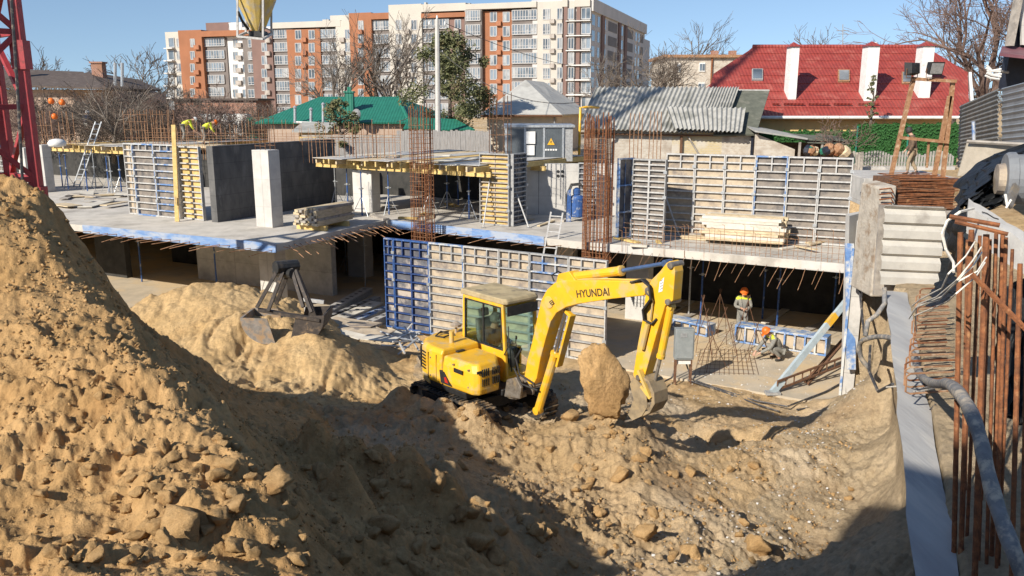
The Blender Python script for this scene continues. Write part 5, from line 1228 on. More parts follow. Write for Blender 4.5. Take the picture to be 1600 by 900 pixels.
q = MB(); q.tube([p0, p1], .03, 5); q.build('mast', M['steel_grey'], an_)
for k, (v, w_) in enumerate(((48, 10), (53, 7))):
    q = MB(); q.tube([ay(1317 - w_, v, 60), ay(1317 + w_, v, 60)], .022, 4); q.build('element', M['steel_grey'], an_)
# ------------------------------------------------------------------ skinned figures
def skinmesh(verts, edges, sub=1):
    me = bpy.data.meshes.new('skin'); me.from_pydata([v[0] for v in verts], edges, []); o = bpy.data.objects.new('skin', me); COL.objects.link(o)
    o.modifiers.new('s', 'SKIN')
    for i, v in enumerate(me.skin_vertices[0].data):
        r = verts[i][1]; v.radius = (r, r) if not isinstance(r, tuple) else r; v.use_root = (i == 0)
    ss = o.modifiers.new('u', 'SUBSURF'); ss.levels = sub; ss.render_levels = sub
    dg = bpy.context.evaluated_depsgraph_get(); out = bpy.data.meshes.new_from_object(o.evaluated_get(dg)); bpy.data.objects.remove(o)
    out.polygons.foreach_set('use_smooth', [True] * len(out.polygons)); return out
def V(*a): return Vector(a)
POSES = {
 # x right, y forward, z up (metres)
 'stand_work': dict(pel=V(0, 0, .92), chest=V(0, .03, 1.28), neck=V(0, .06, 1.47), head=V(0, .13, 1.62), ls=V(-.19, .04, 1.40), le=V(-.26, .10, 1.13), lw=V(-.10, .30, 1.10), rs=V(.19, .04, 1.40), re=V(.27, .08, 1.13), rw=V(.08, .30, 1.12), lh=V(-.10, 0, .90), lk=V(-.13, .03, .48), la=V(-.14, 0, .09), rh=V(.10, 0, .90), rk=V(.12, .04, .48), ra=V(.14, .01, .09)),
 'stand_walk': dict(pel=V(0, 0, .93), chest=V(0, .05, 1.28), neck=V(0, .10, 1.47), head=V(0, .18, 1.61), ls=V(-.20, .06, 1.40), le=V(-.27, .0, 1.13), lw=V(-.28, .12, .88), rs=V(.20, .06, 1.40), re=V(.27, .10, 1.14), rw=V(.28, .26, .92), lh=V(-.10, 0, .90), lk=V(-.12, .12, .50), la=V(-.12, .12, .09), rh=V(.10, 0, .90), rk=V(.12, .0, .48), ra=V(.12, -.18, .11)),
 'stand_back': dict(pel=V(0, 0, .92), chest=V(0, .04, 1.28), neck=V(0, .08, 1.46), head=V(.02, .13, 1.60), ls=V(-.20, .05, 1.40), le=V(-.28, .10, 1.15), lw=V(-.16, .30, 1.02), rs=V(.20, .05, 1.40), re=V(.28, .06, 1.14), rw=V(.20, .26, .98), lh=V(-.10, 0, .90), lk=V(-.13, .03, .48), la=V(-.14, 0, .09), rh=V(.10, 0, .90), rk=V(.12, .03, .48), ra=V(.13, 0, .09)),
 'bend': dict(pel=V(0, 0, .90), chest=V(0, .32, 1.12), neck=V(0, .50, 1.18), head=V(0, .63, 1.22), ls=V(-.19, .42, 1.14), le=V(-.24, .48, .86), lw=V(-.12, .60, .66), rs=V(.19, .42, 1.14), re=V(.24, .50, .86), rw=V(.12, .62, .68), lh=V(-.10, 0, .88), lk=V(-.13, .10, .48), la=V(-.14, 0, .09), rh=V(.10, 0, .88), rk=V(.12, .10, .48), ra=V(.14, 0, .09)),
 'squat': dict(pel=V(0, 0, .34), chest=V(0, .24, .66), neck=V(0, .36, .82), head=V(0, .47, .92), ls=V(-.19, .30, .76), le=V(-.27, .46, .50), lw=V(-.12, .72, .30), rs=V(.19, .30, .76), re=V(.27, .48, .50), rw=V(.10, .76, .28), lh=V(-.11, 0, .32), lk=V(-.22, .40, .47), la=V(-.17, .08, .09), rh=V(.11, 0, .32), rk=V(.22, .40, .47), ra=V(.17, .08, .09)),
 'sit': dict(pel=V(0, 0, .10), chest=V(0, .03, .44), neck=V(0, .06, .62), head=V(0, .10, .77), ls=V(-.20, .04, .55), le=V(-.28, .10, .28), lw=V(-.26, .36, .26), rs=V(.20, .04, .55), re=V(.28, .10, .28), rw=V(.26, .36, .26), lh=V(-.10, .02, .08), lk=V(-.14, .44, .12), la=V(-.14, .50, -.30), rh=V(.10, .02, .08), rk=V(.14, .44, .12), ra=V(.14, .50, -.30)),
}
def person(label, loc, rz, pose, top, legs, hat=None, yoke=None, coat=0.0, parent=None):
    j = POSES[pose]; r = thing('person', label, 'person', loc, rz) if parent is None else parent
    up = (j['neck'] - j['chest']).normalized(); hd = (j['head'] - j['neck']).normalized(); fw = V(0, 1, 0); fw = (fw - hd * fw.dot(hd)).normalized()
    vs = [(j['pel'], .13), (j['pel'].lerp(j['chest'], .5), .125), (j['chest'], .14), (j['neck'], .055), (j['head'] - hd * .03 + fw * .01, .085), (j['head'] + hd * .09, .075)]
    ed = [(0, 1), (1, 2), (2, 3), (3, 4), (4, 5)]
    def add(p, r_, par): vs.append((p, r_)); ed.append((par, len(vs) - 1)); return len(vs) - 1
    add(j['head'] + fw * .11 - hd * .01, .018, 4)          # nose
    for s_ in 'lr':
        a = add(j[s_ + 's'], .062, 2); b_ = add(j[s_ + 'e'], .045, a); c = add(j[s_ + 'w'], .032, b_)
        d = (j[s_ + 'w'] - j[s_ + 'e']).normalized(); side = d.cross(V(0, 0, 1)); side = side.normalized() if side.length > .1 else V(1, 0, 0)
        pm = add(j[s_ + 'w'] + d * .07, .034, c)
        for k, off in enumerate((-.03, -.01, .01, .03)):
            L_ = (.055, .065, .06, .048)[k]; f1 = add(j[s_ + 'w'] + d * .105 + side * off, .011, pm); add(j[s_ + 'w'] + d * (.105 + L_) + side * off * 1.1 - V(0, 0, .03), .009, f1)
        t1 = add(j[s_ + 'w'] + d * .06 + side * .045, .012, c); add(j[s_ + 'w'] + d * .10 + side * .055 - V(0, 0, .02), .010, t1)
        h_ = add(j[s_ + 'h'], .085, 0); k_ = add(j[s_ + 'k'], .058, h_); an = add(j[s_ + 'a'], .042, k_); add(j[s_ + 'a'] + V(0, .15, -.05), .035, an)
    me = skinmesh(vs, ed, 1); me.name = 'body'; me.materials.append(M['skin']); link('body', me, r)
    # jacket
    vs = [(j['pel'] + V(0, 0, -.02 - coat), .155 + coat * .12), (j['pel'].lerp(j['chest'], .5), .165), (j['chest'], .175), (j['neck'] - up * .035, .085)]; ed = [(0, 1), (1, 2), (2, 3)]
    for s_ in 'lr':
        vs.append((j[s_ + 's'], .088)); ed.append((2, len(vs) - 1)); vs.append((j[s_ + 'e'], .068)); ed.append((len(vs) - 2, len(vs) - 1)); vs.append((j[s_ + 'w'], .05)); ed.append((len(vs) - 2, len(vs) - 1))
    me = skinmesh(vs, ed, 1); me.name = 'jacket'; me.materials.append(M[top]); jk = link('jacket', me, r)
    vs = [(j['pel'] + V(0, 0, .03), .15)]; ed = []
    for s_ in 'lr':
        vs.append((j[s_ + 'h'], .105)); ed.append((0, len(vs) - 1)); vs.append((j[s_ + 'k'], .078)); ed.append((len(vs) - 2, len(vs) - 1)); vs.append((j[s_ + 'a'] + V(0, 0, .05), .066)); ed.append((len(vs) - 2, len(vs) - 1))
    me = skinmesh(vs, ed, 1); me.name = 'trousers'; me.materials.append(M[legs]); link('trousers', me, r)
    for s_ in 'lr':
        me = skinmesh([(j[s_ + 'a'] + V(0, -.02, .07), .058), (j[s_ + 'a'] + V(0, -.01, -.03), .058), (j[s_ + 'a'] + V(0, .17, -.045), .046)], [(0, 1), (1, 2)], 1); me.name = 'boot'; me.materials.append(M['boot']); link('boot', me, r)
    if yoke:
        vs = [(j['chest'].lerp(j['neck'], .35), .155), (j['neck'] - up * .03, .092)]; ed = [(0, 1)]
        for s_ in 'lr':
            vs.append((j[s_ + 's'] + up * .015, .094)); ed.append((0, len(vs) - 1)); vs.append((j[s_ + 's'].lerp(j[s_ + 'e'], .35), .086)); ed.append((len(vs) - 2, len(vs) - 1))
        me = skinmesh(vs, ed, 1); me.name = 'shoulder_yoke'; me.materials.append(M[yoke]); link('shoulder_yoke', me, jk)
    if hat:
        kind, m = hat; b = MB(); c = j['head'] + hd * .05
        if kind == 'helmet':
            b.lathe([(.150, -.01), (.128, .0), (.126, .05), (.105, .10), (.06, .135), (.012, .147)], c, 14, hd); b.beam(c + fw * .12, c + fw * .20, .16, .012, hd)
            b.build('helmet', M[m], r, world=False, smooth=True)
        else:
            b.lathe([(.118, -.08), (.124, -.03), (.12, .05), (.095, .10), (.045, .122), (.01, .125)], c, 12, hd); b.beam(c + fw * .10 + hd * .02, c + fw * .19, .15, .014, hd)
            b.build('cap', M[m], r, world=False, smooth=True)
    # eyes and hair rim
    b = MB()
    right = fw.cross(hd)
    for s_ in (-1, 1): b.lathe([(.004, -.006), (.012, 0), (.004, .006)], j['head'] + fw * .088 + right * .032 * s_ + hd * .02, 6, fw)
    b.build('eyes', M['boot'], r, world=False)
    return r
# ------------------------------------------------------------------ excavator (local frame: x forward, y left, z up from the track soles)
EO = Vector((-.63, 16.72, 1.46)); EF = Vector((.656, -.755, 0)).normalized(); EL = Vector((-EF.y, EF.x, 0))
exc = thing('excavator', 'yellow mini excavator with cab, raised boom and its bucket in the dug earth', 'excavator', EO, math.atan2(EF.y, EF.x))
def X_(u, v, yl):
    """photo pixel on the machine's vertical plane y = yl, in local coordinates"""
    p = aplane(u, v, EO + EL * yl, EL) - EO; return Vector((p.dot(EF), yl, p.z))
def E(b, name, m, parent=None, **k): return b.build(name, m, parent or exc, world=False, **k)
# tracks
def track(y0, y1):
    b = MB(); x0, x1, rr, zc = -1.02, 1.02, .29, .30; pts = []
    for k in range(9): a = math.pi / 2 - math.pi * k / 8; pts.append((x1 + rr * math.cos(a), zc + rr * math.sin(a)))
    for k in range(9): a = -math.pi / 2 - math.pi * k / 8; pts.append((x0 + rr * math.cos(a), zc + rr * math.sin(a)))
    n = len(pts); inner = [((px - (x1 if px > 0 else x0)) * .84 + (x1 if px > 0 else x0), (pz - zc) * .84 + zc) for px, pz in pts]
    vs = [(p[0], y0, p[1]) for p in pts] + [(p[0], y1, p[1]) for p in pts] + [(p[0], y0, p[1]) for p in inner] + [(p[0], y1, p[1]) for p in inner]; fs = []
    for i in range(n):
        k = (i + 1) % n; fs += [(i, k, n + k, n + i), (2 * n + i, 3 * n + i, 3 * n + k, 2 * n + k), (i, 2 * n + i, 2 * n + k, k), (n + i, n + k, 3 * n + k, 3 * n + i)]
    b._add(vs, fs)
    per = []  # cleats along the belt
    for i in range(n):
        p, q = Vector(pts[i]), Vector(pts[(i + 1) % n]); L_ = (q - p).length; m_ = max(1, int(L_ / .11))
        for t in range(m_): per.append((p.lerp(q, t / m_), (q - p).normalized()))
    for p, d in per:
        nrm_ = Vector((-d.y, d.x)); c = p + nrm_ * .012
        b.beam((c.x, y0 + .01, c.y), (c.x, y1 - .01, c.y), .05, .035, (nrm_.x, 0, nrm_.y))
    t = E(b, 'track', M['track_rubber'])
    for x in (x0, x1):
        q = MB(); q.lathe([(.06, -.02), (.22, 0), (.22, .12), (.06, .14)], (x, (y0 + y1) / 2 - .06, zc), 16, (0, 1, 0)); E(q, 'track_wheel', M['steel_worn'], t)
    for k in range(4):
        q = MB(); q.lathe([(.03, -.02), (.09, 0), (.09, .16), (.03, .18)], (-.6 + .4 * k, (y0 + y1) / 2 - .08, .14), 12, (0, 1, 0)); E(q, 'roller', M['steel_worn'], t)
    q = MB(); q.box(x0, x1, y0 + .12, y1 - .12, .16, .44); E(q, 'track_frame', M['black_paint'], t, bevel=.02)
track(-.97, -.57); track(.57, .97)
q = MB(); q.box(-.55, .55, -.57, .57, .28, .55); E(q, 'undercarriage', M['black_paint'], bevel=.03)
q = MB(); q.lathe([(.42, .55), (.46, .57), (.46, .70), (.40, .71)], (0, 0, 0), 24); E(q, 'slew_ring', M['steel_worn'])
# upper structure
PL = [(.62, -.93), (-.55, -.97), (-.92, -.88), (-1.20, -.66), (-1.36, -.34), (-1.40, 0), (-1.36, .34), (-1.20, .66), (-.92, .88), (-.55, .97), (.66, .97), (.66, .20), (.95, .16), (.95, -.22), (.62, -.34)]
def loft(outline, levels, name, m, parent=None, bevel=.02, smooth=False):
    """levels: (z, scale, shift x)"""
    n = len(outline); b = MB(); vs = []; fs = []
    for z, s_, dx in levels:
        for x, y in outline: vs.append((x * s_ + dx, y * s_, z))
    for i in range(len(levels) - 1):
        for k in range(n): k2 = (k + 1) % n; fs.append((i * n + k, i * n + k2, (i + 1) * n + k2, (i + 1) * n + k))
    fs.append(tuple(reversed(range(n)))); fs.append(tuple((len(levels) - 1) * n + k for k in range(n))); b._add(vs, fs); return E(b, name, m, parent, bevel=bevel, smooth=smooth)
loft([(x * .985, y * .985) for x, y in PL], [(.66, .97, 0), (.80, 1.0, 0)], 'main_frame', M['black_paint'])
EC = [(-.12, -.965), (-.55, -.97), (-.92, -.88), (-1.20, -.66), (-1.36, -.34), (-1.40, 0), (-1.36, .34), (-1.20, .66), (-.92, .88), (-.80, .95), (-.80, .06), (-.12, .02)]
hood = loft(EC, [(.802, 1.0, 0), (1.20, 1.0, 0), (1.44, .985, .0), (1.53, .93, -.02)], 'engine_cover', M['yellow'], bevel=.035)
SCV = [(-.10, -.965), (.80, -.90), (.92, -.80), (.90, -.30), (.62, -.06), (-.10, -.02)]
side = loft(SCV, [(.802, 1.0, 0), (.92, 1.015, .0), (1.25, .99, -.0), (1.42, .93, -.03)], 'side_cover', M['yellow'], bevel=.04)
# vents, latch, seams and the dark triangular opening
q = MB()
for r_ in range(2):
    for k in range(8):
        y = -.74 + .052 * k + (.06 if k > 3 else 0); z = .98 + .20 * r_; q.box(.905, .935, y, y + .018, z, z + .15)
E(q, 'vent_slots', M['black'], side)
q = MB(); q.box(.90, .93, -.86, -.76, 1.26, 1.31); E(q, 'latch', M['black'], side)
q = MB(); q.prism([(.22, -.985, .86), (-.12, -.99, .86), (-.16, -.99, 1.12), (-.02, -.985, 1.10)], (0, .05, 0)); E(q, 'side_opening', M['black'], side)
q = MB(); q.prism([(.13, -.991, .90), (.03, -.993, .90), (.0, -.993, 1.0), (.06, -.992, 1.02)], (0, .01, 0)); E(q, 'red_reflector', mat('reflector', (.45, .03, .02), (.3, .02, .02), .3), side)
q = MB()
for (x, y) in ((-.58, -.972), (-.30, -.969)): q.box(x, x + .010, y - .004, y + .02, .83, 1.40)
E(q, 'panel_seam', M['lettering'], hood)
q = MB(); q.prism([(-.985, -.862, .95), (-1.15, -.72, .95), (-1.15, -.72, 1.40), (-.985, -.862, 1.40)], (-.012, -.014, 0)); E(q, 'rear_grille', M['black'], hood)
q = MB()
for k in range(6): z = 1.0 + .07 * k; q.prism([(-.70, -.955, z), (-.88, -.905, z), (-.88, -.905, z + .025), (-.70, -.955, z + .025)], (-.008, -.014, 0))
E(q, 'louvre', M['black'], hood)
loft([(x * 1.005, y * 1.005) for x, y in EC[1:10]], [(.70, .985, 0), (.86, 1.0, 0), (.93, .99, 0)], 'counterweight', M['yellow_dusty'], bevel=.03)
q = MB(); q.tube([(-.45, -.45, 1.50), (-.45, -.45, 1.78)], .05, 10); E(q, 'exhaust_pipe', M['yellow_dusty'], hood)
q = MB(); q.lathe([(.03, 0), (.03, .16), (.12, .17), (.125, .22), (.04, .27), (.02, .28)], (-1.02, .10, 1.50), 12); E(q, 'air_filter', M['ply_beige'], hood)
q = MB(); q.tube([(-.95, -.05, 1.53), (-1.1, -.25, 1.6), (-1.02, -.45, 1.55), (-.8, -.40, 1.56), (-.82, -.15, 1.58), (-1.0, -.1, 1.60), (-1.12, -.3, 1.57)], .018, 6); E(q, 'loose_hose', M['black'], hood)
q = MB(); q.box(-.30, -.05, -.60, -.40, 1.425, 1.46); E(q, 'filler_lid', M['black_paint'], side, bevel=.01)
for (x, z) in ((-.50, 1.30), (-.50, .92), (.70, 1.30), (.70, .95), (.25, 1.32)):
    q = MB(); yb = -.965 + max(0, x) * .075; q.lathe([(.008, -.012), (.02, -.010), (.02, .03)], (x, yb, z), 8, (0, 1, 0)); E(q, 'bolt', M['steel_worn'], side if x > -.1 else hood)
q = MB(); q.box(.28, .55, -.958, -.935, 1.18, 1.26); E(q, 'warning_sticker', M['black_paint'], side)
# cab
cab = MB(); cx0, cx1, cy0, cy1, z0, z1 = -.80, .60, .10, 1.03, .86, 2.52
cab.box(cx0, cx1, cy0, cy1, .80, .90); cab.box(cx0, cx0 + .06, cy0, cy1, .90, 1.52); cab.box(cx0 + .06, cx1 - .02, cy0, cy0 + .05, .90, 1.40); cab.box(cx0 + .06, cx1 - .5, cy1 - .05, cy1, .90, 1.30)
cabo = E(cab, 'cab', M['yellow'], bevel=.015)
def pil(a, b_, w_=.075, d_=.075): q = MB(); q.beam(a, b_, w_, d_, (1, 0, 0)); return E(q, 'pillar', M['yellow'], cabo, bevel=.018)
for y in (cy0 + .04, cy1 - .04):
    pil((cx1 + .02, y, .88), (cx1 - .08, y, 2.44)); pil((cx0 + .04, y, 1.40), (cx0 + .07, y, 2.44), .09, .075)
q = MB(); q.beam((cx0 + .04, cy0 + .035, 1.42), (cx1 - .02, cy0 + .035, 1.42), .07, .10); q.beam((cx0 + .04, cy0 + .035, 2.41), (cx1 - .06, cy0 + .035, 2.41), .07, .09); q.beam((cx0 + .04, cy1 - .035, 2.41), (cx1 - .06, cy1 - .035, 2.41), .07, .09); q.beam((cx1 - .07, cy0 + .05, 2.41), (cx1 - .07, cy1 - .05, 2.41), .07, .08)
E(q, 'window_rail', M['yellow'], cabo, bevel=.015)
loft([(cx0 - .02, cy0 - .02), (cx1 - .02, cy0 - .02), (cx1 + .05, cy0 + .05), (cx1 + .05, cy1 - .05), (cx1 - .02, cy1 + .02), (cx0 - .02, cy1 + .02)], [(2.44, 1, 0), (2.50, 1.0, 0), (2.56, .965, -.01)], 'cab_roof', mat('roof_dust', (.44, .35, .20), (.30, .24, .14), .85, 3.5, .2, 40, c3=(.08, .075, .07), c3t=.6, c3scale=2.4), cabo, bevel=.02)
q = MB(); q.box(cx1 + .03, cx1 + .055, cy0 + .05, cy1 - .05, 2.20, 2.40); E(q, 'sun_visor', M['black_paint'], cabo)
def glass(nm, pts, off, parent=cabo): q = MB(); q.prism(pts, off); return E(q, nm, M['glass'], parent)
glass('side_window', [(cx0 + .10, cy0 + .02, 1.47), (-.10, cy0 + .02, 1.47), (-.10, cy0 + .02, 2.37), (cx0 + .12, cy0 + .02, 2.37)], (0, .008, 0)); glass('side_window', [(-.09, cy0 + .032, 1.47), (cx1 - .06, cy0 + .032, 1.47), (cx1 - .11, cy0 + .032, 2.37), (-.09, cy0 + .032, 2.37)], (0, .008, 0))
q = MB(); q.box(-.11, -.08, cy0 + .012, cy0 + .045, 1.47, 2.37); E(q, 'window_bar', M['black'], cabo)
q = MB(); w_ = cy0 + .008
for a, b_ in (((cx0 + .09, 1.48), (cx1 - .04, 1.48)), ((cx0 + .10, 2.36), (cx1 - .10, 2.36)), ((cx0 + .10, 1.48), (cx0 + .11, 2.36)), ((cx1 - .05, 1.48), (cx1 - .11, 2.36))): q.beam((a[0], w_, a[1]), (b_[0], w_, b_[1]), .02, .03)
E(q, 'window_seal', M['black'], cabo)
glass('windscreen', [(cx1 + .005, cy0 + .08, 1.5), (cx1 + .005, cy1 - .08, 1.5), (cx1 - .05, cy1 - .08, 2.36), (cx1 - .05, cy0 + .08, 2.36)], (-.008, 0, 0)); glass('rear_window', [(cx0 + .03, cy0 + .08, 1.56), (cx0 + .03, cy1 - .08, 1.56), (cx0 + .05, cy1 - .08, 2.36), (cx0 + .05, cy0 + .08, 2.36)], (.008, 0, 0)); glass('door_window', [(cx0 + .10, cy1 - .03, 1.36), (cx1 - .05, cy1 - .03, 1.0), (cx1 - .11, cy1 - .03, 2.37), (cx0 + .12, cy1 - .03, 2.37)], (0, .008, 0))
q = MB(); q.box(-.52, -.05, .34, .80, 1.02, 1.20); E(q, 'seat', M['black'], cabo, bevel=.04)
q = MB(); q.beam((-.52, .57, 1.20), (-.62, .57, 1.88), .44, .12); q.beam((-.62, .57, 1.90), (-.65, .57, 2.08), .24, .10); E(q, 'seat_back', mat('seat_cloth', (.20, .20, .20), (.13, .13, .13), .9), cabo, bevel=.03)
for y in (.26, .88):
    q = MB(); q.box(-.30, .10, y - .08, y + .08, .92, 1.26); q.tube([(.05, y, 1.26), (.08, y, 1.48)], .012, 6); q.lathe([(.012, 0), (.028, .03), (.02, .08)], (.08, y, 1.46), 8); E(q, 'control_console', M['black_paint'], cabo)
for y in (.48, .62):
    q = MB(); q.tube([(.40, y, .90), (.34, y, 1.42)], .014, 6); E(q, 'travel_lever', M['black'], cabo)
q = MB(); q.tube([(cx1 + .06, cy0 + .06, 2.0), (cx1 + .12, cy0 + .02, 1.6), (cx1 + .02, cy0 - .02, 1.40)], .012, 5); E(q, 'cab_handle', M['black'], cabo)
# operator
op = EO + EF * -.33 + EL * .57 + Vector((0, 0, 1.12)); person('person in dark work jacket sitting at the levers inside the excavator cab', op, math.atan2(EF.y, EF.x) - math.pi / 2, 'sit', 'work_blue', 'work_grey', ('cap', 'work_grey'))
# boom swing bracket
q = MB(); q.lathe([(.10, .62), (.17, .64), (.17, .98), (.10, 1.0)], (1.05, 0, 0), 14); q.prism([(.95, -.20, .66), (1.42, -.20, .74), (1.46, -.20, .98), (1.30, -.20, 1.16), (1.02, -.20, 1.02)], (0, .06, 0)); q.prism([(.95, .14, .66), (1.42, .14, .74), (1.46, .14, .98), (1.30, .14, 1.16), (1.02, .14, 1.02)], (0, .06, 0)); q.box(.90, 1.25, -.14, .14, .66, .80)
sw = E(q, 'swing_bracket', M['steel_worn'], bevel=.01)
# boom from its photographed side profile, 0.3 m wide
BP = [(826, 600), (819, 589), (823, 566), (831, 535), (838, 502), (845.5, 469), (854, 453), (866, 442), (878, 438.5), (931, 438), (993, 439), (1007, 441), (1012, 451), (1006, 462), (956, 467), (903, 475), (884, 480), (869, 489), (860, 503), (852, 530), (844, 560), (838, 592), (833, 601)]
bl = [X_(u, v, -.15) for u, v in BP]; q = MB(); q.prism(bl, (0, .30, 0)); boom = E(q, 'boom', M['yellow'], bevel=.014)
top = X_(884, 440, -.15); 
q = MB(); q.prism([X_(868, 444, -.12), X_(872, 428, -.12), X_(889, 424, -.12), X_(900, 440, -.12)], (0, .24, 0)); E(q, 'cylinder_bracket', M['yellow'], boom, bevel=.01)
q = MB(); p = X_(858, 472, -.152); q.lathe([(.10, 0), (.115, .012), (.10, .014)], p, 18, (0, -1, 0)); E(q, 'boss_plate', M['yellow_dusty'], boom)
q = MB(); p = X_(862, 473, -.168); q.tube([p + Vector((-.06, 0, 0)), p + Vector((0, 0, .045)), p + Vector((.06, 0, 0)), p + Vector((0, 0, -.045)), p + Vector((-.06, 0, 0))], .010, 4); q.tube([p + Vector((-.035, 0, -.03)), p + Vector((.035, 0, .03))], .010, 4); E(q, 'maker_emblem', M['lettering'], boom)
# boom lettering
def text_part(txt, p, xdir, up, size, parent, m, name='lettering'):
    cu = bpy.data.curves.new('t', 'FONT'); cu.body = txt; cu.size = size; cu.extrude = .002; cu.align_x = 'LEFT'; cu.offset = size * .018
    o = bpy.data.objects.new('t', cu); COL.objects.link(o); dg = bpy.context.evaluated_depsgraph_get(); me = bpy.data.meshes.new_from_object(o.evaluated_get(dg)); bpy.data.objects.remove(o)
    xs = [v.co.x for v in me.vertices]; x = Vector(xdir).normalized(); z = Vector(up); z = (z - x * z.dot(x)).normalized(); n = x.cross(z)
    w_ = max(xs) - min(xs)
    sc_ = Vector(xdir).length / w_
    mt = Matrix(((x.x * sc_, z.x, n.x, p.x), (x.y * sc_, z.y, n.y, p.y), (x.z * sc_, z.z, n.z, p.z), (0, 0, 0, 1))); me.transform(mt)
    me.name = name; me.materials.append(m); return link(name, me, parent)
t0, t1, tu = X_(901, 465, -.1525), X_(952, 461.5, -.1525), X_(901, 453.5, -.1525)
text_part('HYUNDAI', t0, t1 - t0, tu - t0, (tu - t0).length * 1.40, boom, M['lettering'])
# stick
SP = [(1046, 408), (1041, 411), (1031, 424), (1019, 436), (1010, 450), (1007, 470), (1003, 503), (996, 540), (989, 586), (996, 600), (1004, 598), (1011, 574), (1025, 524), (1039, 478), (1051, 470), (1054.5, 425), (1052, 411)]
sl_ = [X_(u, v, -.11) for u, v in SP]; q = MB(); q.prism(sl_, (0, .22, 0)); stick = E(q, 'stick', M['yellow'], bevel=.012)
for (u, v, r_) in ((1047, 415, .055), (1043, 472, .05), (1013, 455, .07), (997, 590, .05)):
    q = MB(); p = X_(u, v, -.14); q.lathe([(r_ * .5, -.012), (r_, -.01), (r_, .29), (r_ * .5, .292)], p, 12, (0, 1, 0)); E(q, 'pivot_pin', M['steel_worn'], stick)
q = MB(); q.prism([X_(1031, 440, -.113), X_(1038, 433, -.113), X_(1035, 455, -.113), X_(1029, 457, -.113)], (0, -.003, 0)); dec = E(q, 'white_sticker', M['white'], stick)
q = MB()
for k in range(4): v0 = 438 + 4.3 * k; q.tube([X_(1031.5, v0 + 1.5, -.118), X_(1035.5, v0 - 1.2, -.118)], .006, 3)
E(q, 'sticker_mark', M['lettering'], dec)
def cyl(parent, name, a, b_, c, r0, r1, m=M['yellow'], rod=M['rod_blue']):
    q = MB(); q.tube([a, b_], r0, 12); d = (b_ - a).normalized(); q.lathe([(r0 * .8, -.0), (r0 * 1.15, .01), (r0 * 1.15, .07), (r0 * .7, .08)], b_ - d * .05, 12, d); q.lathe([(.02, -r0), (r0 * .95, -r0 * .9), (r0 * .95, r0 * .9), (.02, r0)], a, 10, (0, 1, 0)); o = E(q, name, m, parent, smooth=False)
    q = MB(); q.tube([b_, c], r1, 10); q.lathe([(.02, -.09), (.06, -.085), (.06, .085), (.02, .09)], c, 10, (0, 1, 0)); E(q, 'piston_rod', rod, o); return o
cyl(boom, 'stick_cylinder', X_(880, 434, 0), X_(971, 423, 0), X_(1043, 411, 0), .082, .036)
bc = cyl(boom, 'boom_cylinder', X_(838, 640, 0) + Vector((.05, 0, .0)), X_(868, 552, 0), X_(886, 478, 0), .085, .04, M['yellow'], M['chrome'])
q = MB(); q.beam(X_(872, 572, -.02) + Vector((.02, 0, 0)), X_(893, 492, -.02) + Vector((.02, 0, 0)), .16, .05, (1, 0, .3)); q.beam(X_(866, 556, -.02), X_(876, 556, -.02) + Vector((.02, 0, 0)), .10, .06); q.beam(X_(885, 486, -.02), X_(893, 494, -.02) + Vector((.02, 0, 0)), .10, .06); E(q, 'cylinder_guard', M['yellow'], bc, bevel=.01)
cyl(stick, 'bucket_cylinder', X_(1042, 478, 0) + Vector((.08, 0, 0)), X_(1028, 556, 0) + Vector((.06, 0, 0)), X_(1017, 622, 0), .065, .03, M['yellow'], M['steel_worn'])
q = MB(); q.tube([X_(1012, 506, -.16), X_(1003, 545, -.16)], .045, 8); q.tube([X_(1016, 500, -.16), X_(1020, 470, -.16), X_(1012, 455, -.2)], .014, 5); E(q, 'valve_block', M['yellow_dusty'], stick)
for k in range(4):
    d = .04 * k; hs = MB(); hs.tube([X_(985 + 3 * k, 441, -.17 + d), X_(1002 + 2 * k, 437, -.2 + d), X_(1014 + k, 447, -.22 + d), X_(1016 + k, 468, -.24 + d), X_(1004 + k, 485, -.22 + d), X_(1006 + k, 500, -.2 + d), X_(1018 + k, 506, -.17 + d), X_(1026, 498, -.13 + d * .4)], .02, 6); E(hs, 'hydraulic_hose', M['black'], stick)
for pts, r_ in (([X_(866, 440, -.1), X_(862, 430, -.12), X_(872, 424, -.1), X_(882, 430, 0)], .016), ([X_(835, 600, -.18), X_(812, 585, -.22), X_(806, 560, -.22), X_(815, 545, -.2)], .02), ([X_(840, 610, -.18), X_(815, 600, -.25), X_(803, 575, -.26)], .02)):
    hs = MB(); hs.tube(pts, r_, 6); E(hs, 'hydraulic_hose', M['black'], boom)
for y in (-.05, .02): hs = MB(); hs.tube([X_(893, 437, y), X_(950, 435.5, y), X_(1000, 438, y)], .014, 5); E(hs, 'steel_pipe', M['yellow_dusty'], boom)
# bucket with teeth and link arms
bkm = M['steel_worn']
prof = [(990, 590), (1002, 600), (1010, 618), (1011, 636), (1003, 650), (988, 657)]
inner = [(990, 595), (999, 604), (1005, 619), (1006, 634), (1000, 646), (987, 652)]
q = MB(); o_ = [X_(u, v, -.36) for u, v in prof]; i_ = [X_(u, v, -.36) for u, v in inner]
ring = o_ + list(reversed(i_)); q.prism([p + Vector((0, .19, 0)) for p in ring], (0, .36, 0)); bucket = E(q, 'bucket', mat('bucket_steel', (.30, .23, .14), (.16, .125, .08), .7, 5, .2, 40, c3=(.32, .235, .13), c3t=.52, c3scale=4), bevel=.008)
for y in (-.186, .191):
    q = MB(); q.prism([X_(u, v, y) for u, v in [(984, 600), (990, 590), (1002, 600), (1010, 618), (1011, 636), (1003, 650), (988, 657), (981, 648), (990, 625)]], (0, .015, 0)); E(q, 'side_plate', MATS['bucket_steel'], bucket)
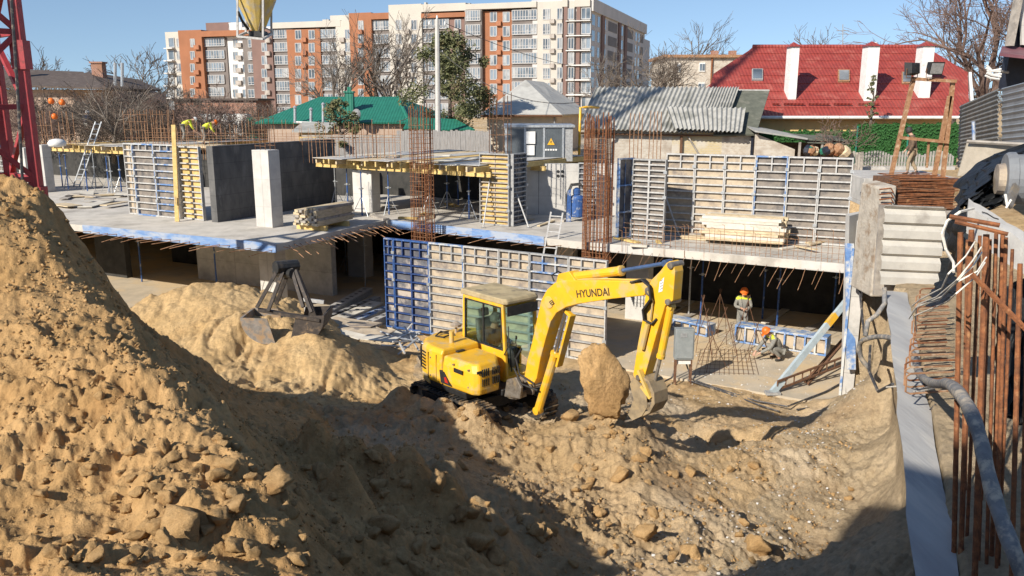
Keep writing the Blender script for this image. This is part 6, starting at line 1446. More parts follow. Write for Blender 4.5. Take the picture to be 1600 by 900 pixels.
for k in range(4):
    y = -.14 + .095 * k; p0 = X_(991, 656, y); p1 = X_(977, 657, y); q = MB(); q.prism([p0 + Vector((0, -.035, .025)), p0 + Vector((0, .035, .025)), p1 + Vector((0, .015, .0)), p1 + Vector((0, -.015, 0))], (0, 0, -.03)); E(q, 'tooth', M['steel_worn'], bucket)
for y in (-.17, .13):
    q = MB(); q.beam(X_(1017, 622, y), X_(999, 578, y), .05, .09, (0, 1, 0)); q.beam(X_(1018, 622, y), X_(1003, 603, y), .05, .08, (0, 1, 0)); E(q, 'bucket_link', M['yellow_dusty'], bucket)
# ------------------------------------------------------------------ retaining wall cap, right-hand bank
def capwall():
    r = thing('concrete_wall', 'long smooth grey concrete wall top running down the right side of the pit', 'wall', az(1440, 900, 3.9))
    L0, R0 = az(1384, 455, 3.9), az(1418, 455, 3.9); L1, R1 = az(1429, 900, 3.9), az(1500, 900, 3.9)
    L2, R2 = L0 + (L1 - L0) * 1.5, R0 + (R1 - R0) * 1.5
    b = MB(); n = 30; vs = []; fs = []
    for i in range(n + 1):
        t = i / n; a, c = L0.lerp(L2, t), R0.lerp(R2, t); w1 = .018 * math.sin(i * 1.3) + jit(.012)
        vs += [a + Vector((.9, 0, -3.6)), a + Vector((w1, 0, 0)), a.lerp(c, .5) + Vector((0, 0, .003)), c + Vector((-w1, 0, 0)), c + Vector((.9, 0, -4.2))]
    for i in range(n):
        for k in range(4): fs.append((i * 5 + k, i * 5 + k + 1, i * 5 + 6 + k, i * 5 + 5 + k))
    fs += [(0, 1, 2, 3, 4), tuple(n * 5 + k for k in (4, 3, 2, 1, 0))]
    b._add(vs, fs); m = mat('trowelled_concrete', (.40, .395, .38), (.31, .305, .30), .85, 1.4, .35, 12, c3=(.47, .45, .41), c3t=.55, c3scale=1.1, stretch=(2.2, .25, 1))
    b.build('wall_body', m, r)
capwall()
rib = thing('ribbed_panel', 'pale grey ribbed sheet panel closing the end of the retaining wall', 'sheet panel', ay(1420, 445, 18.3))
q = [ay(1373, 443, 18.2), ay(1381, 321, 18.2), ay(1477, 325, 18.2), ay(1463, 447, 18.2)]
corrugated(q[0], q[1], q[2], q[3], 5, .09, rows=8, saw=True).build('sheet', mat('pale_ribbed', (.50, .47, .41), (.41, .385, .34), .8, 2, .2, 20, c3=(.33, .30, .26), c3t=.6), rib)
b = MB(); b.prism([q[0] + Vector((-.02, .14, -.3)), q[3] + Vector((.1, .14, -.3)), q[2] + Vector((.05, .14, 0)), q[1] + Vector((-.02, .14, 0))], (0, .08, 0)); b.build('backing_board', M['timber_grey'], rib)
# corner post of concrete with rough brown edge
cpst = thing('corner_pier', 'tall rough concrete pier with blue painted edge at the corner of the pit', 'pier', az(1340, 640, 0))
b = MB(); P0, P1 = az(1322, 645, 0), az(1352, 632, 0)
b.hexa([P0 + V(0, 0, -.3), P1 + V(0, 0, -.3), P1 + V(.2, .5, -.3), P0 + V(.05, .5, -.3), V(P0.x, P0.y, 0) + V(.12, 1.2, 5.0), V(P1.x, P1.y, 0) + V(-.06, 1.2, 5.0), V(P1.x, P1.y, 0) + V(.1, 1.6, 5.0), V(P0.x, P0.y, 0) + V(.18, 1.6, 5.0)]); b.build('pier_body', M['concrete_pale'], cpst)
b = MB(); b.beam(P0 + V(.0, -.06, 1.2), P0 + V(.10, 1.0, 4.3), .22, .06, (0, 1, 0)); b.build('painted_edge', M['blue_paint_worn'], cpst)
b = MB()
for k in range(16):
    z = 2.0 + k * .17; p = V(P1.x - .02, P1.y + z * .24 - .12, z); b.lathe([(.02, -.12), (.09 + jit(.03), -.06), (.10 + jit(.03), .05), (.03, .12)], p + V(jit(.05), 0, 0), 7)
b.build('spalled_edge', M['rust_dark'], cpst)
# kerb block with the man
kb = thing('kerb_block', 'low grey concrete kerb slab under the man in the brown coat', 'kerb', ay(1430, 268, 31))
b = MB(); a_, c_ = ay(1350, 281, 30.2), ay(1500, 284, 30.2); zt = 5.22; b.prism([V(a_.x, 30.2, zt), V(c_.x, 30.2, zt), V(c_.x + .2, 33.6, zt + .02), V(a_.x + .5, 33.8, zt + .02)], (0, 0, -1.0)); b.build('block', M['concrete'], kb, bevel=.02)
person('person in a brown coat and dark cap walking along the kerb', V(*ay(1423, 271, 31.6).xy, 5.23), R(62), 'stand_walk', 'work_brown', 'trouser_tan', ('cap', 'boot'), coat=.28)
person('person in grey work suit and orange helmet standing behind the blue panel', az(1158, 528, .05), R(168), 'stand_work', 'work_grey', 'work_grey', ('helmet', 'orange'), 'hivis')
person('person in grey work suit and orange helmet crouching over the floor with a grinder', az(1218, 562, .05), R(100), 'squat', 'work_grey', 'work_grey', ('helmet', 'orange'), 'hivis')
person('person in a dark blue jacket standing on the left timber deck', V(*ay(137, 205, 53).xy, 5.66), R(-8), 'stand_back', 'work_blue', 'work_grey', ('cap', 'white'))
person('person in a yellow vest and white helmet bending behind the starter bars', V(*ay(285, 205, 47).xy, 5.75), R(-70), 'bend', 'hivis', 'work_grey', ('helmet', 'white'))
person('person in a yellow vest and orange helmet bending behind the starter bars', V(*ay(317, 205, 47).xy, 5.6), R(-75), 'bend', 'hivis', 'work_grey', ('helmet', 'orange'))
wp = thing('work_platform', 'low timber platform under the two bending workers in yellow vests', 'platform', V(*ay(300, 210, 47).xy, 5.3)); b = MB(); p = ay(300, 210, 47); b.box(p.x - 1.6, p.x + 1.6, 46.2, 48, 5.45, 5.60); b.build('deck', M['timber'], wp)
for dx in (-1.4, 1.4):
    b = MB(); b.box(p.x + dx - .06, p.x + dx + .06, 46.4, 46.52, 3.3, 5.449); b.build('leg', M['timber'], wp)
# grinder
gp = az(1190, 556, .06); gr = thing('angle_grinder', 'small dark grinder held low by the crouching worker', 'tool', gp + V(0, 0, .2)); b = MB(); b.tube([gp + V(.0, 0, .22), gp + V(.34, 0, .28)], .035, 8); b.build('body', M['black_paint'], gr); b = MB(); b.lathe([(.02, 0), (.11, .005), (.11, .012), (.02, .016)], gp + V(-.03, 0, .14), 14); b.build('disc', M['steel_worn'], gr); 

# ------------------------------------------------------------------ floodlight frame
ff = thing('floodlight_frame', 'rusty steel frame carrying two floodlights above the street', 'lamp frame', ay(1430, 270, 28.5))
FB = lambda u, v, Y=28.5: ay(u, v, Y)
for a, c in (((1386, 300), (1428, 120)), ((1472, 288), (1489, 126)), ((1458, 284), (1484, 150))):
    b = MB(); b.beam(FB(*a), FB(*c), .13, .10, (0, 1, 0)); b.build('post', M['rust_tan'], ff)
for a, c in (((1424, 123), (1494, 127)), ((1406, 215), (1482, 222))):
    b = MB(); b.beam(FB(*a, 28.4), FB(*c, 28.4), .10, .10, (0, 1, 0)); b.build('cross_bar', M['rust_tan'], ff)
b = MB(); b.beam(FB(1448, 262), FB(1451, 222), .06, .06); b.build('strut', M['rust_tan'], ff)
for (u, v, s_, m, fw_) in ((1426, 107, 1, 'navy', (-.5, .85, -.1)), (1460, 106, 1, 'navy', (.25, -.95, -.2))):
    c = FB(u, v, 28.3); f_ = Vector(fw_).normalized(); x = f_.cross(V(0, 0, 1)).normalized(); z = x.cross(f_)
    fl = MB(); w_, h_, d_ = .27, .21, .12
    fl.hexa([c - x * w_ * .8 - z * h_ * .8 - f_ * d_, c + x * w_ * .8 - z * h_ * .8 - f_ * d_, c + x * w_ * .8 + z * h_ * .8 - f_ * d_, c - x * w_ * .8 + z * h_ * .8 - f_ * d_, c - x * w_ - z * h_ + f_ * d_, c + x * w_ - z * h_ + f_ * d_, c + x * w_ + z * h_ + f_ * d_, c - x * w_ + z * h_ + f_ * d_])
    o = fl.build('floodlight', M['black_paint'], ff, bevel=.01)
    g = MB(); g.hexa([c + x * a * w_ * .85 + z * bb_ * h_ * .8 + f_ * (d_ + e_) for e_ in (.003, .012) for a, bb_ in ((-1, -1), (1, -1), (1, 1), (-1, 1))]); g.build('lamp_glass', M['galv'], o)
    g = MB(); g.tube([c - x * (w_ + .02), c - x * (w_ + .02) - V(0, 0, .3), c + x * (w_ + .02) - V(0, 0, .3), c + x * (w_ + .02)], .015, 5); g.build('bracket', M['rust_dark'], o)
# ------------------------------------------------------------------ red tower crane mast
mast = thing('tower_crane', 'red lattice mast of a tower crane at the left edge', 'crane', V(-12.2, 21.8, 0))
mc = ay(47, 200, 21.6); mx, my = mc.x, mc.y; S_ = 1.9; ang0 = R(138); ax1 = V(math.cos(ang0), math.sin(ang0), 0) * S_; ax2 = V(-math.sin(ang0), math.cos(ang0), 0) * S_
c0 = V(mx, my, 0); corners = [c0, c0 + ax1, c0 + ax1 + ax2, c0 + ax2]
for c in corners:
    b = MB(); b.beam(c, c + V(0, 0, 44), .24, .24); b.build('leg', M['red_mast'], mast, bevel=.02)
hz = ay(30, 50, 21.6).z; dzz = 1.82
for f in range(4):
    a, c = corners[f], corners[(f + 1) % 4]; b = MB(); k0 = -4
    for k in range(k0, 17):
        z = hz + k * dzz
        if z < .2: continue
        b.beam(a + V(0, 0, z), c + V(0, 0, z), .13, .13)
        if k % 2: b.beam(a + V(0, 0, z), c + V(0, 0, z + dzz), .12, .12)
        else: b.beam(c + V(0, 0, z), a + V(0, 0, z + dzz), .12, .12)
    b.build('lattice_bracing', M['red_mast'], mast)
for k in range(-1, 6):
    z = hz - .55 + k * dzz * 2; b = MB(); b.beam(corners[0] + V(0, 0, z - .35), corners[0] + V(0, 0, z + .35), .34, .34); b.build('splice_plate', M['red_mast'], mast)
b = MB(); b.tube([ay(15, -40, 21), ay(22, 60, 21), ay(28, 150, 21), ay(36, 300, 21)], .035, 6); o = b.build('crane_cable', M['cable_dark']); tag(o, 'black power cable hanging beside the red crane mast', 'cable')
b = MB(); b.box(mx - 2.4, mx + .6, my - .6, my + 2.6, -.3, .35); b.build('base_block', M['concrete'], mast)
# ------------------------------------------------------------------ concrete skip hanging from the crane
sk = thing('concrete_skip', 'yellow concrete skip in a steel frame hanging at the top edge of the photo', 'skip', ay(398, 58, 34))
SK = lambda u, v, d=0: ay(u, v, 34 + d); ps = 34 / FPX * 1.0
cc = SK(400, 0); b = MB(); b.lathe([(.22, SK(400, 50).z - cc.z), (.30, SK(400, 44).z - cc.z), (.74, SK(400, 3).z - cc.z), (.78, SK(400, -2).z - cc.z), (.78, SK(400, -28).z - cc.z), (.72, SK(400, -28).z - cc.z), (.70, SK(400, -4).z - cc.z), (.2, SK(400, 40).z - cc.z)], cc, 20); b.build('hopper', mat('skip_yellow', (.62, .45, .12), (.50, .36, .12), .65, 3, .2, 30, c3=(.42, .38, .30), c3t=.55, c3scale=2), sk, smooth=False)
for (u, d) in ((371, -.7), (411, -.75), (424, .6), (384, .7)):
    b = MB(); b.beam(SK(u, -30, d), SK(u, 58 if d < 0 else 53, d), .07, .07); b.build('frame_post', M['steel_pale'], sk)
b = MB(); 
for (a, c) in (((371, 57, -.7), (411, 61, -.75)), ((411, 61, -.75), (424, 53, .6)), ((424, 53, .6), (384, 51, .7)), ((384, 51, .7), (371, 57, -.7))): b.beam(SK(*a), SK(*c), .08, .08)
b.build('base_frame', M['steel_pale'], sk)
b = MB(); b.box(cc.x - .3, cc.x + .3, 33.75, 34.25, SK(400, 58).z, SK(400, 49).z); b.build('gate', M['black_paint'], sk)
b = MB(); b.tube([SK(372, 18, -.7), SK(378, 32, -.6), SK(388, 46, -.3)], .05, 6); b.build('gate_lever', M['black'], sk)
for (a, c) in (((411, 42, -.75), (424, 48, .6)), ((384, 25, -.2), (390, 50, -.2)), ((411, 20, -.7), (404, 48, -.3))):
    b = MB(); b.beam(SK(*a), SK(*c), .04, .04); b.build('brace', M['steel_worn'], sk)
b = MB(); b.tube([SK(400, -28), SK(400, -900)], .03, 5); b.build('hoist_rope', M['cable_dark'], sk)

# ------------------------------------------------------------------ clamshell grab on the sand
M['grab_dark'] = mat('grab_dark_steel', (.075, .06, .05), (.035, .03, .028), .7, 8, .2, 40, c3=(.22, .15, .09), c3t=.62, c3scale=4)
M['grab_worn'] = mat('grab_worn_steel', (.26, .24, .22), (.16, .145, .13), .6, 8, .2, 40, c3=(.30, .20, .11), c3t=.52, c3scale=4)
gb = thing('clamshell_grab', 'dark open clamshell grab with a four-legged frame resting on the sand', 'grab bucket', ay(448, 520, 21))
GBP = lambda u, v, d=0: ay(u, v, 21 + d)
b = MB(); b.tube([GBP(430, 418, -.25), GBP(464, 415, .2)], .16, 10); b.tube([GBP(432, 424, .25), GBP(458, 428, -.2)], .13, 10); b.build('head', M['black_paint'], gb)
for (a, c) in (((432, 425, -.2), (401, 481, -.5)), ((442, 425, -.2), (419, 486, -.6)), ((452, 423, .1), (432, 474, .6)), ((456, 420, -.1), (474, 480, -.5)), ((462, 422, -.1), (487, 488, -.5)), ((462, 420, .2), (498, 505, .4))):
    b = MB(); b.beam(GBP(*a), GBP(*c), .08, .11, (0, 1, 0)); b.build('arm', M['grab_dark'], gb)
def shell(cx, cz, a0, a1, r, y0, y1, nm, m):
    b = MB(); n = 12; vs = []
    for y in (y0, y1):
        for rr in (r, r - .05):
            for k in range(n + 1): a = a0 + (a1 - a0) * k / n; vs.append((cx + rr * math.cos(a), y, cz + rr * math.sin(a)))
    N1 = n + 1; fs = []
    for k in range(n): fs += [(k, k + 1, 2 * N1 + k + 1, 2 * N1 + k), (N1 + k, 3 * N1 + k, 3 * N1 + k + 1, N1 + k + 1), (k, N1 + k, N1 + k + 1, k + 1), (2 * N1 + k, 2 * N1 + k + 1, 3 * N1 + k + 1, 3 * N1 + k)]
    fs += [(0, 2 * N1, 3 * N1, N1), (n, N1 + n, 3 * N1 + n, 2 * N1 + n)]; b._add(vs, fs)
    s_ = b.build(nm, M[m], gb)
    for y in (y0 - .03, y1):
        b = MB(); pts = [(cx + r * math.cos(a0 + (a1 - a0) * k / n), y, cz + r * math.sin(a0 + (a1 - a0) * k / n)) for k in range(n + 1)]; b.prism(pts + [(cx, y, cz)], (0, .03, 0)); b.build('cheek_plate', M[m], s_)
g1, g2 = GBP(426, 490), GBP(470, 488)
shell(g1.x, g1.z, R(178), R(285), .68, 20.5, 21.5, 'shell', 'grab_worn'); shell(g2.x, g2.z + .02, R(255), R(362), .72, 20.5, 21.5, 'shell', 'grab_dark')
b = MB(); b.beam(GBP(404, 484, -.5), GBP(500, 500, -.5), .08, .14, (0, 1, 0)); b.build('tie_beam', M['grab_dark'], gb)
for k in range(7): 
    u = 420 + 66 * random.random(); c = GBP(u, 492 + jit(8), jit(.3)); s_ = random.uniform(.10, .2)

# ------------------------------------------------------------------ timber
def planks(label, group, p0, xdir, ldir, L_, w_, h_, nx, nz, mats_, gap=.01, name='timber_plank', ragged=.1, seed=1):
    """stack of single planks: xdir across, ldir along"""
    random.seed(seed); xdir = Vector(xdir).normalized(); ldir = Vector(ldir).normalized(); protos = []
    for k in range(3):
        b = MB(); b.box(0, L_, 0, w_ - gap, 0, h_ - gap * .6); o = b.build(name, M[mats_[k % len(mats_)]]); me = o.data; bpy.data.objects.remove(o); protos.append(me)
    rz = math.atan2(ldir.y, ldir.x); sgn = 1 if (Matrix.Rotation(rz, 3, 'Z') @ V(0, 1, 0)).dot(xdir) > 0 else -1
    for j in range(nz):
        for i in range(nx):
            if j == nz - 1 and random.random() < .25: continue
            o = bpy.data.objects.new(name, random.choice(protos)); COL.objects.link(o)
            o.location = Vector(p0) + xdir * (w_ * (i if sgn > 0 else i + 1)) + ldir * jit(ragged) + V(0, 0, h_ * j); o.rotation_euler = (0, jit(.004), rz + jit(.006)); tag(o, label, 'timber', group)
s0 = az(460, 351, 3.5); sx = az(497, 354, 3.5) - s0; sx.z = 0; sl3 = az(549, 343, 3.5) - az(497, 354, 3.5); sl3.z = 0
planks('pale square timber in the bundle stacked beside the square concrete column', 'timbers bundled beside the square column', s0, sx, sl3, max(2.2, sl3.length), sx.length / 8, .095, 8, 7, ['timber', 'timber', 'timber_grey'], seed=2)
for k, t in enumerate((.15, .8)):
    b = MB(); p = s0 + sl3 * t; b.beam(V(p.x, p.y, 3.4) - sx * .1, V(p.x, p.y, 3.4) + sx * 1.15, .12, .19); o = b.build('bearer', M['timber_yellow']); tag(o, 'yellow bearer beam under the timber bundle, the %s one' % ('near' if k == 0 else 'far'), 'beam')
p0 = az(1098, 374, 3.45); p1 = az(1228, 383, 3.45); pd = p1 - p0; pd.z = 0
planks('long pale plank in the stack on the right slab', 'planks stacked on the right slab', p0 + GB * .0, GB, pd, pd.length * .95, .20, .10, 5, 8, ['timber', 'sheet_pale', 'timber'], seed=3, ragged=.14)
p0 = az(1073, 372, 3.32); planks('rough pale plank lying under the plank stack', 'planks lying under the stack', p0 - GB * .25, GB, pd, pd.length * 1.18, .22, .055, 7, 2, ['timber', 'timber_grey'], seed=4, ragged=.3)
random.seed(12)
for k in range(7):
    p = az(1262 + jit(30), 378 + jit(9), 3.33); a = jit(1.5); b = MB(); L_ = random.uniform(.5, 1.3); b.beam((0, 0, .03), (L_ * math.cos(a), L_ * math.sin(a), .04 + .02 * k), .16, .04); o = b.build('offcut', M[random.choice(['timber', 'timber_yellow', 'sheet_pale'])]); o.location = p; tag(o, 'short plank offcut scattered right of the plank stack', 'timber', 'offcuts beside the plank stack')
# steel forms and plywood lying on the pit floor left of the blue panels
random.seed(21)
for k, (u0, v0, u1, v1, w_, m, lab) in enumerate([(500, 492, 574, 450, .45, 'steel_pale', 'pale slotted steel beam lying on the pit floor, farthest of the five'), (512, 496, 590, 464, .3, 'steel_grey', 'grey steel channel lying beside the slotted beam'), (520, 500, 588, 472, .7, 'sheet_pale', 'pale sheet form lying among the steel beams'), (548, 502, 604, 480, .3, 'blue_paint_worn', 'blue worn form beam lying among the steel beams'), (560, 510, 612, 488, .3, 'steel_pale', 'pale steel form beam nearest the blue panels')]):
    a, c = az(u0, v0, .3), az(u1, v1, .3); r = thing('form_beam', lab, 'form beam', V(a.x, a.y, .05)); d = (c - a).normalized(); n = V(-d.y, d.x, 0)
    b = MB(); b.beam(V(a.x, a.y, .30), V(c.x, c.y, .30), w_, .05); b.build('top_flange', M[m], r); b = MB()
    for s_ in (-.45, .45): b.beam(V(a.x, a.y, .16) + n * w_ * s_, V(c.x, c.y, .16) + n * w_ * s_, .04, .22)
    b.build('web', M['steel_grey'], r); L_ = (c - a).length
    for j in range(int(L_ / .45)): p = a + d * (.25 + .45 * j); b = MB(); b.beam(V(p.x, p.y, .328) - d * .06, V(p.x, p.y, .328) + d * .06, .14, .006); b.build('slot', M['black_paint'], r)
fr = thing('end_frame', 'pale slatted steel frame standing behind the clamshell grab', 'steel frame', az(490, 490, 0)); 
for k in range(6):
    p = ay(478 + 4.5 * k, 500, 24); b = MB(); b.beam(V(p.x, 24, .6), V(p.x, 24, 2.0 - .04 * k), .06, .06); b.build('slat', M['steel_pale'], fr)
b = MB(); p0, p1 = ay(474, 468, 24), ay(506, 472, 24); b.beam(p0, p1, .08, .10); b.build('rail', M['steel_pale'], fr)
for k in range(9):
    c = az(580 + jit(34), 516 + jit(14), .95 + .03 * k); b = MB(); w_, l_ = random.uniform(.5, 1.0), random.uniform(1.0, 1.8); a = -.45 + jit(.5); dx, dy = V(math.cos(a), math.sin(a), 0), V(-math.sin(a), math.cos(a), 0)
    pts = [c - dx * l_ / 2 - dy * w_ / 2, c + dx * l_ / 2 - dy * w_ / 2 + V(0, 0, jit(.1)), c + dx * l_ / 2 + dy * w_ / 2, c - dx * l_ / 2 + dy * w_ / 2 + V(0, 0, jit(.1))]; b.prism(pts, (0, 0, .022)); o = b.build('plywood_sheet', M[random.choice(['ply_beige', 'sheet_pale', 'ply_beige'])]); tag(o, 'broken plywood sheet in the heap left of the blue formwork panels', 'plywood', 'broken plywood in the heap')
ro = []
for k in range(16):
    c = az(632 + jit(20), 532 + jit(12), .95 + random.random() * .3); a = random.random() * 3.1; b = MB(); L_ = random.uniform(.5, 1.1); d = V(math.cos(a), math.sin(a), jit(.5)); b.tube([c - d * L_ / 2, c + d * L_ / 2], .03, 6); o = b.build('scrap_tube', M['galv'] if k % 3 else M['steel_pale']); tag(o, 'short bent steel tube in the scrap heap behind the excavator', 'scrap', 'scrap tubes behind the excavator')

# ------------------------------------------------------------------ ladders
def ladder(label, a, b_, w_, n, m='galv'):
    a, b_ = Vector(a), Vector(b_); r = thing('ladder', label, 'ladder', a); d = (b_ - a).normalized(); x = GA * w_ / 2
    for s_ in (-1, 1): q = MB(); q.beam(a + x * s_, b_ + x * s_, .05, .07, (0, 1, 0)); q.build('rail', M[m], r)
    for k in range(n): p = a.lerp(b_, (k + .5) / n); q = MB(); q.tube([p - x, p + x], .022, 6); q.build('rung', M[m], r)
    return r
la = az(119, 292, 3.31); ladder('long aluminium ladder leaning up to the left timber deck', la, ay(154, 190, la.y + .6), .5, 13)
la = az(857, 388, 3.0) ; ladder('short steel ladder leaning on the slab edge beside the tall orange cage', V(la.x, la.y, 2.6), ay(870, 332, la.y + .7), .45, 6, 'steel_pale')
# ------------------------------------------------------------------ blue machine, electric box, stands, braces
bm_ = thing('blue_mixer', 'blue round-topped machine on the slab beside the orange rebar cage', 'machine', az(897, 346, 3.3)); p = az(897, 346, 3.31)
b = MB(); b.tube([p + V(-.25, 0, .2), p + V(-.28, 0, 1.0), p + V(-.1, 0, 1.42), p + V(.25, 0, 1.45), p + V(.42, 0, 1.2)], .04, 6); b.tube([p + V(-.25, .5, .2), p + V(-.28, .5, 1.0), p + V(-.1, .5, 1.42), p + V(.25, .5, 1.45), p + V(.42, .5, 1.2)], .04, 6); b.build('frame', M['black_paint'], bm_)
b = MB(); b.lathe([(.20, 0), (.30, .04), (.30, .75), (.22, .85), (.1, .9)], p + V(.12, .2, .15), 14); b.build('tank', M['blue_paint'], bm_); b = MB(); b.lathe([(.12, 0), (.15, .05), (.15, .22), (.05, .3)], p + V(.10, .18, 1.02), 12); b.build('motor', M['blue_paint'], bm_)
b = MB(); b.prism([p + V(-.32, -.05, 0), p + V(-.12, -.05, 0), p + V(-.15, -.05, 1.3), p + V(-.28, -.05, 1.2)], (0, .05, 0)); b.build('panel', M['blue_paint'], bm_)
eb = thing('electric_box', 'grey electric distribution box on a thin stand in the pit', 'electric box', az(1066, 598, .06)); p = az(1066, 596, .06)
b = MB(); b.box(p.x - .27, p.x + .27, p.y - .13, p.y + .13, .75, 1.65); bx_ = b.build('box', mat('box_grey', (.27, .29, .29), (.21, .23, .23), .5, 4, c3=(.18, .18, .17), c3t=.64), eb, bevel=.012)
b = MB(); b.box(p.x - .23, p.x + .23, p.y - .15, p.y - .131, .80, 1.60); dr = b.build('door', MATS['box_grey'], bx_); 
b = MB(); b.box(p.x - .14, p.x + .05, p.y - .156, p.y - .151, 1.42, 1.54); b.build('label_plate', M['galv'], bx_)
for dx in (-.22, .22):
    for dy in (-.1, .1): b = MB(); b.beam((p.x + dx, p.y + dy, .0), (p.x + dx, p.y + dy, .75), .035, .035); b.build('leg', M['rust_dark'], eb)
b = MB(); b.box(p.x - .2, p.x + .2, p.y - .06, p.y + .06, .60, .74); b.build('socket', M['white'], eb)
for k, pts in enumerate([[(1060, 560, .6), (1050, 590, .1), (1020, 605, .1), (990, 600, .15)], [(1070, 562, .6), (1080, 592, .1), (1110, 603, .1), (1180, 626, .1), (1230, 635, .1), (1290, 612, .1), (1330, 590, .1), (1350, 570, .3)], [(1075, 594, .1), (1130, 612, .1), (1190, 634, .1), (1218, 643, .1)], [(1245, 640, .09), (1290, 634, .09), (1324, 632, .09)]]):
    b = MB(); b.tube([az(u, v, z) for u, v, z in pts], .025, 5); o = b.build('floor_cable', M['cable_dark']); tag(o, ['black cable curling left from the electric box', 'long black cable across the pit floor to the corner pier', 'short black cable ending on the bare pit floor', 'thin dark cable along the pit edge below the pier'][k], 'cable')
random.seed(31)
SP_ = [(1095, 545), (1110, 575), (1122, 520), (1140, 560), (1165, 535), (1100, 560), (1180, 560), (1130, 545)]
sp0 = None
for k, (u, v) in enumerate(SP_):
    p = az(u, v, .06)
    lab = 'thin rusty rebar tripod stand on the pit floor near the crouching worker'
    if sp0 is None:
        sp0 = thing('rebar_stand', lab, 'rebar stand', p, 0, 'rebar stands on the pit floor')
        for j in range(3):
            a = j * 2.09; q = MB(); q.tube([(.5 * math.cos(a), .5 * math.sin(a), 0), (.03 * math.cos(a), .03 * math.sin(a), 1.5), (-.06 * math.cos(a), -.06 * math.sin(a), 1.8)], .010, 4); q.build('leg', M['rust_dark'], sp0, world=False)
    else: o = dup(sp0, p, random.random() * 6, lab); o.scale = (1, 1, random.uniform(.6, 1.0))
fm = MB()
for k in range(14):
    t = k / 13; fm.tube([az(1095 + 80 * t, 545, .07), az(1085 + 100 * t, 585, .07)], .006, 3)
for k in range(7): fm.tube([az(1090, 545 + 6 * k, .08), az(1180, 548 + 6 * k, .08)], .006, 3)
o = fm.build('floor_mesh', M['rust_dark']); tag(o, 'rebar mesh lying on the floor beside the crouching worker', 'rebar mesh')
pb = thing('push_pull_brace', 'long pale blue steel brace propping the corner pier', 'brace', az(1208, 612, .1)); a, c = az(1207, 613, .1), ay(1341, 448, 24.2)
b = MB(); b.beam(a, c, .17, .12, (0, 1, 0)); b.build('tube', mat('pale_blue_steel', (.42, .50, .54), (.34, .40, .43), .5, 4, c3=(.55, .55, .52), c3t=.58), pb); b = MB(); b.box(a.x - .2, a.x + .2, a.y - .12, a.y + .12, .05, .12); b.build('foot_plate', M['steel_grey'], pb); q = a.lerp(c, .62); b = MB(); d = (c - a).normalized(); b.beam(q, q + d * .45, .18, .13, (0, 1, 0)); b.build('yellow_band', M['yellow'], pb)
lb = thing('steel_truss', 'dark steel truss beam lying from the brace foot to the pier', 'truss', az(1216, 608, .1)); a, c = az(1214, 609, .15), az(1328, 566, .5)
for dz in (0, .24): b = MB(); b.beam(a + V(0, 0, dz), c + V(0, 0, dz), .05, .05); b.build('chord', M['rust_dark'], lb)
b = MB(); 
for k in range(10): b.beam(a.lerp(c, k / 9), a.lerp(c, k / 9) + V(0, 0, .24), .03, .03)
b.build('web_bars', M['rust_dark'], lb)
for k, (a, c) in enumerate((((1258, 597, .12), (1322, 524, .9)), ((1262, 600, .12), (1318, 535, .9)))):
    b = MB(); b.beam(az(*a), az(*c), .06, .06); o = b.build('timber_strut', M['rust_dark']); tag(o, 'dark leaning strut by the truss beam, the %s of two' % ('upper' if k == 0 else 'lower'), 'strut')
for k, (u0, v0, u1, v1) in enumerate(((1030, 498, 1080, 470), (1050, 505, 1100, 482), (1195, 505, 1230, 482), (1260, 516, 1300, 500), (1010, 500, 1060, 480))):
    b = MB(); b.beam(az(u0, v0, .09), az(u1, v1, .09), .28, .05); o = b.build('floor_plank', M['timber_grey' if k % 2 else 'sheet_pale']); tag(o, 'loose plank lying on the floor of the dark storey', 'plank', 'loose planks in the dark storey')
# slanting props at the panels above
for k, (a, c) in enumerate((((1000, 366, 3.33), (1004, 268, None)), ((1062, 370, 3.33), (1036, 295, None)), ((1208, 348, 3.33), (1218, 270, None)), ((1274, 362, 3.33), (1281, 285, None)), ((1294, 362, 3.33), (1300, 282, None)), ((826, 355, 3.33), (799, 280, None)), ((755, 355, 3.33), (766, 275, None)))):
    p = az(*a); q_ = ay(c[0], c[1], p.y + .9); r = thing('panel_brace', ['thin slanting steel brace against the narrow grey panel', 'slanting steel brace left of the plank stack', 'slanting brace behind the plank stack', 'leaning timber brace near the right end of the back panels', 'pale leaning brace nearest the right end of the back panels', 'slanting steel brace right of the yellow column shutter', 'thin brace on the face of the yellow column shutter'][k], 'brace', p); b = MB(); b.tube([p, q_], .028, 6); b.build('tube', M['timber' if k == 3 else 'steel_pale'], r); b = MB(); b.box(p.x - .08, p.x + .08, p.y - .08, p.y + .08, 3.305, 3.325); b.build('foot_plate', M['steel_grey'], r)
up = thing('upright_plank', 'single yellowish upright plank between the ribbed formwork panels', 'plank', az(277, 345, 3.3)); p = az(277, 346, 3.31); b = MB(); b.beam(p, ay(271, 195, p.y + .3), .16, .07, (0, 1, 0)); b.build('board', M['timber_yellow'], up); b = MB(); b.box(p.x - .02, p.x + .02, p.y - .07, p.y - .04, 4.0, 4.3); b.build('cleat', M['timber'], up)
random.seed(41)
for k in range(10):
    p = az(100 + 120 * random.random(), 300 + 26 * random.random(), 3.34); a = random.random() * 3; b = MB(); L_ = random.uniform(1.2, 2.6); b.beam((-L_ / 2 * math.cos(a), -L_ / 2 * math.sin(a), .03), (L_ / 2 * math.cos(a), L_ / 2 * math.sin(a), .03), random.uniform(.3, .8), .04); o = b.build('slab_board', M[random.choice(['timber_grey', 'sheet_pale', 'timber'])]); o.location = p + V(0, 0, .04 * (k % 3)); tag(o, 'loose board lying on the slab below the left timber deck', 'board', 'loose boards on the left slab')
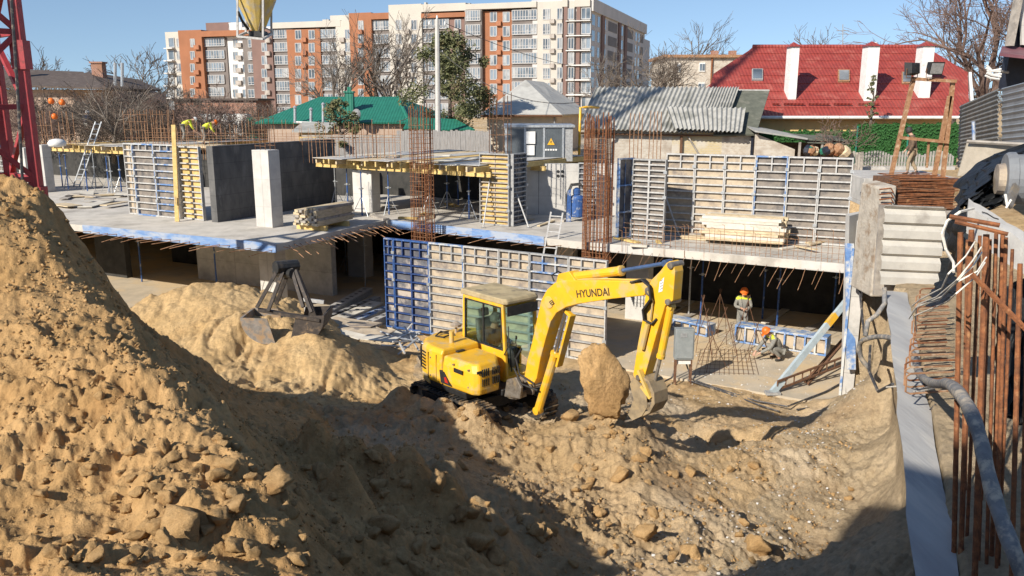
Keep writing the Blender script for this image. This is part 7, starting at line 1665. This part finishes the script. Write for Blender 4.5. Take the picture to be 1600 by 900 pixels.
for k, (u0, u1, v0, v1, n_, wh) in enumerate(((560, 745, 318, 345, 9, 'under the middle deck'), (955, 1060, 374, 384, 4, 'in front of the narrow grey panel'), (1240, 1330, 366, 392, 6, 'at the right end of the slab'), (800, 880, 340, 352, 4, 'before the pale concrete wall'))):
    for j in range(n_):
        p = az(random.uniform(u0, u1), random.uniform(v0, v1), 3.34); a = random.random() * 3; b = MB(); L_ = random.uniform(.5, 1.7); b.beam((-L_ / 2 * math.cos(a), -L_ / 2 * math.sin(a), 0), (L_ / 2 * math.cos(a), L_ / 2 * math.sin(a), .01), random.uniform(.1, .35), random.uniform(.03, .09)); o = b.build('loose_board', M[random.choice(['timber_grey', 'sheet_pale', 'timber', 'timber_yellow', 'steel_grey'])]); o.location = p; tag(o, 'loose board lying on the slab ' + wh, 'board', 'loose boards ' + wh)
bag = MB(); bag.lathe([(.15, 0), (.42, .06), (.46, .22), (.36, .36), (.1, .42)], (0, 0, 0), 10); o = bag.build('cement_bag', M['white'], None, smooth=True); o.location = V(*ay(88, 214, 43.3).xy, 5.66); tag(o, 'white lumpy bag on the edge of the left timber deck', 'bag')
# ------------------------------------------------------------------ right foreground: rebar, hose, drum, film
rbm = thing('rebar_mesh_stack', 'thick stack of rusty rebar mats on the street edge', 'rebar stack', ay(1440, 326, 19.6)); random.seed(51)
b = MB(); a0, a1 = ay(1396, 300, 19.5), ay(1492, 300, 19.5)
zb0, zt0 = ay(1440, 327, 19.5).z, ay(1440, 278, 19.5).z
for k in range(34):
    z = zb0 + (zt0 - zb0) * k / 33
    for y in (19.4, 19.75, 20.2, 20.8): b.tube([(a0.x + jit(.12) + (.0 if y < 20 else .2), y + jit(.05), z + jit(.015)), ((a0.x + a1.x) / 2, y + jit(.04), z + jit(.03)), (a1.x + jit(.1), y + jit(.05), z + jit(.015))], .010, 4)
o = b.build('bars', M['rust'], rbm); o['kind'] = 'stuff'
b = MB(); b.box(a0.x - .1, a1.x + .1, 19.3, 21.0, zb0 - .10, zb0 - .02); b.build('pallet', M['timber_grey'], rbm)
b = MB(); b.box(a0.x + .05, a1.x - .05, 19.42, 20.8, zb0, zt0 - .05); b.build('inner_bars', M['rust_dark'], rbm)
pd_ = thing('pier_cap', 'broken concrete pier top with rusty bars beside the rebar mats', 'pier', ay(1385, 330, 19.4)); a0 = ay(1364, 330, 19.5); a1 = ay(1392, 330, 19.5); b = MB(); b.hexa([(a0.x, 19.2, 3.4), (a1.x, 19.2, 3.4), (a1.x, 20.4, 3.4), (a0.x, 20.4, 3.4), (a0.x + .04, 19.25, ay(0, 292, 19.5).z), (a1.x - .03, 19.25, ay(0, 288, 19.5).z), (a1.x - .05, 20.3, ay(0, 286, 19.5).z), (a0.x, 20.3, ay(0, 290, 19.5).z)]); b.build('block', mat('pitted_concrete', (.46, .41, .34), (.34, .30, .25), .95, 5, .9, 14, c3=(.26, .19, .13), c3t=.56, c3scale=2.2), pd_, bevel=.04)
for k in range(4): b = MB(); v = 296 + 8 * k; b.tube([ay(1374, v, 19.15), ay(1392, v - 2, 19.1), ay(1396, v + 5, 19.1)], .018, 5); b.build('bar', M['rust'], pd_)
# bent stirrups heaped on the bank
random.seed(52)
for k in range(15):
    v = 452 + 9.5 * k; c = ay(1458 - .4 * k + jit(3), v, 15.0 - .33 * k); w_ = .33 + jit(.05); b = MB(); dy = .25
    b.tube([c + V(w_, .1, 0), c + V(-w_ * .8, -.0, .01), c + V(-w_, -.03, -.02), c + V(-w_, -.05, -.22), c + V(-w_ * .8, -.05, -.25), c + V(w_, .05, -.24)], .014, 5); o = b.build('stirrup', M['rust_tan'] if k % 3 else M['rust']); tag(o, 'bent rusty rebar stirrup in the pile between the wall top and the upright bars', 'stirrup', 'stirrups piled on the bank')
rc = thing('foreground_rebar', 'close row of thick rusty upright rebar at the right edge', 'rebar', ay(1540, 800, 4.8)); random.seed(53)
for (ut, vt, Y, ub, w_) in [(a_[0] + jit(3), a_[1] + jit(14), a_[2] + jit(.35), a_[3] + jit(7), a_[4] * random.uniform(.7, .95)) for a_ in [(1500, 352, 7.16, 1488, 0.023), (1511, 368, 7.56, 1497, 0.017), (1520, 345, 6.88, 1503, 0.025), (1533, 372, 7.29, 1510, 0.021), (1541, 362, 6.75, 1520, 0.025), (1549, 380, 7.16, 1524, 0.021), (1557, 366, 6.62, 1537, 0.019), (1565, 374, 7.02, 1541, 0.025), (1574, 384, 6.62, 1552, 0.021), (1582, 392, 6.88, 1561, 0.017), (1596, 400, 6.35, 1580, 0.021), (1606, 396, 6.48, 1592, 0.025), (1517, 400, 7.97, 1509, 0.015), (1545, 420, 7.83, 1536, 0.015)]]:
    b = MB(); p, q_ = ay(ut, vt, Y), ay(ub - 4, 1040, Y - .35); n_ = 40
    b.tube([p.lerp(q_, i / n_) for i in range(n_ + 1)], [w_ * (1.0 + .10 * (i % 2)) for i in range(n_ + 1)], 7); b.build('bar', M['rust'], rc)
for (u0, v0, u1, v1, Y, w_) in [(1484, 338, 1562, 352, 6.6, .02), (1492, 346, 1575, 366, 6.8, .018), (1518, 428, 1640, 552, 6.2, .022)]:
    b = MB(); b.tube([ay(u0, v0, Y), ay(u1, v1, Y - .2)], w_, 6); b.build('tie_bar', M['rust'], rc)
random.seed(54)
for k in range(5):
    y = 6.35 + jit(.12); b = MB(); u1, v1 = 1512 + 4 * k + jit(4), 400 + 8 * k; b.tube([ay(u1 + 14, v1 - 22, y), ay(u1, v1, y - .15), ay(u1 - 28 + jit(6), 428 + 6 * k + jit(7), y - .1), ay(1466 + 3 * k + jit(6), 452 + 5 * k + jit(7), y + .5), ay(1438 - k * 2, 468 + 6 * k + jit(6), y + 1.2), ay(1424 + jit(8), 478 + 10 * k, y + 1.8)], .0065, 5); o = b.build('white_wire', M['plastic_white']); tag(o, 'white insulated wire in the bundle tied to the upright rebar', 'wire', 'white wires tied to the upright rebar')
b = MB(); b.tube([ay(1521, 326, 8.2), ay(1500, 331, 8), ay(1480, 345, 8), ay(1472, 365, 8), ay(1478, 390, 8), ay(1490, 410, 7.6), ay(1490, 425, 7.5)], .014, 5); o = b.build('white_wire', M['plastic_white']); tag(o, 'single white wire looping from the concrete beam end', 'wire')
cbm = thing('concrete_beam', 'pale broken concrete beam lying behind the upright rebar', 'beam', ay(1560, 360, 5.8)); a, c = ay(1514, 322, 8.6), ay(1680, 430, 7.0)
d = (c - a).normalized(); b = MB(); n_ = 14; vs = []; fs = []
for i in range(n_ + 1):
    p = a.lerp(c, i / n_)
    for (dx, dz) in ((0, 0), (.33, .05), (.36, -.16), (.02, -.29)): vs.append(p + V(dx * .5, dx, dz) + V(jit(.008), jit(.012), jit(.012)))
for i in range(n_):
    for k in range(4): fs.append((i * 4 + k, i * 4 + (k + 1) % 4, i * 4 + 4 + (k + 1) % 4, i * 4 + 4 + k))
fs += [(0, 1, 2, 3), tuple(n_ * 4 + k for k in (3, 2, 1, 0))]; b._add(vs, fs); b.build('beam_body', M['concrete_pale'], cbm)
b = MB(); p = a.lerp(c, .12); b.tube([p + V(.02, .0, .012), p + d * .12 + V(.05, .09, .03), p + d * .25 + V(.06, .12, .03), p + d * .36 + V(.09, .2, .045)], .006, 4); b.build('crack', M['black_paint'], cbm)
dm = thing('steel_drum', 'grey steel pipe drum with a rim lying at the right edge', 'drum', ay(1585, 280, 6.6)); p = ay(1568, 280, 9.0); ax_ = V(.93, -.33, .02).normalized()
b = MB(); b.lathe([(.20, 0), (.27, .0), (.29, .03), (.29, .09), (.265, .10), (.265, 2.1)], p, 22, ax_); b.build('shell', mat('drum_grey', (.20, .21, .22), (.16, .165, .175), .5, 5, c3=(.27, .26, .24), c3t=.62), dm, smooth=False)
b = MB(); b.lathe([(.02, -.08), (.16, -.07), (.17, 0), (.05, .01)], p, 16, ax_); b.build('end_cap', M['ply_beige'], dm)
b = MB(); b.beam(ay(1588, 290, 8.6), ay(1576, 322, 8.4), .08, .03, (0, 1, 0)); b.build('support_leg', M['steel_worn'], dm)
b = MB(); b.tube([ay(1571, 304, 8.3), ay(1574, 322, 8.2), ay(1580, 312, 8.2)], .012, 5); b.tube([ay(1580, 312, 8.2), ay(1572, 325, 8.2)], .012, 5); b.build('wire_tie', M['plastic_white'], dm)
def film(label, outer, inner, Yo, Yi, seed, amp=.05):
    random.seed(seed); vs = []; fs = []; n = 70; m_ = 16
    def samp(L_, t): x = t * (len(L_) - 1); i = min(int(x), len(L_) - 2); f = x - i; return (L_[i][0] * (1 - f) + L_[i + 1][0] * f, L_[i][1] * (1 - f) + L_[i + 1][1] * f)
    for layer in (0, .012):
        for i in range(n + 1):
            t = i / n; a, c = samp(outer, t), samp(inner, t)
            for j in range(m_ + 1):
                s_ = j / m_; p = ay(a[0] * (1 - s_) + c[0] * s_, a[1] * (1 - s_) + c[1] * s_, Yo(t) * (1 - s_) + Yi(t) * s_)
                w_ = amp * math.sin(9 * t + 5 * s_ + seed) + amp * .8 * math.sin(23 * t - 7 * s_ + 2 * math.sin(5 * s_)) + amp * .7 * math.sin(47 * t + 13 * s_ + seed) + amp * .6 * abs(math.sin(31 * t - 21 * s_)); vs.append(p + V(.2 * w_, -w_ + layer, .4 * w_))
    k = (n + 1) * (m_ + 1)
    for l in (0, 1):
        for i in range(n):
            for j in range(m_): q_ = i * (m_ + 1) + j + l * k; f = (q_, q_ + 1, q_ + m_ + 2, q_ + m_ + 1); fs.append(f if l else f[::-1])
    b = MB(); b._add(vs, fs); o = b.build('black_film', M['tarp'], None, smooth=True); c = sum((Vector(v) for v in vs), Vector()) / len(vs); place_origin(o, c); return tag(o, label, 'plastic film')
film('glossy black plastic film draped in an arch left of the grey drum', [(1640, 205), (1600, 226), (1560, 238), (1528, 254), (1506, 276), (1494, 300), (1484, 325), (1477, 345), (1484, 395), (1494, 425)], [(1640, 232), (1604, 246), (1572, 255), (1552, 268), (1534, 290), (1518, 312), (1508, 330), (1503, 350), (1500, 380), (1502, 410)], lambda t: 10.6 - t * 1.2, lambda t: 9.5 - t * 1.0, 1, .06)
film('black crumpled plastic sheet bunched under the grey drum', [(1510, 290), (1525, 272), (1542, 262), (1556, 275), (1560, 300), (1558, 318)], [(1506, 318), (1518, 322), (1530, 325), (1540, 326), (1550, 326), (1556, 326)], lambda t: 9.7, lambda t: 8.9, 4, .07)
film('black crumpled film lying on the bank beside the white wires', [(1450, 462), (1470, 440), (1488, 420)], [(1456, 480), (1480, 470), (1496, 450)], lambda t: 10.5, lambda t: 9.8, 7, .05)
film('dark sheet hanging behind the upright rebar at the right edge', [(1560, 470), (1585, 440), (1640, 420)], [(1560, 640), (1590, 660), (1640, 690)], lambda t: 8.4, lambda t: 7.8, 9, .04)
cs = thing('canvas_sheet', 'beige canvas sheet hung on the corrugated fence behind the black film', 'canvas', ay(1540, 250, 14)); b = MB(); pts = [ay(1497, 275, 14), ay(1600, 275, 13), ay(1600, 225, 13), ay(1584, 228, 13.2), ay(1545, 225, 13.6), ay(1512, 222, 14)]; b.prism(pts, (0, .03, 0)); b.build('sheet', mat('canvas', (.40, .35, .28), (.32, .28, .22), .95, 4, .4, 15), cs)
b = MB(); b.tube([ay(1512, 221, 13.9), ay(1602, 226, 12.9)], .03, 5); b.build('rail', M['timber_grey'], cs)
hp = [(1358, 575, 17), (1346, 560, 17), (1343, 540, 16.9), (1352, 530, 16.6), (1375, 526, 16), (1400, 530, 15), (1418, 540, 14), (1428, 555, 13), (1432, 573, 12), (1440, 588, 10.8), (1455, 598, 9.4), (1470, 600, 8.2), (1482, 600, 7.2), (1497, 612, 6.4), (1515, 640, 5.9), (1530, 680, 5.6), (1538, 715, 5.4), (1550, 765, 5.2), (1566, 815, 5.0), (1585, 865, 4.8), (1605, 915, 4.7)]
hz_ = [ay(*p) for p in hp]; dense = []
for i in range(len(hz_) - 1):
    p0, p1, p2, p3 = hz_[max(0, i - 1)], hz_[i], hz_[i + 1], hz_[min(len(hz_) - 1, i + 2)]
    for k in range(5):
        t = k / 5; dense.append(.5 * ((2 * p1) + (p2 - p0) * t + (2 * p0 - 5 * p1 + 4 * p2 - p3) * t * t + (3 * p1 - p0 - 3 * p2 + p3) * t ** 3))
b = MB(); b.tube(dense, [.052 + .003 * math.sin(i * .9) for i in range(len(dense))], 10); o = b.build('thick_hose', M['hose'], None, smooth=True); tag(o, 'thick grey hose snaking over the wall top towards the lower right corner', 'hose')
b = MB(); b.tube([ay(1382, 450, 17), ay(1382, 475, 16.8), ay(1370, 492, 16.6), ay(1356, 502, 16.6), ay(1352, 525, 16.5)], .05, 8); o = b.build('thick_hose', M['hose'], None, smooth=True); tag(o, 'short upper length of grey hose hanging beside the corner pier', 'hose')
for k, pts in enumerate([[(1385, 605, 12.5), (1410, 603, 12), (1440, 606, 11), (1478, 600, 9.1)], [(1402, 612, 12), (1435, 612, 11), (1470, 604, 9.3), (1490, 598, 8.8)], [(1420, 680, 10.5), (1438, 655, 10.6), (1462, 632, 10.4)], [(1360, 540, 16.5), (1358, 580, 15.5), (1372, 612, 14.8), (1395, 600, 14)], [(1346, 300, 22), (1350, 380, 21), (1342, 440, 20.5), (1350, 520, 19)]]):
    b = MB(); b.tube([ay(*p) for p in pts], .012 if k < 3 else .03, 5); o = b.build('loose_wire', M['plastic_white'] if k < 2 else M['cable_dark']); tag(o, ['thin white wire across the wall top, the left end tied to the hose', 'second thin white wire tied to the hose above the wall top', 'thin dark wire on the bank beside the wall top', 'dark cable hanging over the corner pier foot', 'dark cable down the face of the corner pier'][k], 'wire')
for k, (u, v) in enumerate(((1482, 601), (1534, 690), (1540, 735))):
    pass
# boards lying in the shaded corner
bp0, bp1 = az(1308, 912, 2.2), az(1352, 850, 2.05); b = MB(); b.beam(bp0, bp1, .34, .05); o = b.build('scaffold_board', M['timber_grey']); tag(o, 'grey board lying in the shade at the lower right', 'board')
def chunk(name, seed, m, npts=16, flat=.8, cuts=3, amp=.10):
    rs_ = np.random.RandomState(seed); bm = bmesh.new()
    for k in range(npts):
        d = rs_.normal(size=3); d /= np.linalg.norm(d); r_ = rs_.uniform(.8, 1.08); bm.verts.new((d[0] * r_, d[1] * r_ * rs_.uniform(.7, 1), d[2] * r_ * flat))
    h_ = bmesh.ops.convex_hull(bm, input=bm.verts); bmesh.ops.delete(bm, geom=[g for g in h_['geom_interior'] if isinstance(g, bmesh.types.BMVert)], context='VERTS')
    bmesh.ops.triangulate(bm, faces=bm.faces); bmesh.ops.subdivide_edges(bm, edges=bm.edges[:], cuts=cuts, use_grid_fill=True); bmesh.ops.smooth_vert(bm, verts=bm.verts[:], factor=.4, use_axis_x=True, use_axis_y=True, use_axis_z=True)
    from mathutils import noise as mn
    o_ = Vector(rs_.rand(3) * 50)
    for v in bm.verts: q_ = v.co * 2.1 + o_; v.co += v.co.normalized() * amp * (mn.noise(q_) + .6 * mn.noise(q_ * 2.3) + .5 * mn.noise(q_ * 5))
    bmesh.ops.recalc_face_normals(bm, faces=bm.faces); me = bpy.data.meshes.new(name); bm.to_mesh(me); bm.free(); me.polygons.foreach_set('use_smooth', [True] * len(me.polygons)); me.materials.append(M[m]); return me
# ------------------------------------------------------------------ slab of earth in front of the bucket
random.seed(61)
def lump(name, size, seed, m, sub=4, amp=.28):
    bm = bmesh.new(); bmesh.ops.create_icosphere(bm, subdivisions=sub, radius=1); rs_ = np.random.RandomState(seed); offs = rs_.rand(3) * 40
    from mathutils import noise as mn
    for v in bm.verts:
        n_ = v.co.normalized(); p = Vector(n_) * 1.3 + Vector(offs); a = mn.noise(p) * .8 + mn.noise(p * 2.3) * .4 + mn.noise(p * 5.1) * .2 + mn.noise(p * 11) * .1
        c = mn.cell(p * 1.6) if hasattr(mn, 'cell') else 0
        v.co = n_ * (1 + amp * a + .06 * c); v.co = Vector((v.co.x * size[0], v.co.y * size[1], v.co.z * size[2]))
    me = bpy.data.meshes.new(name); bm.to_mesh(me); bm.free(); me.polygons.foreach_set('use_smooth', [True] * len(me.polygons)); me.materials.append(M[m]); return me
me = chunk('earth_block', 8, 'clod', 30, 1.0, 6, .15); me.transform(Matrix.Diagonal((.50, .26, .78, 1))); o = link('earth_block', me); o.location = ay(945, 597, 14.1); o.rotation_euler = (R(-8), R(-8), R(14)); tag(o, 'tall upright block of brown earth held against the excavator bucket', 'earth block')
# ------------------------------------------------------------------ clods
gC = 'clods of earth on the dug ground'
CM = [chunk('clod', 70 + k, 'clod', random.randint(10, 18), random.uniform(.6, .9), 4, .13) for k in range(12)]
def clod(u, v, Y, s_, lab=None):
    p = ay(u, v, Y); x, y = p.x, p.y; z = h1(x, y); o = bpy.data.objects.new('earth_clod', random.choice(CM)); COL.objects.link(o); o.location = (x, y, z + s_ * .28); o.scale = (s_, s_, s_); o.rotation_euler = (jit(.5), jit(.5), random.random() * 6.28); tag(o, lab or 'brown lump of earth lying on the dug slope', 'clod', None if lab else gC); return o
def hit(u, v):
    """first ground point along a photo ray"""
    r = Vector(ray(u, v)); r.normalize(); T = np.linspace(3, 24, 520); x, y, z = r.x * T, r.y * T, CAMZ + r.z * T; hh = H(x, y, True); k = np.argmax(z < hh); return x[k], y[k], hh[k], T[k]
BIG = [(970, 748, .30, 'large pale clod in the sun right of the shadow edge'), (1190, 862, .42, 'biggest boulder-like clod at the bottom centre right'), (1085, 868, .36, 'large clod left of the biggest one at the bottom'), (1005, 838, .30, 'round clod at the edge of the shadow, bottom centre'), (1022, 803, .17, 'small pale clod lying alone right of the shadow'), (1000, 722, .22, 'flat clod below the bucket'), (600, 830, .26, 'pale clod sticking up into the sun in the shaded hollow'), (720, 815, .22, 'upright pale clod in the shaded hollow'), (745, 858, .30, 'long pale clod in the sunlit row of the shaded hollow'), (835, 836, .20, 'single sunlit clod right of the hollow row'), (690, 765, .26, 'flat sunlit clod high in the shaded hollow'), (430, 770, .22, 'sunlit clod at the foot of the mound crest'), (300, 835, .34, 'large clod at the bottom left on the mound'), (930, 640, .28, 'heaped clod left of the upright earth block'), (890, 655, .30, 'rounded heap of earth in front of the excavator track')]
random.seed(71)
def put(x, y, z, s_, lab=None, sink=.25):
    o = bpy.data.objects.new('earth_clod', random.choice(CM)); COL.objects.link(o); o.location = (x, y, z + s_ * sink); o.scale = (s_, s_, s_); o.rotation_euler = (jit(.6), jit(.6), random.random() * 6.28); tag(o, lab or 'brown lump of earth lying on the dug slope', 'clod', None if lab else gC); return o
for u, v, s_, lab in BIG:
    x, y, z, d = hit(u, v); put(x, y, z, s_ * .8, lab)
zones = [(890, 640, 1010, 690, 22, (.03, .10)), (660, 600, 830, 660, 26, (.03, .10)), (60, 700, 320, 890, 46, (.02, .07)), (250, 690, 460, 890, 40, (.03, .10)), (460, 720, 860, 895, 50, (.03, .13)), (860, 680, 1200, 895, 40, (.03, .12)), (640, 640, 900, 720, 24, (.03, .09)), (1180, 690, 1330, 860, 16, (.03, .07)), (20, 480, 200, 680, 14, (.02, .05))]
for (u0, v0, u1, v1, n_, (s0_, s1_)) in zones:
    for k in range(n_):
        u, v = random.uniform(u0, u1), random.uniform(v0, v1); x, y, z, d = hit(u, v)
        if d > 23: continue
        put(x, y, z, random.uniform(s0_, s1_) if random.random() < .8 else s1_ * 1.2)
# crumbs: small lumps nobody could count
ico = chunk('crumb', 99, 'clod', 9, .8, 0, .05); iv = np.array([v.co[:] for v in ico.vertices]); fi = np.array([p.vertices[:] for p in ico.polygons]); N_ = 30000
rr = np.random.RandomState(4); a = np.radians(rr.uniform(-36, 34, N_)); d = 3.8 + 15 * rr.rand(N_) ** 1.1; x, y = d * np.sin(a), d * np.cos(a); dens = fbm(x * .7 + 3, y * .7, 3)
gxx = x * GA.x + y * GA.y; gyy = x * GB.x + y * GB.y
m_ = rr.rand(N_) < .35; x = np.where(m_, rr.uniform(-6.5, -.8, N_), x); y = np.where(m_, rr.uniform(4.2, 11, N_), y); dens = np.where(m_, fbm(x * 1.4, y * 1.4, 3) + .05, dens)
gxx = x * GA.x + y * GA.y; gyy = x * GB.x + y * GB.y
keep = (dens > -.12) & (rr.rand(N_) < .9) & (gxx < -1.0) & (gyy < 19.5) & ~((np.abs(x + .6) < 1.6) & (np.abs(y - 16.7) < 1.6)); x, y = x[keep], y[keep]; z = H(x, y); s_ = .012 + .05 * rr.rand(len(x)) ** 2.4
s_ = s_ * np.clip(np.hypot(x, y) / 9, .6, 1.4)
th = rr.rand(len(x)) * 6.28; c_, n_ = np.cos(th), np.sin(th)
vv = np.stack([iv[None, :, 0] * c_[:, None] - iv[None, :, 1] * n_[:, None], iv[None, :, 0] * n_[:, None] + iv[None, :, 1] * c_[:, None], np.repeat(iv[None, :, 2], len(x), 0)], 2) * s_[:, None, None] + np.stack([x, y, z + s_ * .3], 1)[:, None, :]
ff_ = (fi[None] + (np.arange(len(x)) * len(iv))[:, None, None]).reshape(-1, 3); me = bpy.data.meshes.new('earth_crumbs'); me.vertices.add(vv.shape[0] * vv.shape[1]); me.vertices.foreach_set('co', vv.astype(np.float32).ravel()); me.loops.add(ff_.size); me.loops.foreach_set('vertex_index', ff_.astype(np.int32).ravel()); me.polygons.add(len(ff_)); me.polygons.foreach_set('loop_start', np.arange(0, ff_.size, 3, dtype=np.int32)); me.polygons.foreach_set('loop_total', np.full(len(ff_), 3, dtype=np.int32)); me.update(calc_edges=True); me.materials.append(M['clod']); o = link('earth_crumbs', me); tag(o, 'loose crumbs of earth scattered over the dug ground', 'earth', None, 'stuff')
N2 = 2600; gx_ = rr.uniform(-9, -1.8, N2); gy_ = rr.uniform(20, 30, N2); kk = rr.rand(N2) < .6; gx_ = np.where(kk, gx_, rr.uniform(-3.2, -.9, N2)); gy_ = np.where(kk, gy_, rr.uniform(9, 21, N2))
x, y = gx_ * GA.x + gy_ * GB.x, gx_ * GA.y + gy_ * GB.y; z = H(x, y); z = np.where((gy_ > 22.6), np.maximum(z, .05), z); s_ = .012 + .06 * rr.rand(N2) ** 3
th = rr.rand(N2) * 6.28; c_, n_ = np.cos(th), np.sin(th)
vv = np.stack([iv[None, :, 0] * c_[:, None] - iv[None, :, 1] * n_[:, None], iv[None, :, 0] * n_[:, None] + iv[None, :, 1] * c_[:, None], np.repeat(iv[None, :, 2] * .6, N2, 0)], 2) * s_[:, None, None] + np.stack([x, y, z + s_ * .25], 1)[:, None, :]
b = MB(); ff_ = (fi[None] + (np.arange(N2) * len(iv))[:, None, None]).reshape(-1, 3); b.v = [tuple(v) for v in vv.reshape(-1, 3).tolist()]; b.f = ff_.tolist(); b.mi = [0] * len(b.f)
me = bpy.data.meshes.new('concrete_rubble'); me.from_pydata(b.v, [], b.f); me.materials.append(M['concrete_pale']); o = link('concrete_rubble', me); tag(o, 'small pale rubble strewn over the pit floor and the right bank', 'rubble', None, 'stuff')
# ------------------------------------------------------------------ unseen house added behind the camera to cast the lower right shadow
nb = thing('shadow_caster', 'tall unseen brick block added behind the camera to cast a shadow', 'house', V(-8.5, -7, 6)); C1 = V(-9.3, -4.6, 0); C2 = C1 + V(.75, -.66, 0) * 6; bk_ = V(-.66, -.75, 0) * 5
b = MB(); b.prism([C1 + V(0, 0, 5.5), C2 + V(0, 0, 5.5), C2 + bk_ + V(0, 0, 5.5), C1 + bk_ + V(0, 0, 5.5)], (0, 0, 10.0)); b.build('wall', M['brick_red'], nb); b = MB(); e_ = V(.75, -.66, 0) * .3; b.prism([C1 - e_ - bk_ * .05 + V(0, 0, 15.502), C2 + e_ - bk_ * .05 + V(0, 0, 15.502), C2 + e_ + bk_ * 1.05 + V(0, 0, 15.502), C1 - e_ + bk_ * 1.05 + V(0, 0, 15.502)], (0, 0, .2)); b.build('roof', M['dark_roof'], nb)
